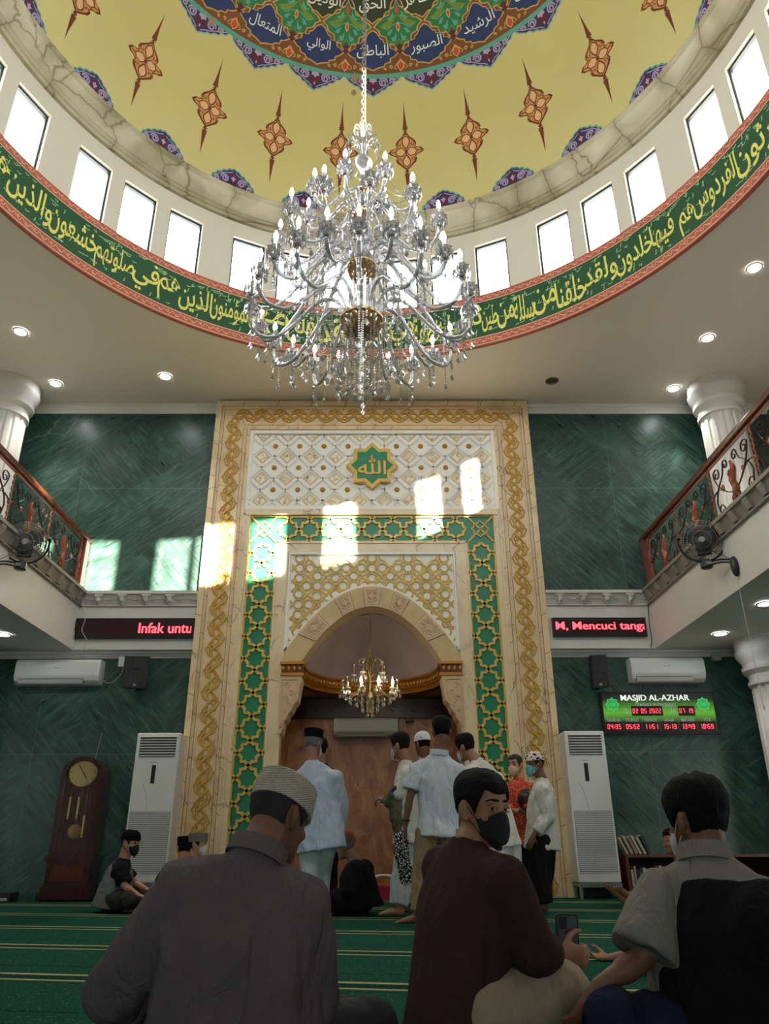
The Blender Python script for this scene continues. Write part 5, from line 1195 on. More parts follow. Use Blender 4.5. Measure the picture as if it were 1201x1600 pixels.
# ------------------------------------------------------------------ prayer time board
pb = P(940, 1084, 10.52); pe = P(1125, 1143, 10.52); bx0, bx1, bz0, bz1 = pb.x, pe.x-.02, pe.z, pb.z
t = thing('prayer_time_board', ((bx0+bx1)/2, WALLY, bz0), 'green digital prayer time board titled MASJID AL-AZHAR on the right wall', 'sign')
mb = MB(); mb.b2((bx0-.03, 10.54, bz0-.03), (bx1+.03, WALLY-.003, bz1+.03)); mb.build('frame', frm, t)
g = NT('board_face', .35, .5); sp_ = g.new('ShaderNodeSeparateXYZ'); g.link(g.tc.outputs['Generated'], sp_.inputs[0])
g.color(g.ramp(sp_.outputs[2], [(0, lin((20, 26, 20))), (.25, lin((24, 44, 20))), (.5, lin((86, 150, 48))), (.66, lin((62, 116, 36))), (.85, lin((26, 36, 24))), (1, lin((20, 24, 22)))]))
g.b.inputs['Emission Strength'].default_value = .22; g.t.links.new(g.t.nodes['Color Ramp'].outputs[0] if 'Color Ramp' in g.t.nodes else [n for n in g.t.nodes if n.type == 'VALTORGB'][0].outputs[0], g.b.inputs['Emission Color'])
mb = MB(); mb.b2((bx0, 10.532, bz0), (bx1, 10.545, bz1)); face = mb.build('face', g.m, t)
BW, BH = bx1-bx0, bz1-bz0
lw = mat('board_lettering', lin((210, 214, 206)), .5, emit=lin((210, 214, 206)), es=.25); lg = mat('board_grey_lettering', lin((150, 156, 150)), .5, emit=lin((150, 156, 150)), es=.12); lgr = mat('board_star', lin((40, 150, 70)), .5, emit=lin((40, 150, 70)), es=.2)
def bp(u, v): return (bx0+BW*u, 10.527, bz0+BH*v)
mb = MB(); flat_text(mb, 'MASJID AL-AZHAR', bp(.475, .87), .62*BW, .105, .004); flat_text(mb, 'MASJID AL-AZHAR', (bp(.475, .87)[0]+.005, 10.5265, bp(.475, .87)[2]), .62*BW, .105, .004); mb.build('title', lw, face)
mb = MB(); flat_text(mb, 'CEMPAKA PUTIH BARAT', bp(.475, .70), .37*BW, .05, .005); flat_text(mb, 'TGL', bp(.205, .545), .055*BW, .07, .003); flat_text(mb, 'JAM', bp(.62, .545), .055*BW, .07, .003)
for k, s_ in enumerate(('SHUBUH', 'SYURUQ', 'DHUHUR', 'ASHAR', 'MAGHRIB', 'ISYA')): flat_text(mb, s_, bp(.075+.167*k+(.0 if k < 5 else .01), .30), (.115 if k not in (3, 5) else .09 if k == 3 else .06)*BW, .06, .003)
flat_text(mb, 'www', bp(.06, .03), .09*BW, .012, 0) if False else None
mb.build('captions', lg, face)
SEG = {'0': 'abcdef', '1': 'bc', '2': 'abged', '3': 'abgcd', '4': 'fgbc', '5': 'afgcd', '6': 'afgedc', '7': 'abc', '8': 'abcdefg', '9': 'abcdfg'}
def digits(mb, s_, c, h):
    w_ = h*.5; adv = {':': h*.28, ' ': h*.45}; tot = sum(adv.get(q, w_+h*.2) for q in s_); x = c[0]-tot/2; th = h*.13; y, z = c[1], c[2]
    for q in s_:
        if q == ':':
            for dz in (-.2, .2): mb.b2((x+h*.06, y-.002, z+dz*h-th/2), (x+h*.06+th, y+.002, z+dz*h+th/2))
        elif q != ' ':
            B = {'a': (0, h-th, w_, h), 'd': (0, 0, w_, th), 'g': (0, h/2-th/2, w_, h/2+th/2), 'f': (0, h/2, th, h), 'e': (0, 0, th, h/2), 'b': (w_-th, h/2, w_, h), 'c': (w_-th, 0, w_, h/2)}
            for e in SEG[q]: u0, v0, u1, v1 = B[e]; gq = .004; mb.b2((x+u0+gq/2, y-.002, z-h/2+v0+gq/2), (x+u1-gq/2, y+.002, z-h/2+v1-gq/2))
        x += adv.get(q, w_+h*.2)
mb = MB()
for u, v, w_, h in ((.39, .545, .28, .13), (.745, .545, .15, .13)): x, y, z = bp(u, v); mb.b2((x-w_*BW/2, y-.001, z-h*BH), (x+w_*BW/2, y+.002, z+h*BH))
for k in range(6): x, y, z = bp(.08+.165*k, .135); mb.b2((x-.075*BW, y-.001, z-.13*BH), (x+.075*BW, y+.002, z+.13*BH))
mb.build('digit_windows', ledbg, face)
mb = MB(); digits(mb, '02 05 2022', (bp(.39, .545)[0], 10.524, bp(0, .545)[2]), .062); digits(mb, '07 19', (bp(.745, .545)[0], 10.524, bp(0, .545)[2]), .062)
for k, s_ in enumerate(('04:35', '05:52', '11:51', '15:13', '13:49', '18:59')): digits(mb, s_, (bp(.08+.165*k, 0)[0], 10.524, bp(0, .135)[2]), .064)
mb.build('red_digits', ledred, face)
for u in (.085, .905):
    mb = MB(); x, y, z = bp(u, .72); 
    for r, m_ in ((.098, 1), (.086, 0)): v = star8(r); mb.add([(x+a, y+(.001 if m_ else -.001), z+b) for a, b in v], [tuple(range(16))], m_)
    vq, fq = fit_text(arabic('\u0627\u0644\u0644\u0647'), .07, .05, 0); mb.add([(x+a, y-.003, z+b) for a, b in vq], fq, 1)
    mb.build('star_emblem', [lgr, mat('emblem_line', lin((90, 190, 110)), .5, emit=lin((90, 190, 110)), es=.2)], face)
# ------------------------------------------------------------------ grandfather clock
mahog = wood('mahogany', (46, 14, 12), (74, 26, 20), .18); mahog.node_tree.nodes['Principled BSDF'].inputs['Coat Weight'].default_value = .6
ca = P(125, 1183, 10.2); cb_ = P(97, 1412, 10.2); cx = ca.x-.0; CW = .27; yf = 10.2; cx = (P(98, 1215, yf).x+P(157, 1215, yf).x)/2; CZ = ca.z
t = thing('grandfather_clock', (cx, yf+.15, 0), 'tall mahogany grandfather clock with round brass dial against the left marble wall', 'clock')
def arch_prof(w_, zb, zt_, n=14): return [(-w_, zb), (w_, zb), (w_, zt_-w_*.85)]+[(w_*math.cos(PI*k/n), zt_-w_*.85+w_*.85*math.sin(PI*k/n)) for k in range(1, n)]+[(-w_, zt_-w_*.85)]
mb = MB(); mb.prism(arch_prof(CW-.01, .5, CZ), lambda a, b: (cx+a, yf+.04, b), lambda a, b: (cx+a, yf+.32, b)); mb.build('case', mahog, t)
mb = MB(); o_, i_ = arch_prof(CW, .5, CZ+.01), arch_prof(CW-.055, .56, CZ-.05)
n = len(o_); mb.add([(cx+a, yf, b) for a, b in o_]+[(cx+a, yf, b) for a, b in i_]+[(cx+a, yf+.05, b) for a, b in o_]+[(cx+a, yf+.05, b) for a, b in i_], [(k, (k+1) % n, n+(k+1) % n, n+k) for k in range(n)]+[(2*n+k, k, (k+1) % n, 2*n+(k+1) % n)[::-1] for k in range(n)]+[(n+k, n+(k+1) % n, 3*n+(k+1) % n, 3*n+k) for k in range(n)]); dr = mb.build('door_frame', mahog, t)
mb = MB(); mb.add([(cx+a, yf+.012, b) for a, b in i_], [tuple(range(n))]); mb.build('door_glass', glass_pane('clock_glass', (.9, .9, .9), .06), dr)
dz = P(126, 1206, yf).z; mb = MB(); m0 = MB(); m0.lathe([(.185, 0), (.19, .01), (.175, .018), (.17, .01), (.001, .012)], (0, 0, 0), 40); mb.merge(m0, lambda v: Vector((cx+v.x, yf+.034-v.z, dz+v.y))); dl = mb.build('dial', mat('brass_dial', lin((206, 182, 122)), .3, .8), t)
mb = MB(); yy = yf+.018
for a, L, w_ in ((2.2, .14, .008), (-.95, .1, .011)): strapv, f_ = ribbon2d([(0, 0), (L*math.cos(a), L*math.sin(a))], w_); mb.add([(cx+p, yy, dz+q) for p, q in strapv], f_)
mb.build('hands', black, dl); mb = MB()
for k in range(12): a = PI*k/6; v_, f_ = ribbon2d([(.14*math.cos(a), .14*math.sin(a)), (.162*math.cos(a), .162*math.sin(a))], .008); mb.add([(cx+p, yy+.002, dz+q) for p, q in v_], f_)
mb.build('hour_marks', mat('dial_marks', lin((60, 46, 26)), .4), dl)
for dx, za, zb in ((-.11, 1.22, .95), (0, 1.24, .96), (.1, 1.0, .72)):
    zz = dz-.27; mb = MB(); mb.tube([(cx+dx, yf+.03, dz-.17), (cx+dx, yf+.03, dz-.3-(.18 if dx > .05 else 0))], .004, 5); mb.lathe([(.018, dz-.56-(.22 if dx > .05 else 0)), (.02, dz-.3-(.22 if dx > .05 else 0))], (cx+dx, yf+.028, 0), 10); mb.build('weight', brass, t)
mb = MB(); mb.tube([(cx, yf+.036, dz-.2), (cx, yf+.036, .8)], .006, 5); m0 = MB(); m0.lathe([(.085, 0), (.085, .006), (.001, .014)], (0, 0, 0), 28); mb.merge(m0, lambda v: Vector((cx+v.x, yf+.036-v.z, .78+v.y))); mb.build('pendulum', mat('pendulum_brass', lin((150, 116, 66)), .35, .8), t)
mb = MB()
for w_, z0_, z1_, y_ in ((CW+.03, .44, .5, -.01), (CW+.0, .16, .44, .0), (CW+.03, .1, .16, -.015), (CW+.06, 0.02, .1, -.03)): mb.b2((cx-w_, yf+y_, z0_), (cx+w_, yf+.34, z1_))
for sx in (-1, 1): mb.sphere((cx+sx*CW, yf+.02, .025), (.04, .04, .025), 8, 5)
pl_ = mb.build('plinth', mahog, t); mb = MB(); mb.b2((cx-.2, yf-.012, .22), (cx+.2, yf+.0, .40)); mb.build('plinth_panel', wood('plinth_panel', (72, 28, 20), (96, 42, 30), .2), pl_)
# cord the clock hangs by, cables near the left unit
mb = MB(); mb.tube([(cx, WALLY-.01, CZ+.01), (cx+.04, WALLY-.012, CZ+.35)], .002, 4); tag(mb.build('hanging_wire', cordm, loc=(cx, WALLY-.01, CZ)), 'thin pale wire on the marble above the grandfather clock', 'wire')
mb = MB(); q = [P(128, 935, 10.3), P(133, 965, 10.3), P(128, 985, 10.3), P(136, 1003, 10.3), P(126, 1018, 10.3), P(112, 1022, 10.3)]; mb.tube(smooth_path(q, 6), .005, 5); q = [P(116, 985, 10.3), P(115, 1010, 10.3), P(118, 1024, 10.35), P(150, 1024, 10.4), P(178, 1025, 10.5)]; mb.tube(smooth_path(q, 6), .005, 5)
tag(mb.build('sign_cable', cordm, loc=q[0]), 'loose white cables hanging around the left running-text sign', 'cable')
mb = MB(); q = [P(160, 1060, 10.55), P(164, 1066, 10.55), P(175, 1066, 10.5), P(188, 1055, 10.52), P(193, 1042, 10.55)]; mb.tube(smooth_path(q, 6), .005, 5); tag(mb.build('speaker_cable', cordm, loc=q[0]), 'drooping white cable between left wall air conditioner and left loudspeaker', 'cable')
a = P(186, 1026, 10.53); mb = MB(); mb.b2((a.x, 10.53, a.z-.14), (a.x+.08, WALLY-.003, a.z)); b = tag(mb.build('junction_box', acw, loc=(a.x, 10.55, a.z)), 'small white junction box beside the left loudspeaker', 'junction box')
mb = MB(); q = [P(1012, 940, FRONT-.03), P(1014, 975, FRONT-.03), P(1018, 1000, FRONT-.03), P(1016, 1012, FRONT-.03)]; mb.tube(smooth_path(q, 6), .006, 5); tag(mb.build('sign_lead', cordk, loc=q[0]), 'dark cable in the corner right of the right running-text sign', 'cable')
a = P(1112, 1021, 10.53); mb = MB(); mb.b2((a.x, 10.52, a.z-.1), (a.x+.12, WALLY-.003, a.z)); tag(mb.build('power_socket', acl, loc=(a.x, 10.55, a.z)), 'small grey socket box right of the right wall air conditioner', 'socket')
# ------------------------------------------------------------------ bookshelf and books
shw = wood('shelf_wood', (92, 44, 28), (120, 62, 42), .35); sx0 = P(976, 1340, 10.15).x; st_ = P(1100, 1335, 10.15).z
t = thing('bookshelf', (sx0+1.8, 10.3, 0), 'low reddish wooden bookshelf along the right marble wall', 'bookshelf')
mb = MB(); mb.b2((sx0, 10.12, st_-.03), (sx0+3.4, WALLY-.01, st_)); mb.build('top_board', shw, t)
for k, xx in enumerate((0, 1.13, 2.26, 3.36)): mb = MB(); mb.b2((sx0+xx, 10.13, 0), (sx0+xx+.035, WALLY-.012, st_-.031)); mb.build('side_board', shw, t)
mb = MB(); mb.b2((sx0+.036, 10.14, .10), (sx0+3.35, WALLY-.013, .125)); mb.build('shelf', shw, t)
mb = MB(); mb.b2((sx0+.036, WALLY-.03, .126), (sx0+3.35, WALLY-.013, st_-.032)); mb.build('back_board', mat('shelf_back', lin((34, 20, 16)), .7), t)
rb = random.Random(9); bcol = [(196, 190, 172), (150, 130, 100), (60, 78, 70), (180, 170, 150), (92, 100, 74), (206, 200, 184), (44, 52, 60), (120, 60, 44), (40, 90, 60)]; bname = ['cream', 'tan', 'dark green', 'pale', 'olive', 'white', 'dark blue', 'brown', 'green']
page = mat('book_pages', lin((214, 206, 186)), .8)
def book(x, z, w_, h, d, lean, y, ci, label, group):
    bm_ = mat('book_'+bname[ci].replace(' ', '_'), lin(bcol[ci]), .55); t = thing('book', (x, y, z), label, 'book', group); Rm = Matrix.Rotation(lean, 3, 'Y'); fr = lambda v: Vector((x, y, z))+Rm @ Vector(v)
    mb = MB(); m0 = MB()
    m0.b2((0, -d/2, 0), (.003, d/2, h)); m0.b2((w_-.003, -d/2, 0), (w_, d/2, h)); m0.b2((0, -d/2, 0), (w_, -d/2+.003, h)); mb.merge(m0, fr); mb.build('cover', bm_, t)
    m0 = MB(); m0.b2((.004, -d/2+.004, .003), (w_-.004, d/2-.005, h-.004)); mb = MB(); mb.merge(m0, fr); mb.build('pages', page, t)
x = sx0+.06
for k in range(6):
    L = -.42; book(x, st_+.001+.03*0+.0, .028+.008*(k % 3), .21+.02*(k % 2), .16, L, 10.33, (0, 3, 1, 5, 3, 6)[k], ('cream book leaning on the bookshelf top, leftmost of its row', 'pale book leaning on the bookshelf top, second from the air conditioner', 'tan book leaning on the bookshelf top, third from the air conditioner', 'white book leaning on the bookshelf top, fourth from the air conditioner', 'pale book leaning on the bookshelf top, fifth from the air conditioner', 'dark blue book leaning on the bookshelf top, last of its row')[k], 'books leaning on the bookshelf top'); x += .055
x = sx0+.06; k = 0
while x < sx0+.95:
    w_ = rb.uniform(.025, .05); h = rb.uniform(.16, .24); ci = (0, 3, 6, 2, 5, 6, 4, 2, 8)[k % 9]; book(x, .126, w_, h, .16, 0, 10.26, ci, '%s book standing on the low shelf, number %d from the stand side' % (bname[ci], k+1) if False else '%s book upright on the lower shelf, %s from the air conditioner end' % (bname[ci], ('first', 'second', 'third', 'fourth', 'fifth', 'sixth', 'seventh', 'eighth', 'ninth', 'tenth', 'eleventh', 'twelfth', 'thirteenth', 'fourteenth', 'fifteenth', 'sixteenth', 'seventeenth', 'eighteenth', 'nineteenth', 'twentieth', 'twenty-first', 'twenty-second', 'twenty-third', 'twenty-fourth', 'twenty-fifth', 'twenty-sixth', 'twenty-seventh', 'twenty-eighth', 'twenty-ninth', 'thirtieth')[k]), 'books on the lower shelf'); x += w_+.004; k += 1
# ------------------------------------------------------------------ small things in the niche and at the left edge
pinkm = mat('pink_plastic', lin((190, 50, 84)), .35); a = PZ(600, 1411, 0)
t = thing('bucket', (a.x, 10.1, 0), 'small pink basket with a white handle on the carpet before the niche wall', 'bucket')
o = Vector((P(600, 1405, 10.1).x, 10.1, 0)); mb = MB(); mb.lathe([(.1, 0), (.14, .15), (.15, .15), (.15, .17), (.13, .165), (.09, .02)], o, 20); mb.build('tub', pinkm, t); mb = MB(); mb.tube(smooth_path([o+Vector(q) for q in ((-.14, 0, .15), (-.13, 0, .24), (-.05, 0, .27), (.05, 0, .27), (.13, 0, .24), (.14, 0, .15))], 4), .012, 6); mb.build('handle', acw, t)
a = P(617, 1182, 11.0); t = thing('security_camera', (a.x, a.y, a.z), 'small round white camera head beside the standing men, before the brown niche wall', 'camera')
mb = MB(); m0 = MB(); m0.lathe([(.055, -.03), (.06, -.0), (.052, .008), (.036, .0)], (0, 0, 0), 20, caps=False); mb.merge(m0, lambda v: a+Vector((v.x, -v.z, v.y))); mb.build('ring', mat('camera_ring', lin((214, 180, 160)), .4), t)
mb = MB(); m0 = MB(); m0.lathe([(.037, .0), (.001, .006)], (0, 0, 0), 16); mb.merge(m0, lambda v: a+Vector((v.x, -v.z, v.y))); mb.build('lens', black, t); mb = MB(); mb.tube([a+Vector((0, .03, 0)), a+Vector((.02, .3, .03)), Vector((a.x+.03, NB-.01, a.z+.04))], .018, 6); mb.build('stalk', acl, t)
a = P(640, 1125, 11.9); mb = MB(); mb.b2((a.x-.06, 11.88, a.z-.02), (a.x+.06, NB-.004, a.z+.03)); tag(mb.build('sensor_box', mat('sensor_maroon', lin((74, 40, 34)), .5), loc=a), 'small dark sensor box on the niche wall right of the air conditioner', 'sensor')
a = P(627, 1135, 11.95); mb = MB(); mb.tube([(a.x, NB-.018, 2.41), (a.x, NB-.018, 2.0)], .012, 6); tag(mb.build('conduit', acl, loc=(a.x, NB, 2.2)), 'thin grey conduit beside the niche air conditioner', 'conduit')
a = PZ(6, 1418, 0); t = thing('equipment_case', (P(5, 1410, 10.2).x, 10.2, 0), 'small black case on the floor at the foot of the left marble wall', 'case')
c = Vector((P(5, 1410, 10.2).x, 10.2, 0)); mb = MB(); mb.b2(c+Vector((-.3, -.12, .0)), c+Vector((.12, .12, .1))); mb.build('body', black, t); mb = MB(); mb.b2(c+Vector((0, -.126, .02)), c+Vector((.09, -.118, .05))); mb.build('latch', acl, t)
# ================================================================== PEOPLE
def remesh(mb, name, m, parent, voxel=.009, smooth=4, fold=0.0, fscale=(9, 9, 4), seed=0.0, cut=None):
    tmp = bpy.data.objects.new('tmp', mb.mesh('tmp', m, WOFF[parent.name], None)); COL.objects.link(tmp)
    r = tmp.modifiers.new('r', 'REMESH'); r.mode = 'VOXEL'; r.voxel_size = voxel; r.use_smooth_shade = True
    s = tmp.modifiers.new('s', 'SMOOTH'); s.factor = .5; s.iterations = smooth
    bpy.context.view_layer.update()
    me = bpy.data.meshes.new_from_object(tmp.evaluated_get(bpy.context.evaluated_depsgraph_get()))
    bpy.data.objects.remove(tmp); me.name = name; me.materials.clear(); me.materials.append(m)
    if fold:
        me.update(); nv = [v.normal.copy() for v in me.vertices]; off = Vector((seed*3.1, seed*1.7, seed))
        for v, n in zip(me.vertices, nv):
            p = Vector((v.co.x*fscale[0], v.co.y*fscale[1], v.co.z*fscale[2]))+off
            q = noise.noise(p)+.5*noise.noise(p*2.1); v.co += n*fold*(abs(q)*2-.55)
    me.polygons.foreach_set('use_smooth', [True]*len(me.polygons)); me.update()
    o = bpy.data.objects.new(name, me); COL.objects.link(o); o.parent = parent; WOFF[o.name] = WOFF[parent.name]; return o
def limb(mb, pts, r, ry=None, side=None, n=12):
    mb.tube(pts, r, n, side=side, ry=ry); R = list(r) if hasattr(r, '__len__') else [r]*len(pts)
    if ry is None: mb.sphere(pts[0], R[0], 10, 7); mb.sphere(pts[-1], R[-1], 10, 7)
def frame(face, up=(0, 0, 1)):
    y = Vector(face).normalized(); x = y.cross(Vector(up)).normalized(); z = x.cross(y).normalized(); return Matrix((x, y, z)).transposed()
HR = [(-.118, .018, .080, .035), (-.108, .034, .089, .015), (-.09, .047, .092, -.01), (-.065, .057, .091, -.035), (-.035, .065, .092, -.065), (0, .071, .093, -.086), (.03, .0745, .093, -.097), (.06, .0745, .087, -.099), (.085, .067, .072, -.09), (.105, .05, .048, -.068), (.118, .026, .018, -.038), (.122, .006, -.004, -.018)]
def head_ring(z):
    z = max(HR[0][0], min(HR[-1][0], z))
    for a, b in zip(HR[:-1], HR[1:]):
        if a[0] <= z <= b[0]:
            t = (z-a[0])/(b[0]-a[0]); return [a[i]+(b[i]-a[i])*t for i in (1, 2, 3)]
def head_pt(z, th, off=0.0):
    if z < -.112: off += .012*min(1, (-.112-z)/.01)
    return head_pt_(z, th, off)
def head_pt_(z, th, off=0.0):             # th = 0 faces front, positive to the person's right (+x)
    w_, f, b = head_ring(z); c = (f+b)/2; d = (f-b)/2; k = .9; s_, q = math.sin(th), math.cos(th)
    return Vector(((w_+off)*math.copysign(abs(s_)**k, s_), c+(d+off)*math.copysign(abs(q)**k, q), z))
def add_head(mb, c, M, S, ears=True, nose=True):
    n = 20; vs = [c+M @ (head_pt(z, 2*PI*k/n)*S) for z, *_ in HR for k in range(n)]; R_ = len(HR)
    fs = [(i*n+k, (i+1)*n+k, (i+1)*n+(k+1) % n, i*n+(k+1) % n) for i in range(R_-1) for k in range(n)]; fs += [tuple(range(n)), tuple((R_-1)*n+k for k in range(n-1, -1, -1))]
    mb.add(vs, fs)
    def e(p, r, rot=None): mb.sphere(c+M @ (Vector(p)*S), Vector(r)*S, 10, 7, rot=M @ rot if rot else M)
    if nose: e((0, .098, -.028), (.015, .016, .014)); e((0, .094, -.008), (.010, .012, .026))
    for s_ in (-1, 1):
        if ears: e((s_*.079, -.014, -.006), (.0095, .019, .029), Matrix.Rotation(s_*.4, 3, 'Z')); e((s_*.078, -.013, .008), (.0085, .016, .016), Matrix.Rotation(s_*.4, 3, 'Z')); e((s_*.075, -.006, -.034), (.009, .012, .013))
        e((s_*.03, .083, .024), (.024, .012, .009)); e((s_*.042, .068, -.03), (.022, .02, .018))
    e((0, .09, -.066), (.022, .008, .007)); e((0, .087, -.1), (.018, .012, .012))
def hair_part(t, c, M, S, m, thick=.012, top=.022, front=.07, seed=0.0, back=-.055, rough=.006, zt=None):
    mb = MB(); nu, nv = 44, 16
    def zh(th):
        a = abs(th)
        if a < .75: return front-.012*math.cos(a*3)*.5
        if a < 1.3: return front+(-.02-front)*((a-.75)/.55)
        if a < 1.5: return -.02+.044*((a-1.3)/.2)
        if a < 1.85: return .024
        if a < 2.2: return .024+(back-.024)*((a-1.85)/.35)
        return back
    def fn(u, v):
        th = -PI+2*PI*u; z0 = zh(th)
        if v < .06: z = z0; o = -.006
        else: q = (v-.06)/.94; z = z0+((zt or .1215)-z0)*q; o = thick*min(1, q*5)**.6+(top-thick)*max(0, (z-.03)/.09)
        p = head_pt(z, th, o); p.z += max(0, z-.05)/.07*top*.9
        nn = noise.noise(Vector((p.x*60, p.y*60, p.z*30+seed))); p += Vector((p.x, p.y, p.z+.02)).normalized()*nn*rough
        return c+M @ (p*S)
    mb.grid(fn, nu, nv)
    if zt: return mb.build('hair', m, t, sharp=None)
    mb.v.append(tuple(c+M @ (Vector((0, -.012, .1225+top*.9))*S))); k = len(mb.v)-1
    for i in range(nu): mb.f.append((nv*(nu+1)+i, nv*(nu+1)+i+1, k)); mb.mi.append(0); mb.sm.append(True)
    return mb.build('hair', m, t, sharp=None)
def cap_part(t, c, M, S, m, z0=.045, h=.085, flare=.0, dome=.02, kind='peci', tilt=0.0, m2=None, grow=.012):
    mb = MB(); n = 36; rings = []
    prof = [(-.003, 0), (grow, 0), (grow+flare*.5, h*.5), (grow+flare, h), (grow+flare-.012, h+dome*.5), (-.03, h+dome), (-.055, h+dome*1.05)] if kind == 'peci' else [(-.003, 0), (grow, 0), (grow+.0, h*.35), (grow-.012, h*.68), (grow-.03, h*.9), (grow-.052, h*1.0), (grow-.066, h*1.03)]
    R_ = Matrix.Rotation(tilt, 3, 'X'); vs = []
    w_, f, b = head_ring(z0)
    for o, dz in prof:
        for k in range(n):
            th = 2*PI*k/n; p = Vector(((w_+o)*math.sin(th), (f+b)/2+((f-b)/2+o)*math.cos(th), z0+dz)); vs.append(c+M @ ((R_ @ p)*S))
    N_ = len(prof); fs = [(i*n+k, i*n+(k+1) % n, (i+1)*n+(k+1) % n, (i+1)*n+k) for i in range(N_-1) for k in range(n)]+[tuple((N_-1)*n+k for k in range(n))]
    mb.add(vs, fs, 0, True); return mb.build('cap', m, t, sharp=.9)
def mask_part(t, c, M, S, m, strapm=None, bulge=.016):
    mb = MB(); nu, nv = 22, 12
    def fn(u, v):
        th = -1.25+2.5*u; e = abs(th)/1.25; zt_, zb = -.012-.022*e**1.5+.012*max(0, 1-e*2.2), -.126+.045*e**2
        z = zb+(zt_-zb)*v; o = bulge*(1-e**3)*math.sin(PI*min(1, .12+v*.8))+.004; p = head_pt(z, th, o)
        nb = max(0, 1-abs(th)/.28)*max(0, 1-abs(z+.025)/.035)*.012; p.y += nb
        if v < .12: p.y -= .01
        p.z += .0015*math.sin(v*22); return c+M @ (p*S)
    mb.grid(fn, nu, nv); o = mb.build('face_mask', m, t, sharp=None); so = o.modifiers.new('s', 'SOLIDIFY'); so.thickness = .002; so.offset = 1
    for s_ in (-1, 1):
        mb = MB()
        ta, tb = [[c+M @ (head_pt(z0+(z1-z0)*q, s_*(1.22+(1.62-1.22)*q), .003)*S) for q in (0, .33, .66, 1)] for z0, z1 in ((-.036, .012), (-.085, -.04))]
        mb.tube(ta+[c+M @ (head_pt(-.014, s_*1.72, .004)*S)]+tb[::-1], .0018, 4); mb.build('ear_loop', strapm or m, o)
    return o
def add_hand(mb, wrist, d, pn, curl=.5, S=1.0, thumb=1, spread=.06, tp=.5):
    d = Vector(d).normalized(); pn = Vector(pn); pn = (pn-d*pn.dot(d)).normalized(); s_ = d.cross(pn).normalized()*thumb; w = Vector(wrist)
    mb.tube([w-d*.02*S, w+d*.02*S, w+d*.055*S, w+d*.088*S], [.024*S, .032*S, .041*S, .036*S], 12, side=s_, ry=[.02*S, .019*S, .017*S, .012*S])
    for i, (off, L) in enumerate(((.029, .072), (.0095, .082), (-.0095, .076), (-.027, .058))):
        p = w+d*(.084-.004*abs(i-1.3))*S+s_*off*S; a = 0.0; pts = [p-d*.02*S, p]; dd = (d+s_*(off/.03)*spread).normalized()
        for q, fr in enumerate((.45, .3, .25)):
            a += curl*(.75, 1.0, .8)[q]; p = p+(dd*math.cos(a)+pn*math.sin(a))*L*fr*S; pts.append(p)
        mb.tube(pts, [.0095*S, .0098*S, .0088*S, .008*S, .0068*S], 8); mb.sphere(pts[-1], .0068*S, 8, 5)
    p = w+d*.022*S+s_*.03*S+pn*.004*S; pts = [p-s_*.012*S]
    for q, L in enumerate((.038, .032, .026)):
        td = (d*(.55+.22*q)+s_*(.75-.33*q*tp*2)+pn*(.25+.25*curl)).normalized(); p = p+td*L*S; pts.append(p)
    mb.tube(pts, [.015*S, .0125*S, .0105*S, .008*S], 8); mb.sphere(pts[-1], .008*S, 8, 5)
def add_foot(mb, an, d, S=1.0, z0=0.0, roll=None):
    d = Vector(d); up = Vector((0, 0, 1)) if roll is None else Vector(roll); d = (d-up*d.dot(up)).normalized(); s_ = d.cross(up).normalized(); a = Vector(an)
    base = a-up*(.07*S)
    pts = [base-d*.055*S+up*.032*S, base-d*.03*S+up*.036*S, base+d*.03*S+up*.042*S, base+d*.09*S+up*.03*S, base+d*.145*S+up*.02*S, base+d*.165*S+up*.017*S]
    mb.tube(pts, [.02*S, .033*S, .036*S, .042*S, .042*S, .036*S], 12, side=s_, ry=[.02*S, .034*S, .036*S, .025*S, .016*S, .012*S])
    mb.tube([a+up*.02*S, base+up*.04*S-d*.01*S, base+up*.036*S+d*.03*S], [.038*S, .036*S, .03*S], 10)
    for i, (o, L) in enumerate(((.029, .052), (.010, .05), (-.006, .042), (-.02, .034), (-.032, .026))):
        p = base+d*.15*S+s_*o*S*1.1+up*.014*S; mb.tube([p, p+d*L*.5*S, p+d*L*S-up*.003*S], [.012*S, .0105*S, .008*S] if i == 0 else [.009*S, .0082*S, .0068*S], 8)
skins = {k: mat('skin_'+k, lin(v), .55, var=.06, vscale=25) for k, v in (('mid', (158, 112, 86)), ('dark', (122, 82, 62)), ('light', (186, 138, 108)))}
for m_ in skins.values(): m_.node_tree.nodes['Principled BSDF'].inputs['Subsurface Weight'].default_value = .06; m_.node_tree.nodes['Principled BSDF'].inputs['Subsurface Radius'].default_value = (.01, .004, .002)
hairm = mat('black_hair', (.005, .004, .004), .75, var=.3, vscale=90, spec=.2, bump=.8, bscale=140); greyhair = mat('grey_hair', lin((110, 108, 106)), .7, var=.3, vscale=120); darkhair2 = mat('short_dark_hair', (.014, .011, .010), .7, var=.3, vscale=150)
eyew = mat('eye_white', lin((150, 138, 130)), .35); eyei = mat('iris', (.01, .006, .004), .1)
def person(base, label, group=None): return thing('person', base, label, 'person', group)
def V(x, y, Y): return P(x, y, Y)
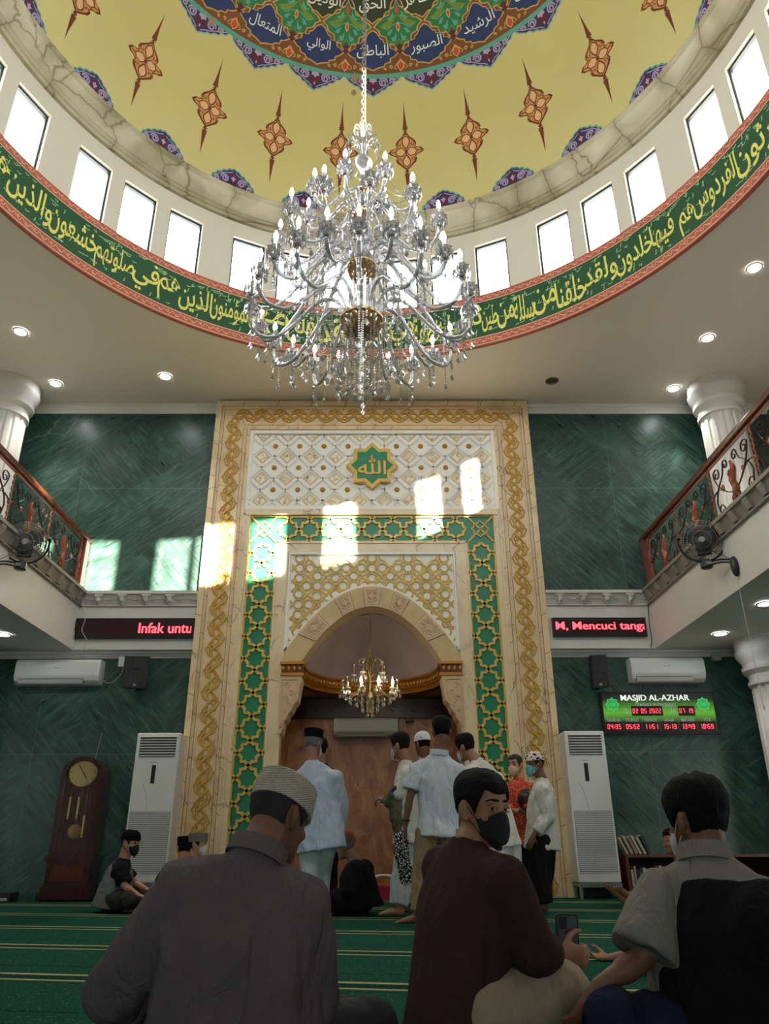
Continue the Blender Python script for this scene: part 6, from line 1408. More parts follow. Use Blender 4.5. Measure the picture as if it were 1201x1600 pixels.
def body(t, J, skin, face, up=(0, 0, 1), S=1.0, voxel=.009, hands=None, feet=None, neck_r=.056, legs=True, ears=True):
    """one continuous skin: head, neck, trunk, arms, hands, legs, feet"""
    mb = MB(); M = frame(face, up); hc = J['head']; add_head(mb, hc, M, S, ears)
    side = (J['shR']-J['shL']).normalized()
    limb(mb, [hc+M @ (Vector((0, -.022, -.045))*S), (hc+M @ (Vector((0, -.022, -.045))*S)+J['neck'])/2, J['neck']], [neck_r*S, neck_r*.98*S, neck_r*1.1*S])
    sp = [J['neck'], J['chest'], (J['chest']+J['pelvis'])/2, J['pelvis']]
    mb.tube(sp, [.06*S, .14*S, .125*S, .13*S], 14, side=side, ry=[.05*S, .085*S, .085*S, .09*S])
    for q in 'LR':
        limb(mb, [J['neck']-Vector((0, 0, .03)), J['sh'+q], J['el'+q], J['wr'+q]], [.04*S, .047*S, .036*S, .026*S])
        limb(mb, [J['el'+q].lerp(J['wr'+q], .15), J['el'+q].lerp(J['wr'+q], .4)], [.036*S, .037*S])
        if hands and q in hands:
            h = hands[q]; add_hand(mb, J['wr'+q]+Vector(h[0]).normalized()*.01, h[0], h[1], h[2], S*h[3] if len(h) > 3 else S, h[4] if len(h) > 4 else 1, *(h[5:] if len(h) > 5 else ()))
        if legs:
            hp, kn, an = J['hip'+q], J['kn'+q], J['an'+q]
            limb(mb, [J['pelvis'].lerp(hp, .6), hp, hp.lerp(kn, .5), kn], [.085*S, .082*S, .072*S, .055*S]); limb(mb, [kn, kn.lerp(an, .35), an], [.052*S, .054*S, .036*S])
            if feet and q in feet: add_foot(mb, an, feet[q][0], S, roll=feet[q][1] if len(feet[q]) > 1 else None)
    return remesh(mb, 'body', skin, t, voxel, 3), M, hc
def garment(t, name, m, J, torso, arms=None, legs=None, extra=None, voxel=.011, fold=.006, seed=0.0, smooth=5, fscale=(9, 9, 4)):
    """torso: list of (centre, half width, half depth); arms: {side: [(point, r)...]}; legs the same"""
    mb = MB(); side = (J['shR']-J['shL']).normalized()
    if torso: mb.tube([q[0] for q in torso], [q[1] for q in torso], 18, side=side, ry=[q[2] for q in torso])
    for d in (arms, legs):
        if d:
            for pts in d.values(): 
                mb.tube([q[0] for q in pts], [q[1] for q in pts], 14)
                for q in pts[:-1]: mb.sphere(q[0], q[1], 12, 8)
    if extra: extra(mb)
    return remesh(mb, name, m, t, voxel, smooth, fold, fscale, seed)
def L3(a, b, t): return a.lerp(b, t)
def up_(v, dz): return v+Vector((0, 0, dz))
# shirt pieces shared by every figure
def std_shirt(t, J, m, name='shirt', sleeve=1.0, hem=0.0, W=(.2, .19, .21, .2), D=(.125, .12, .13, .1), r0=.075, r1=.06, r2=.048, seed=0., voxel=.011, fold=.006, collar=True, low=None):
    pv, ch, nk = J['pelvis'], J['chest'], J['neck']; ax = (pv-ch).normalized(); hp = pv+(low or ax)*hem
    tor = [(hp, W[0]*1.03+.004, D[0]*1.1+.01), (L3(pv, ch, .15), W[0]*.99, D[0]*.98), (L3(pv, ch, .5), W[1], D[1]), (ch, W[2], D[2]), (L3(ch, nk, .55), W[3], D[3]), (L3(ch, nk, .86), W[3]*.62, D[3]*.8), (L3(ch, nk, 1.0), .072, .066)]
    if collar: tor.append((nk+(nk-ch).normalized()*.025, .064, .06))
    arms = {}
    for q in 'LR':
        s, e, w_ = J['sh'+q], J['el'+q], J['wr'+q]; a = [(L3(nk, s, .45)-Vector((0, 0, .035)), r0*.85), (s-Vector((0, 0, .012)), r0)]
        if sleeve <= 1: a += [(L3(s, e, sleeve*.5), (r0+r1)/2*1.02), (L3(s, e, sleeve), r1*1.08)]
        else: f = sleeve-1; a += [(L3(s, e, .5), (r0+r1)/2), (e, r1), (L3(e, w_, f*.5), (r1+r2)/2*1.03), (L3(e, w_, f), r2)]
        arms[q] = a
    return garment(t, name, m, J, tor, arms, voxel=voxel, fold=fold, seed=seed)
def std_trousers(t, J, m, r=(.12, .1, .085, .07), frac=.95, seed=0., voxel=.012, fold=.007, waist=.05, W=.18, D=.12, name='trousers'):
    legs = {}
    for q in 'LR':
        hp, kn, an = J['hip'+q], J['kn'+q], J['an'+q]; legs[q] = [(L3(J['pelvis'], hp, .7), r[0]), (hp, r[0]), (L3(hp, kn, .5), r[1]), (kn, r[2]), (L3(kn, an, .5), (r[2]+r[3])/2), (L3(kn, an, frac), r[3])]
    pv = J['pelvis']; ax = (J['chest']-pv).normalized()
    return garment(t, name, m, J, [(pv-ax*.09, W*.85, D*.9), (pv, W, D), (pv+ax*waist, W*.95, D*.95)], None, legs, voxel=voxel, fold=fold, seed=seed)
def standing(label, head, neck, shL, shR, elL, elR, wrL, wrR, pel, knL, knR, anL, anR, chest=None):
    J = dict(head=head, neck=neck, shL=shL, shR=shR, elL=elL, elR=elR, wrL=wrL, wrR=wrR, pelvis=pel, knL=knL, knR=knR, anL=anL, anR=anR)
    J['chest'] = chest or L3(neck, pel, .36); ax = (shR-shL); ax.z = 0; ax.normalize(); J['hipL'] = pel-ax*.098-Vector((0, 0, .06)); J['hipR'] = pel+ax*.098-Vector((0, 0, .06)); return J

def collar_part(t, J, m, r=.076, h=.024, up=.004, gap=0.0):
    ax = (J['neck']-J['chest']).normalized()*.45+(J['head']-J['neck']).normalized()*.55; ax.normalize(); sx = (J['shR']-J['shL']); sx = (sx-ax*sx.dot(ax)).normalized(); sy = ax.cross(sx); c = J['neck']+ax*up
    mb = MB(); n = 28
    for k in range(2): mb.tube([c+sx*(r+.004*k)*math.cos(q)+sy*(r*.98+.004*k)*math.sin(q)-ax*(.012*k) for q in [2*PI*i/n for i in range(n)]], .0045, 8, True, side=ax, ry=.0045) if False else None
    vs = []; 
    for i in range(n):
        q = 2*PI*i/n; d = sx*math.cos(q)+sy*math.sin(q)*.98
        for rr, z in ((r+.012, -h), (r+.006, h), (r-.001, h), (r+.003, -h)): vs.append(c+d*rr+ax*z)
    mb.add(vs, [(4*i+k, 4*((i+1) % n)+k, 4*((i+1) % n)+(k+1) % 4, 4*i+(k+1) % 4) for i in range(n) for k in range(4)], 0, True); return mb.build('collar', m, t)
# ---- 1. man in the grey shirt, near left, seen from behind
c_grey = cloth('charcoal_shirt_cloth', (104, 94, 98)); Y1 = 2.3
J = dict(head=V(434, 1277, 2.38), neck=V(402, 1334, 2.30), shL=V(294, 1384, 2.26), shR=V(468, 1408, 2.36), chest=V(378, 1462, 2.30), pelvis=V(362, 1640, 2.32), elL=V(180, 1546, 2.34), elR=V(486, 1560, 2.42), wrL=V(236, 1588, 2.50), wrR=V(450, 1600, 2.58))
J['hipL'] = J['pelvis']+Vector((-.1, .05, -.02)); J['hipR'] = J['pelvis']+Vector((.1, .05, -.02)); J['knL'] = Vector((J['pelvis'].x-.36, 2.66, .12)); J['knR'] = Vector((J['pelvis'].x+.36, 2.66, .12)); J['anL'] = Vector((J['pelvis'].x+.05, 2.74, .07)); J['anR'] = Vector((J['pelvis'].x-.05, 2.84, .07))
t = person((J['pelvis'].x, 2.32, 0), 'seated man seen from behind in charcoal grey shirt and pale woven cap')
b_, M, hc = body(t, J, skins['dark'], (.55, .78, -.38), (.08, .2, 1), .98, .007, {'L': ((.8, .5, -.2), (0, 0, -1), .7, 1, 1), 'R': ((-.7, .5, -.2), (0, 0, -1), .5, 1, -1)}, {'L': ((.6, .5, 0),), 'R': ((-.6, .5, 0),)}, .062)
std_shirt(t, J, c_grey, sleeve=1.93, hem=.12, W=(.235, .225, .225, .2), D=(.15, .135, .13, .095), r0=.092, r1=.082, r2=.062, seed=1, fold=.010)
collar_part(t, J, c_grey)
std_trousers(t, J, mat('dark_trouser_cloth', lin((40, 38, 42)), .9), seed=2)
hair_part(t, hc, M, .98, darkhair2, .007, .01, .07, 1., -.06, .003, .034)
g = NT('woven_cap', .9, .1); o = g.tc.outputs['Object']; wv = g.new('ShaderNodeTexWave'); wv.bands_direction = 'Z'; wv.inputs['Scale'].default_value = 62; wv.inputs['Distortion'].default_value = 3; wv.inputs['Detail Scale'].default_value = 8; g.link(o, wv.inputs['Vector'])
g.color(g.ramp(wv.outputs[0], [(.2, lin((140, 134, 124))), (.6, lin((208, 202, 190)))])); g.bump(wv.outputs[0], .6, .004)
cap_part(t, hc, M, .98, g.m, .026, .082, -.004, .016, grow=.0155, tilt=-.10)
# ---- 2. man in the brown shirt looking back over his shoulder
c_br = cloth('brown_shirt_cloth', (66, 46, 42)); c_kh = cloth('beige_trouser_cloth', (164, 148, 126))
J = dict(head=V(752, 1264, 2.68), neck=V(732, 1322, 2.67), shL=V(692, 1350, 2.80), shR=V(788, 1368, 2.54), chest=V(722, 1428, 2.68), pelvis=V(716, 1580, 2.68), elL=V(702, 1490, 2.92), elR=V(834, 1488, 2.56), wrL=V(770, 1506, 2.96), wrR=V(868, 1492, 2.72))
J['hipR'] = V(765, 1580, 2.60); J['hipL'] = V(745, 1580, 2.80); J['knR'] = V(876, 1553, 2.66); J['anR'] = V(800, 1630, 2.92); J['knL'] = V(800, 1575, 3.16); J['anL'] = V(860, 1620, 2.85)
t = person((J['pelvis'].x, 2.68, 0), 'seated man in dark brown shirt looking back, black face mask, phone in hand')
fdir = (.60, -.80, -.10)
b_, M, hc = body(t, J, skins['mid'], fdir, (.03, .0, 1), .95, .006, {'R': ((.96, .1, -.1), (.15, 1, .05), 1.0, 1.0, 1), 'L': ((.9, -.2, .35), (.2, -1, -.3), .35, 1, 1)}, {'R': ((.8, .5, 0),), 'L': ((.7, -.4, 0),)}, .052)
std_shirt(t, J, c_br, sleeve=1.55, hem=.13, W=(.185, .18, .19, .17), D=(.15, .135, .125, .095), r0=.078, r1=.068, r2=.062, seed=5, fold=.006)
std_trousers(t, J, c_kh, (.115, .11, .1, .08), .9, 7, fold=.006, W=.17, D=.13)
hair_part(t, hc, M, .95, hairm, .011, .016, .058, 4., -.05, .006)
mask_part(t, hc, M, .95, mat('black_mask', (.008, .008, .009), .85, bump=.3, bscale=300))
for s_ in (-1, 1):
    ec = hc+M @ (Vector((s_*.031, .0800, .006))*.95)
    mb = MB(); mb.sphere(ec, (.0122, .0122, .0105), 14, 10); e = mb.build('eye', eyew, t)
    mb = MB(); gz = (M.transposed() @ (Vector((0, 0, CAM_H))-ec)).normalized(); gz = (gz*.8+Vector((0, .5, 0))).normalized()*.0112; mb.sphere(ec+M @ gz, (.0072, .0028, .0072), 12, 8, rot=M); mb.build('iris', eyei, e)
    mb = MB(); pts = [(s_*(.012+.042*q), .0955-.018*q*q-.004*q, .031+.004*math.sin(q*PI*.9)-.005*q) for q in (0, .25, .5, .75, 1)]; mb.tube([hc+M @ (Vector(p)*.95) for p in pts], [.003, .0048, .0048, .004, .002], 6); mb.build('eyebrow', hairm, t)
    mb = MB()
    for dz, w_ in ((.0085, .0045), (-.0075, .003)): mb.tube([ec+M @ Vector((s_*.017*math.sin(q), .0115*math.cos(q*1.02)+.0012, dz*math.cos(q*.95)-.001)) for q in (-1.35, -.8, -.3, .3, .8, 1.35)], [.001, w_*.8, w_, w_, w_*.8, .001], 6)
    mb.build('eyelid', skins['mid'], t)
# phone in his hand
ph = V(886, 1470, 2.765); Rm = frame((-.12, 1, .05), (.05, 0, 1)); t = thing('smartphone', (ph.x, ph.y, ph.z-.07), 'smartphone with a dark green case held up by the man in the brown shirt', 'phone')
def rrect(w_, h_, r, n=5): return [(sx*(w_-r)+r*math.cos(a0+PI/2*k/n), sy*(h_-r)+r*math.sin(a0+PI/2*k/n)) for sx, sy, a0 in ((1, 1, 0), (-1, 1, PI/2), (-1, -1, PI), (1, -1, 1.5*PI)) for k in range(n+1)]
fr = lambda v: ph+Rm @ Vector(v)
mb = MB(); mb.prism(rrect(.037, .078, .01), lambda a, b: fr((a, -.006, b)), lambda a, b: fr((a, .005, b))); cs = mb.build('case', mat('phone_case', lin((16, 50, 40)), .5), t)
mb = MB(); mb.prism(rrect(.032, .073, .008), lambda a, b: fr((a, -.0072, b)), lambda a, b: fr((a, -.005, b))); mb.build('back_plate', mat('phone_back', lin((92, 98, 104)), .25), t)
mb = MB(); mb.prism([(a-.016, b+.052) for a, b in rrect(.013, .018, .005)], lambda a, b: fr((a, -.0095, b)), lambda a, b: fr((a, -.006, b))); mb.build('camera_block', black, t)
mb = MB(); mb.tube([fr((.004+.012*math.cos(q), -.009, .022+.012*math.sin(q))) for q in [2*PI*k/18 for k in range(18)]], .0022, 5, True); mb.build('ring_holder', black, t)
# ---- 3. man at the right edge in a grey and black shirt
c_gb = cloth('grey_sleeve_cloth', (132, 128, 120)); c_bk = cloth('black_cloth', (26, 25, 28)); c_nv = cloth('navy_trouser_cloth', (34, 38, 58))
J = dict(head=V(1090, 1283, 2.46), neck=V(1100, 1338, 2.42), shL=V(1034, 1398, 2.44), shR=V(1192, 1412, 2.30), chest=V(1118, 1450, 2.40), pelvis=V(1140, 1625, 2.42), elL=V(1002, 1498, 2.40), elR=V(1235, 1540, 2.35), wrL=V(935, 1543, 2.38), wrR=V(1150, 1590, 2.7))
J['hipL'] = J['pelvis']+Vector((-.1, .03, -.01)); J['hipR'] = J['pelvis']+Vector((.09, -.02, -.01)); J['knL'] = V(958, 1596, 2.36); J['anL'] = V(1050, 1640, 2.72); J['knR'] = Vector((J['pelvis'].x+.3, 2.7, .12)); J['anR'] = V(1100, 1575, 2.98)
t = person((J['pelvis'].x, 2.42, 0), 'seated man at the right edge in grey shirt with black back panel, arm on knee')
b_, M, hc = body(t, J, skins['dark'], (-.34, .93, -.10), (0, 0, 1), .96, .006, {'L': ((-.55, .1, -.75), (-.2, .6, .3), .45, 1, 1), 'R': ((-.6, .6, -.2), (0, 0, -1), .4, 1, -1)}, {'L': ((.6, .4, 0),), 'R': ((-.9, .1, 0),)}, .06)
std_shirt(t, J, c_gb, sleeve=.93, hem=.1, W=(.215, .205, .2, .185), D=(.14, .13, .12, .095), r0=.085, r1=.092, seed=8, fold=.006)
collar_part(t, J, c_gb, .07)
mb = MB(); s2 = (J['shR']-J['shL']).normalized(); bk = -Vector(frame(s2, (0, 0, 1)) @ Vector((1, 0, 0)))
tor = [(J['pelvis']-Vector((0, 0, .12)), .24, .17), (L3(J['pelvis'], J['chest'], .5), .228, .16), (J['chest'], .212, .152), (L3(J['chest'], J['neck'], .35), .19, .135), (L3(J['chest'], J['neck'], .62), .15, .118)]
off_ = Vector((.03, -.008, 0)); mb.tube([q[0]+off_ for q in tor], [q[1] for q in tor], 20, side=s2, ry=[q[2] for q in tor]); mb.sphere(J['shR']+Vector((-.01, -.035, -.05)), .115, 14, 10); mb.tube([J['shR']+Vector((-.02, -.03, -.06)), L3(J['chest'], J['pelvis'], .3)+off_], [.12, .13], 12); remesh(mb, 'black_panel', c_bk, t, .011, 4, .005, seed=8.5)
std_trousers(t, J, c_nv, (.11, .1, .088, .07), .92, 9, W=.17, D=.12)
hair_part(t, hc, M, .96, hairm, .012, .022, .06, 9., -.062, .010); mask_part(t, hc, M, .96, mat('white_mask', lin((206, 206, 204)), .8), mat('mask_loop', lin((206, 206, 204)), .7))
# ---- 4. man in the long pale blue shirt standing before the niche
c_bl = cloth('pale_blue_cloth', (186, 198, 216)); c_pt = cloth('pale_trouser_cloth', (186, 200, 202)); peci = mat('black_velvet', (.006, .005, .006), .95, spec=.1)
def feet_at(px, py, Y): return Vector((P(px, py, Y).x, Y, .085))
Y = 7.4
J = standing('', V(489, 1163, Y+.03), V(487, 1193, Y), V(462, 1217, Y+.03), V(524, 1214, Y-.03), V(455, 1258, Y+.06), V(533, 1258, Y), V(468, 1296, Y+.18), V(531, 1296, Y+.08), V(496, 1282, Y), V(484, 1358, Y), V(503, 1362, Y+.1), feet_at(474, 1440, Y-.04), feet_at(497, 1440, Y+.12))
t = person((J['pelvis'].x, Y, 0), 'standing man in long pale blue shirt, pale trousers and black cap seen from behind')
b_, M, hc = body(t, J, skins['mid'], (.35, .93, -.12), (0, 0, 1), 1.0, .01, {'R': ((.0, .2, -1), (-1, 0, 0), .4), 'L': ((.2, .5, -.8), (1, 0, 0), .4)}, {'L': ((-.1, 1, 0),), 'R': ((.15, 1, 0),)})
std_shirt(t, J, c_bl, 'long_shirt', 1.96, .25, W=(.235, .205, .205, .19), D=(.16, .14, .13, .095), r0=.08, r1=.07, r2=.06, seed=11, fold=.009)
std_trousers(t, J, c_pt, (.115, .098, .088, .085), .97, 12, fold=.01); hair_part(t, hc, M, 1.0, greyhair, .008, .01, .06, 2., -.05, .003); cap_part(t, hc, M, 1.0, peci, .05, .085, .004, .006, grow=.012)
mask_part(t, hc, M, 1.0, MATS['white_mask'])
# ---- 5. person in dark clothes beyond him
Y = 8.7
J = standing('', V(500, 1172, Y), V(502, 1196, Y), V(488, 1213, Y), V(522, 1213, Y), V(484, 1255, Y), V(526, 1255, Y), V(490, 1290, Y+.15), V(522, 1292, Y+.15), V(505, 1290, Y), V(501, 1352, Y), V(515, 1352, Y), feet_at(500, 1420, Y), feet_at(516, 1420, Y))
t = person((J['pelvis'].x, Y, 0), 'person in dark clothes standing mostly hidden behind the man in pale blue')
b_, M, hc = body(t, J, skins['mid'], (.0, 1, 0), (0, 0, 1), .97, .012, {'L': ((0, .5, -1), (1, 0, 0), .4), 'R': ((0, .5, -1), (-1, 0, 0), .4)}, {'L': ((0, 1, 0),), 'R': ((.1, 1, 0),)})
std_shirt(t, J, cloth('dark_robe_cloth', (34, 36, 44)), 'shirt', 1.95, .1, seed=13); std_trousers(t, J, c_bk, seed=14); hair_part(t, hc, M, .97, hairm, seed=3.)
# ---- 6. man in black seated before the niche, facing left
Y = 8.15
def sit(head, neck, shL, shR, elL, elR, wrL, wrR, pel, knL, knR, anL, anR, hipd):
    J = dict(head=head, neck=neck, shL=shL, shR=shR, elL=elL, elR=elR, wrL=wrL, wrR=wrR, pelvis=pel, knL=knL, knR=knR, anL=anL, anR=anR, chest=L3(neck, pel, .36)); h = Vector(hipd).normalized()*.09; J['hipL'] = pel-h+Vector((0, 0, -.02)); J['hipR'] = pel+h+Vector((0, 0, -.02)); return J
J = sit(V(540, 1322, Y), V(554, 1346, Y), V(556, 1358, Y-.19), V(570, 1356, Y+.19), V(546, 1394, Y-.26), V(552, 1395, Y+.24), V(520, 1418, Y-.12), V(522, 1415, Y+.14), Vector((V(562, 1400, Y).x, Y, .13)), Vector((V(518, 1400, Y).x, Y-.3, .13)), Vector((V(522, 1400, Y).x, Y+.32, .13)), Vector((V(520, 1400, Y).x, Y+.1, .07)), Vector((V(520, 1400, Y).x, Y-.08, .07)), (.2, 1, 0))
t = person((J['pelvis'].x, Y, 0), 'man in black sitting on the carpet facing left, wearing a brown knitted cap')
b_, M, hc = body(t, J, skins['mid'], (-.93, .3, -.18), (0, 0, 1), .98, .01, {'L': ((-.8, .3, -.3), (0, 0, -1), .4), 'R': ((-.8, -.3, -.3), (0, 0, -1), .4)}, {'L': ((-.4, -1, 0),), 'R': ((-.5, 1, 0),)})
std_shirt(t, J, c_bk, 'jacket', 1.9, .08, W=(.25, .235, .225, .2), D=(.2, .19, .17, .12), r0=.095, r1=.085, r2=.06, seed=15)
std_trousers(t, J, c_bk, seed=16); mb = MB(); mb.lathe([(.068, -.03), (.074, .0), (.07, .03), (.06, .03)], J['neck']+Vector((0, 0, .0)), 20, caps=False); mb.build('collar', c_gb, t); hair_part(t, hc, M, .98, greyhair, .006, .008, seed=5., rough=.002); cap_part(t, hc, M, .98, mat('brown_knit', lin((108, 70, 48)), .95, bump=.5, bscale=200), .03, .1, kind='kufi', grow=.013)
# ---- 7. man in pale short-sleeved shirt and khaki trousers
Y = 7.0; c_ps = cloth('pale_shirt_cloth', (196, 206, 212)); c_k2 = cloth('khaki_cloth', (142, 122, 90))
J = standing('', V(690, 1143, Y), V(686, 1177, Y), V(653, 1203, Y), V(716, 1206, Y), V(640, 1246, Y-.02), V(716, 1250, Y), V(633, 1288, Y+.02), V(708, 1290, Y+.14), V(684, 1292, Y), V(656, 1366, Y), V(694, 1366, Y+.1), feet_at(652, 1446, Y-.05), feet_at(700, 1440, Y+.15))
t = person((J['pelvis'].x, Y, 0), 'standing man seen from behind in pale short-sleeved shirt and khaki trousers, barefoot')
b_, M, hc = body(t, J, skins['dark'], (.05, 1, -.05), (0, 0, 1), 1.0, .008, {'L': ((-.05, .15, -1), (1, .2, 0), .35, 1, -1), 'R': ((-.2, .5, -.8), (-1, 0, 0), .4)}, {'L': ((-.95, .25, 0),), 'R': ((.2, 1, 0),)})
std_shirt(t, J, c_ps, 'shirt', .75, .08, W=(.178, .182, .195, .18), D=(.135, .13, .13, .095), r0=.085, r1=.078, seed=17, fold=.009)
std_trousers(t, J, c_k2, (.105, .088, .072, .062), .93, 18, fold=.01); hair_part(t, hc, M, 1.0, hairm, .011, .022, .06, 6., -.055, .005); mask_part(t, hc, M, 1.0, MATS['white_mask'])
collar_part(t, J, c_ps)
mb = MB(); w0 = L3(J['elL'], J['wrL'], .86); mb.tube([w0+Vector((.031*math.cos(q), .031*math.sin(q), 0)) for q in [2*PI*k/16 for k in range(16)]], .008, 6, True); mb.build('wristband', black, t)
# ---- 8. man left of him holding a folded jacket
Y = 7.9; c_wh = cloth('off_white_cloth', (206, 206, 198))
J = standing('', V(625, 1166, Y), V(634, 1192, Y), V(634, 1208, Y-.17), V(644, 1207, Y+.15), V(622, 1240, Y-.2), V(630, 1244, Y+.2), V(604, 1247, Y-.12), V(606, 1250, Y+.1), V(638, 1290, Y), V(630, 1352, Y-.08), V(640, 1352, Y+.08), feet_at(622, 1424, Y-.12), feet_at(640, 1424, Y+.1))
t = person((J['pelvis'].x, Y, 0), 'dark-haired man in off-white shirt facing left, carrying a folded jacket over his arm')
b_, M, hc = body(t, J, skins['mid'], (-.8, .6, -.1), (0, 0, 1), .98, .01, {'L': ((-1, .1, -.1), (0, 0, -1), .7), 'R': ((-1, 0, -.1), (0, 0, -1), .7)}, {'L': ((-1, .1, 0),), 'R': ((-.9, .3, 0),)})
std_shirt(t, J, c_wh, 'shirt', 1.8, .16, W=(.2, .19, .19, .17), D=(.14, .13, .13, .095), seed=19, fold=.009); std_trousers(t, J, c_pt, (.115, .105, .1, .09), .95, 20, fold=.01); hair_part(t, hc, M, .98, hairm, .012, .024, .06, 7., -.05, .005); mask_part(t, hc, M, .98, MATS['white_mask'])
a = V(607, 1252, Y-.15); t = thing('folded_jacket', (a.x, a.y, a.z-.2), 'folded olive jacket draped over the forearm of the man in off-white', 'jacket')
mb = MB(); mb.tube([a+Vector((-.05, -.02, -.02)), a+Vector((.03, -.03, .05)), a+Vector((.11, -.02, .1))], [.06, .075, .06], 12, side=(0, 1, 0), ry=[.045, .05, .04]); mb.tube([a+Vector((.05, -.03, .0)), a+Vector((.07, -.04, -.16)), a+Vector((.09, -.04, -.3))], [.07, .06, .04], 12, side=(1, 0, 0), ry=[.05, .04, .03]); remesh(mb, 'body', cloth('olive_jacket_cloth', (96, 92, 74)), t, .012, 3, .012, (12, 12, 12))
mb = MB(); mb.tube([a+Vector((.02, -.06, .07)), a+Vector((.07, -.07, .11)), a+Vector((.12, -.05, .12))], [.03, .035, .02], 8); mb.build('lining', black, t)
a = V(632, 1318, Y-.26); t = thing('scarf', (a.x, a.y, a.z-.15), 'black and white fringed scarf hanging beside the khaki trousers', 'scarf')
g = NT('scarf_check', .9, .1); ck = g.new('ShaderNodeTexVoronoi', feature='DISTANCE_TO_EDGE'); ck.inputs['Scale'].default_value = 44; g.link(g.tc.outputs['Object'], ck.inputs['Vector']); g.color(g.ramp(ck.outputs['Distance'], [(.0, (.015, .015, .015)), (.14, (.02, .02, .02)), (.2, lin((206, 206, 200)))]))
mb = MB(); mb.tube([a+Vector((-.05, 0, .1)), a+Vector((-.03, 0, -.05)), a+Vector((0, 0, -.22)), a+Vector((.01, 0, -.34))], [.06, .075, .07, .06], 12, side=(1, 0, 0), ry=[.03, .03, .025, .015]); remesh(mb, 'cloth', g.m, t, .012, 3, .012, (16, 16, 5))
mb = MB()
for k in range(16): x = -.06+.008*k; mb.tube([a+Vector((x+.01, .0, -.33)), a+Vector((x+.012+.004*math.sin(k*2), 0, -.42))], .003, 4)
mb.build('fringe', c_wh, t)
# ---- 9. man with the white skullcap, mostly hidden
Y = 8.6
J = standing('', V(660, 1163, Y), V(664, 1187, Y), V(644, 1204, Y), V(686, 1204, Y), V(642, 1246, Y), V(690, 1246, Y), V(648, 1280, Y+.1), V(686, 1280, Y+.1), V(666, 1292, Y), V(659, 1350, Y), V(673, 1350, Y), feet_at(658, 1420, Y), feet_at(676, 1420, Y))
t = person((J['pelvis'].x, Y, 0), 'man with a white skullcap standing behind the pale short-sleeved shirt')
b_, M, hc = body(t, J, skins['dark'], (-.45, .9, -.1), (0, 0, 1), 1.0, .012, {'L': ((0, .3, -1), (1, 0, 0), .4), 'R': ((0, .3, -1), (-1, 0, 0), .4)}, {'L': ((0, 1, 0),), 'R': ((0, 1, 0),)})
std_shirt(t, J, c_bl, 'shirt', 1.95, .2, seed=21); std_trousers(t, J, c_pt, seed=22); hair_part(t, hc, M, 1.0, hairm, .007, .01, seed=5., rough=.003); cap_part(t, hc, M, 1.0, mat('white_cap_cloth', lin((214, 220, 228)), .85), .03, .105, kind='kufi', grow=.013)
# ---- 10. man in cream shirt leaning in
Y = 7.7; c_cr = cloth('cream_shirt_cloth', (214, 214, 204))
J = standing('', V(727, 1168, Y+.05), V(744, 1190, Y), V(736, 1207, Y-.12), V(776, 1217, Y+.1), V(722, 1245, Y-.1), V(778, 1262, Y+.2), V(704, 1268, Y+.1), V(752, 1290, Y+.3), V(783, 1302, Y+.05), V(786, 1362, Y), V(800, 1362, Y+.08), feet_at(786, 1428, Y), feet_at(801, 1426, Y+.1))
t = person((J['pelvis'].x, Y, 0), 'man in cream shirt and white trousers leaning forward behind the brown-shirted man')
b_, M, hc = body(t, J, skins['mid'], (-.75, .62, -.25), (-.2, 0, 1), 1.0, .01, {'L': ((-.5, .4, -.6), (1, 0, 0), .4), 'R': ((-.5, .4, -.6), (-1, 0, 0), .4)}, {'L': ((-.5, .8, 0),), 'R': ((-.3, .8, 0),)})
std_shirt(t, J, c_cr, 'shirt', 1.95, .12, W=(.2, .2, .2, .185), D=(.14, .14, .135, .1), r0=.085, r1=.07, seed=23, fold=.008, low=Vector((.0, 0, -1))); std_trousers(t, J, c_wh, (.115, .11, .1, .09), .97, 24, fold=.009); hair_part(t, hc, M, 1.0, hairm, .01, .02, seed=8.); mask_part(t, hc, M, 1.0, MATS['white_mask'])
# ---- 11. man in red batik
Y = 9.0; g = NT('red_batik', .8, .2); o = g.tc.outputs['Object']; vo = g.new('ShaderNodeTexVoronoi', feature='DISTANCE_TO_EDGE'); vo.inputs['Scale'].default_value = 16; g.link(o, vo.inputs['Vector']); sp2 = g.noise(o, 45, 3)
c = g.mix(g.ramp(vo.outputs['Distance'], [(.0, (1, 1, 1)), (.06, (0, 0, 0))]), lin((186, 60, 44)), lin((222, 128, 96))); c = g.mix(g.ramp(sp2, [(.58, (0, 0, 0)), (.66, (.7, .7, .7))]), c, lin((230, 150, 120))); g.color(c)
J = standing('', V(805, 1196, Y), V(810, 1219, Y), V(792, 1231, Y-.1), V(832, 1231, Y+.05), V(790, 1262, Y-.16), V(838, 1262, Y-.08), V(806, 1268, Y-.3), V(820, 1266, Y-.28), V(814, 1300, Y), V(810, 1356, Y), V(822, 1356, Y+.05), feet_at(812, 1418, Y), feet_at(826, 1418, Y))
t = person((J['pelvis'].x, Y, 0), 'man with shaved hair in red batik shirt and pale mask beside the niche')
b_, M, hc = body(t, J, skins['light'], (-.62, -.78, -.05), (0, 0, 1), 1.0, .01, {'L': ((.6, -.4, .1), (0, 0, -1), .5), 'R': ((-.6, -.4, .1), (0, 0, -1), .5)}, {'L': ((-.5, -.8, 0),), 'R': ((-.3, -.9, 0),)})
std_shirt(t, J, g.m, 'batik_shirt', 1.7, .14, seed=25, fold=.005); std_trousers(t, J, c_bk, seed=26); hair_part(t, hc, M, 1.0, darkhair2, .003, .004, .065, 1., -.05, .001); mask_part(t, hc, M, 1.0, mat('peach_mask', lin((214, 178, 156)), .8), MATS['mask_loop'])
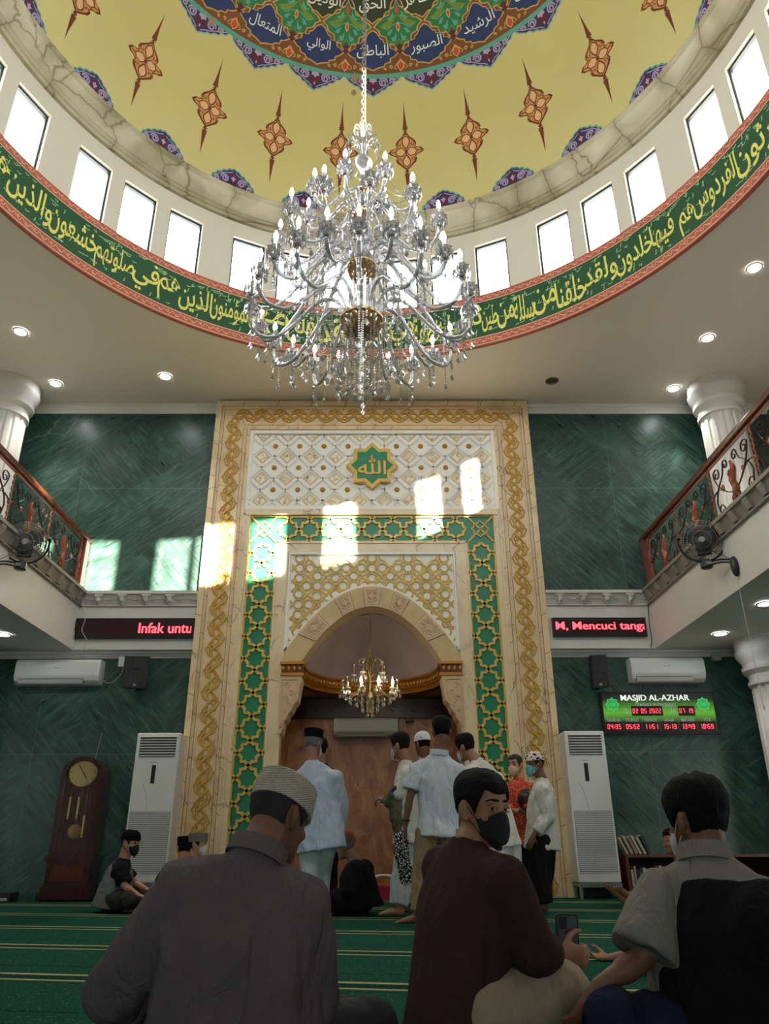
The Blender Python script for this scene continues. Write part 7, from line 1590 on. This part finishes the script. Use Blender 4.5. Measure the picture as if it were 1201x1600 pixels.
for s_ in (-1, 1):
    mb = MB(); mb.sphere(hc+M @ Vector((s_*.031, .083, .006)), (.011, .011, .008), 10, 7); mb.build('eye', eyei, t); mb = MB(); mb.tube([hc+M @ Vector((s_*(.012+.042*q), .097-.018*q*q, .027+.008*math.sin(q*PI*.8))) for q in (0, .5, 1)], [.003, .0045, .002], 5); mb.build('eyebrow', hairm, t)
mb = MB(); mb.prism([(-.008, -.3), (.008, -.3), (.008, .06), (-.008, .06)], lambda a, b: J['chest']+M @ Vector((a, .135, b)), lambda a, b: J['chest']+M @ Vector((a, .142, b))); mb.build('placket', mat('placket_brown', lin((70, 40, 34)), .7), t)
a = V(824, 1250, Y-.4); t = thing('helmet', (a.x, a.y, a.z-.1), 'dark helmet with pink patch held by the man in red batik', 'helmet')
mb = MB(); mb.sphere(a, (.11, .13, .12), 18, 12); mb.build('shell', mat('helmet_dark', lin((36, 26, 26)), .3), t); mb = MB(); mb.sphere(a+Vector((-.01, -.085, -.07)), (.06, .05, .045), 12, 8); mb.build('pink_patch', pinkm, t)
# ---- 12. man with teal mask
Y = 8.2
J = standing('', V(836, 1194, Y), V(847, 1219, Y), V(846, 1236, Y-.17), V(854, 1234, Y+.16), V(857, 1277, Y-.19), V(848, 1276, Y+.2), V(834, 1304, Y-.22), V(832, 1304, Y+.1), V(847, 1304, Y), V(842, 1362, Y-.1), V(848, 1362, Y+.1), feet_at(848, 1426, Y-.12), feet_at(838, 1424, Y+.12))
t = person((J['pelvis'].x, Y, 0), 'man in white shirt and black trousers facing left, with teal mask and patterned skullcap')
b_, M, hc = body(t, J, skins['dark'], (-.92, -.38, -.05), (0, 0, 1), 1.0, .01, {'L': ((-.4, .1, -.8), (0, 1, 0), .4), 'R': ((-.5, .1, -.8), (0, -1, 0), .4)}, {'L': ((-1, -.05, 0),), 'R': ((-1, .1, 0),)})
std_shirt(t, J, c_wh, 'shirt', 1.85, .14, W=(.2, .2, .195, .175), D=(.165, .155, .14, .1), r0=.08, r1=.068, r2=.058, seed=27, fold=.009); std_trousers(t, J, c_bk, (.125, .12, .115, .11), .98, 28, fold=.008, D=.15); hair_part(t, hc, M, 1.0, darkhair2, .006, .008, seed=2., rough=.002); mask_part(t, hc, M, 1.0, mat('teal_mask', lin((92, 186, 184)), .8), MATS['mask_loop'])
for s_ in (-1, 1): mb = MB(); mb.sphere(hc+M @ Vector((s_*.031, .083, .008)), (.011, .011, .008), 10, 7); mb.build('eye', eyei, t)
g = NT('patterned_cap', .85, .1); sp2 = g.new('ShaderNodeTexVoronoi', feature='F1', distance='CHEBYCHEV'); sp2.inputs['Scale'].default_value = 34; g.link(g.tc.outputs['Object'], sp2.inputs['Vector']); g.color(g.ramp(sp2.outputs['Distance'], [(.2, lin((84, 34, 42))), (.34, lin((220, 214, 208)))], 'CONSTANT'))
cap_part(t, hc, M, 1.0, g.m, .035, .09, kind='kufi', grow=.013)
# ---- 13. man in grey waistcoat seated at the left
Y = 8.6
J = sit(V(203, 1317, Y), V(193, 1344, Y), V(190, 1358, Y-.17), V(190, 1356, Y+.16), V(194, 1384, Y-.22), V(208, 1378, Y+.18), V(214, 1398, Y-.2), V(226, 1388, Y+.08), Vector((V(176, 1400, Y).x, Y, .13)), Vector((V(214, 1400, Y).x, Y-.3, .13)), Vector((V(214, 1400, Y).x, Y+.3, .13)), Vector((V(206, 1400, Y).x, Y+.08, .07)), Vector((V(206, 1400, Y).x, Y-.1, .07)), (-.1, 1, 0))
t = person((J['pelvis'].x, Y, 0), 'man in grey waistcoat, black cap and black mask seated facing right before the clock')
b_, M, hc = body(t, J, skins['light'], (.93, -.3, -.12), (0, 0, 1), 1.0, .01, {'L': ((.9, .1, -.3), (0, 0, -1), .4), 'R': ((.9, -.2, -.3), (0, 0, -1), .4)}, {'L': ((.4, -1, 0),), 'R': ((.4, 1, 0),)})
std_shirt(t, J, c_bk, 'shirt', .85, .02, r0=.08, r1=.075, seed=29); c_vs = cloth('grey_waistcoat_cloth', (112, 116, 116))
pv, ch, nk = J['pelvis'], J['chest'], J['neck']; garment(t, 'waistcoat', c_vs, J, [(pv-Vector((0, 0, .09)), .245, .2), (L3(pv, ch, .3), .225, .17), (L3(pv, ch, .7), .21, .152), (ch, .19, .145), (L3(ch, nk, .5), .15, .115), (L3(ch, nk, .9), .085, .08)], None, voxel=.011, fold=.007, seed=30); std_trousers(t, J, cloth('dark_grey_trouser_cloth', (58, 56, 56)), seed=31)
hair_part(t, hc, M, 1.0, darkhair2, .005, .006, seed=2., rough=.002); cap_part(t, hc, M, 1.0, peci, .03, .095, kind='kufi', grow=.013); mask_part(t, hc, M, 1.0, MATS['black_mask'], MATS['mask_loop'])
for s_ in (-1, 1): mb = MB(); mb.sphere(hc+M @ Vector((s_*.031, .083, .008)), (.011, .011, .008), 10, 7); mb.build('eye', eyei, t)
# ---- 14. two men seated behind the grey-shirted man, heads in view
for px, Y, lb, cp, face, shirt in ((288, 9.0, 'seated man in black cap, head just above the grey-shirted shoulder', 'peci', (-.3, .95, 0), c_bk), (309, 8.7, 'seated man in greyish cap and mask right of the black cap, above the grey-shirted shoulder', 'grey', (.9, -.2, 0), c_wh)):
    hx = V(px, 1325 if cp == 'peci' else 1320, Y); f = Vector(face); sd = Vector((f.y, -f.x, 0)).normalized(); c0 = Vector((hx.x, Y, 0)); z = hx.z
    J = sit(hx, up_(hx-f*.03, -.17), up_(hx-sd*.18, -.27), up_(hx+sd*.18, -.27), c0-sd*.24+Vector((0, 0, .22)), c0+sd*.24+Vector((0, 0, .22)), c0+f*.22-sd*.12+Vector((0, 0, .16)), c0+f*.22+sd*.12+Vector((0, 0, .16)), c0+Vector((0, 0, .12)), c0+f*.28-sd*.3+Vector((0, 0, .12)), c0+f*.28+sd*.3+Vector((0, 0, .12)), c0+f*.26+sd*.08+Vector((0, 0, .07)), c0+f*.32-sd*.08+Vector((0, 0, .07)), sd)
    t = person((c0.x, Y, 0), lb); b_, M, hc = body(t, J, skins['light'], face, (0, 0, 1), .96, .012, {'L': (f, (0, 0, -1), .4), 'R': (f, (0, 0, -1), .4)}, {'L': (sd,), 'R': (-sd,)})
    std_shirt(t, J, shirt, 'shirt', 1.9, .04, seed=33+Y); std_trousers(t, J, c_bk, seed=34); hair_part(t, hc, M, .96, hairm, .006, .008, seed=2., rough=.002)
    cap_part(t, hc, M, .96, peci if cp == 'peci' else mat('grey_cap_cloth', lin((120, 110, 106)), .9), .03, .09, .004, .006, grow=.012)
    if cp != 'peci': mask_part(t, hc, M, .96, MATS['white_mask'])
# ---- 15. man sitting by the bookshelf, legs stretched to the left
Y = 8.9; c0 = Vector((V(1075, 1400, Y).x, Y, 0))
hx = V(1050, 1316, Y)
J = sit(hx, up_(hx+Vector((.05, 0, 0)), -.17), up_(hx+Vector((.08, -.18, 0)), -.27), up_(hx+Vector((.08, .18, 0)), -.27), c0+Vector((.1, -.22, .2)), c0+Vector((.1, .22, .2)), c0+Vector((-.15, -.2, .14)), c0+Vector((-.15, .2, .14)), c0+Vector((.12, 0, .12)), c0+Vector((-.28, -.12, .2)), c0+Vector((-.28, .12, .14)), Vector((V(988, 1414, 8.75).x, 8.75, .09)), Vector((V(972, 1408, 8.95).x, 8.95, .09)), (0, 1, 0))
t = person((c0.x, Y, 0), 'dark-haired person seated by the bookshelf with bare feet stretched out to the left')
b_, M, hc = body(t, J, skins['mid'], (-.9, -.3, 0), (0, 0, 1), 1.0, .009, {'L': ((-1, 0, -.2), (0, 0, -1), .4), 'R': ((-1, 0, -.2), (0, 0, -1), .4)}, {'L': ((-.72, -.1, .62), (.4, .8, .45)), 'R': ((-.66, .05, .72), (.45, .75, .4))})
std_shirt(t, J, c_bk, 'shirt', .8, .04, seed=36); std_trousers(t, J, c_bk, (.12, .1, .09, .08), .45, seed=37); hair_part(t, hc, M, 1.0, hairm, seed=3.)
# ---- 16. person sitting behind the right-hand man, one hand on the carpet
Y = 4.75; c0 = Vector((V(1110, 1450, Y).x, Y, 0)); hx = c0+Vector((-.02, .0, .66))
J = sit(hx, up_(hx, -.17), up_(hx+Vector((-.17, .08, 0)), -.25), up_(hx+Vector((.17, -.08, 0)), -.25), V(1005, 1486, 4.85), c0+Vector((.25, -.1, .2)), V(955, 1497, 4.95), c0+Vector((.2, .15, .12)), c0+Vector((0, 0, .12)), Vector((V(1010, 1525, 4.45).x, 4.45, .11)), c0+Vector((.34, -.3, .12)), Vector((V(1075, 1540, 4.2).x, 4.25, .075)), c0+Vector((.1, -.45, .07)), (1, -.3, 0))
t = person((c0.x, Y, 0), 'person in black top and dark jeans behind the grey-sleeved man, one hand on the carpet')
b_, M, hc = body(t, J, skins['mid'], (-.3, .9, 0), (0, 0, 1), .98, .007, {'L': ((-1, .1, .08), (0, -.2, 1), .5, 1, 1, .15), 'R': ((-.5, .5, -.1), (0, 0, -1), .4)}, {'L': ((.9, -.3, 0),), 'R': ((-.8, -.3, 0),)})
std_shirt(t, J, c_bk, 'shirt', 1.25, .04, r0=.08, r1=.062, r2=.055, seed=38); std_trousers(t, J, cloth('dark_jeans_cloth', (40, 46, 60)), (.12, .1, .085, .07), .85, seed=39); hair_part(t, hc, M, .98, hairm, seed=3.)
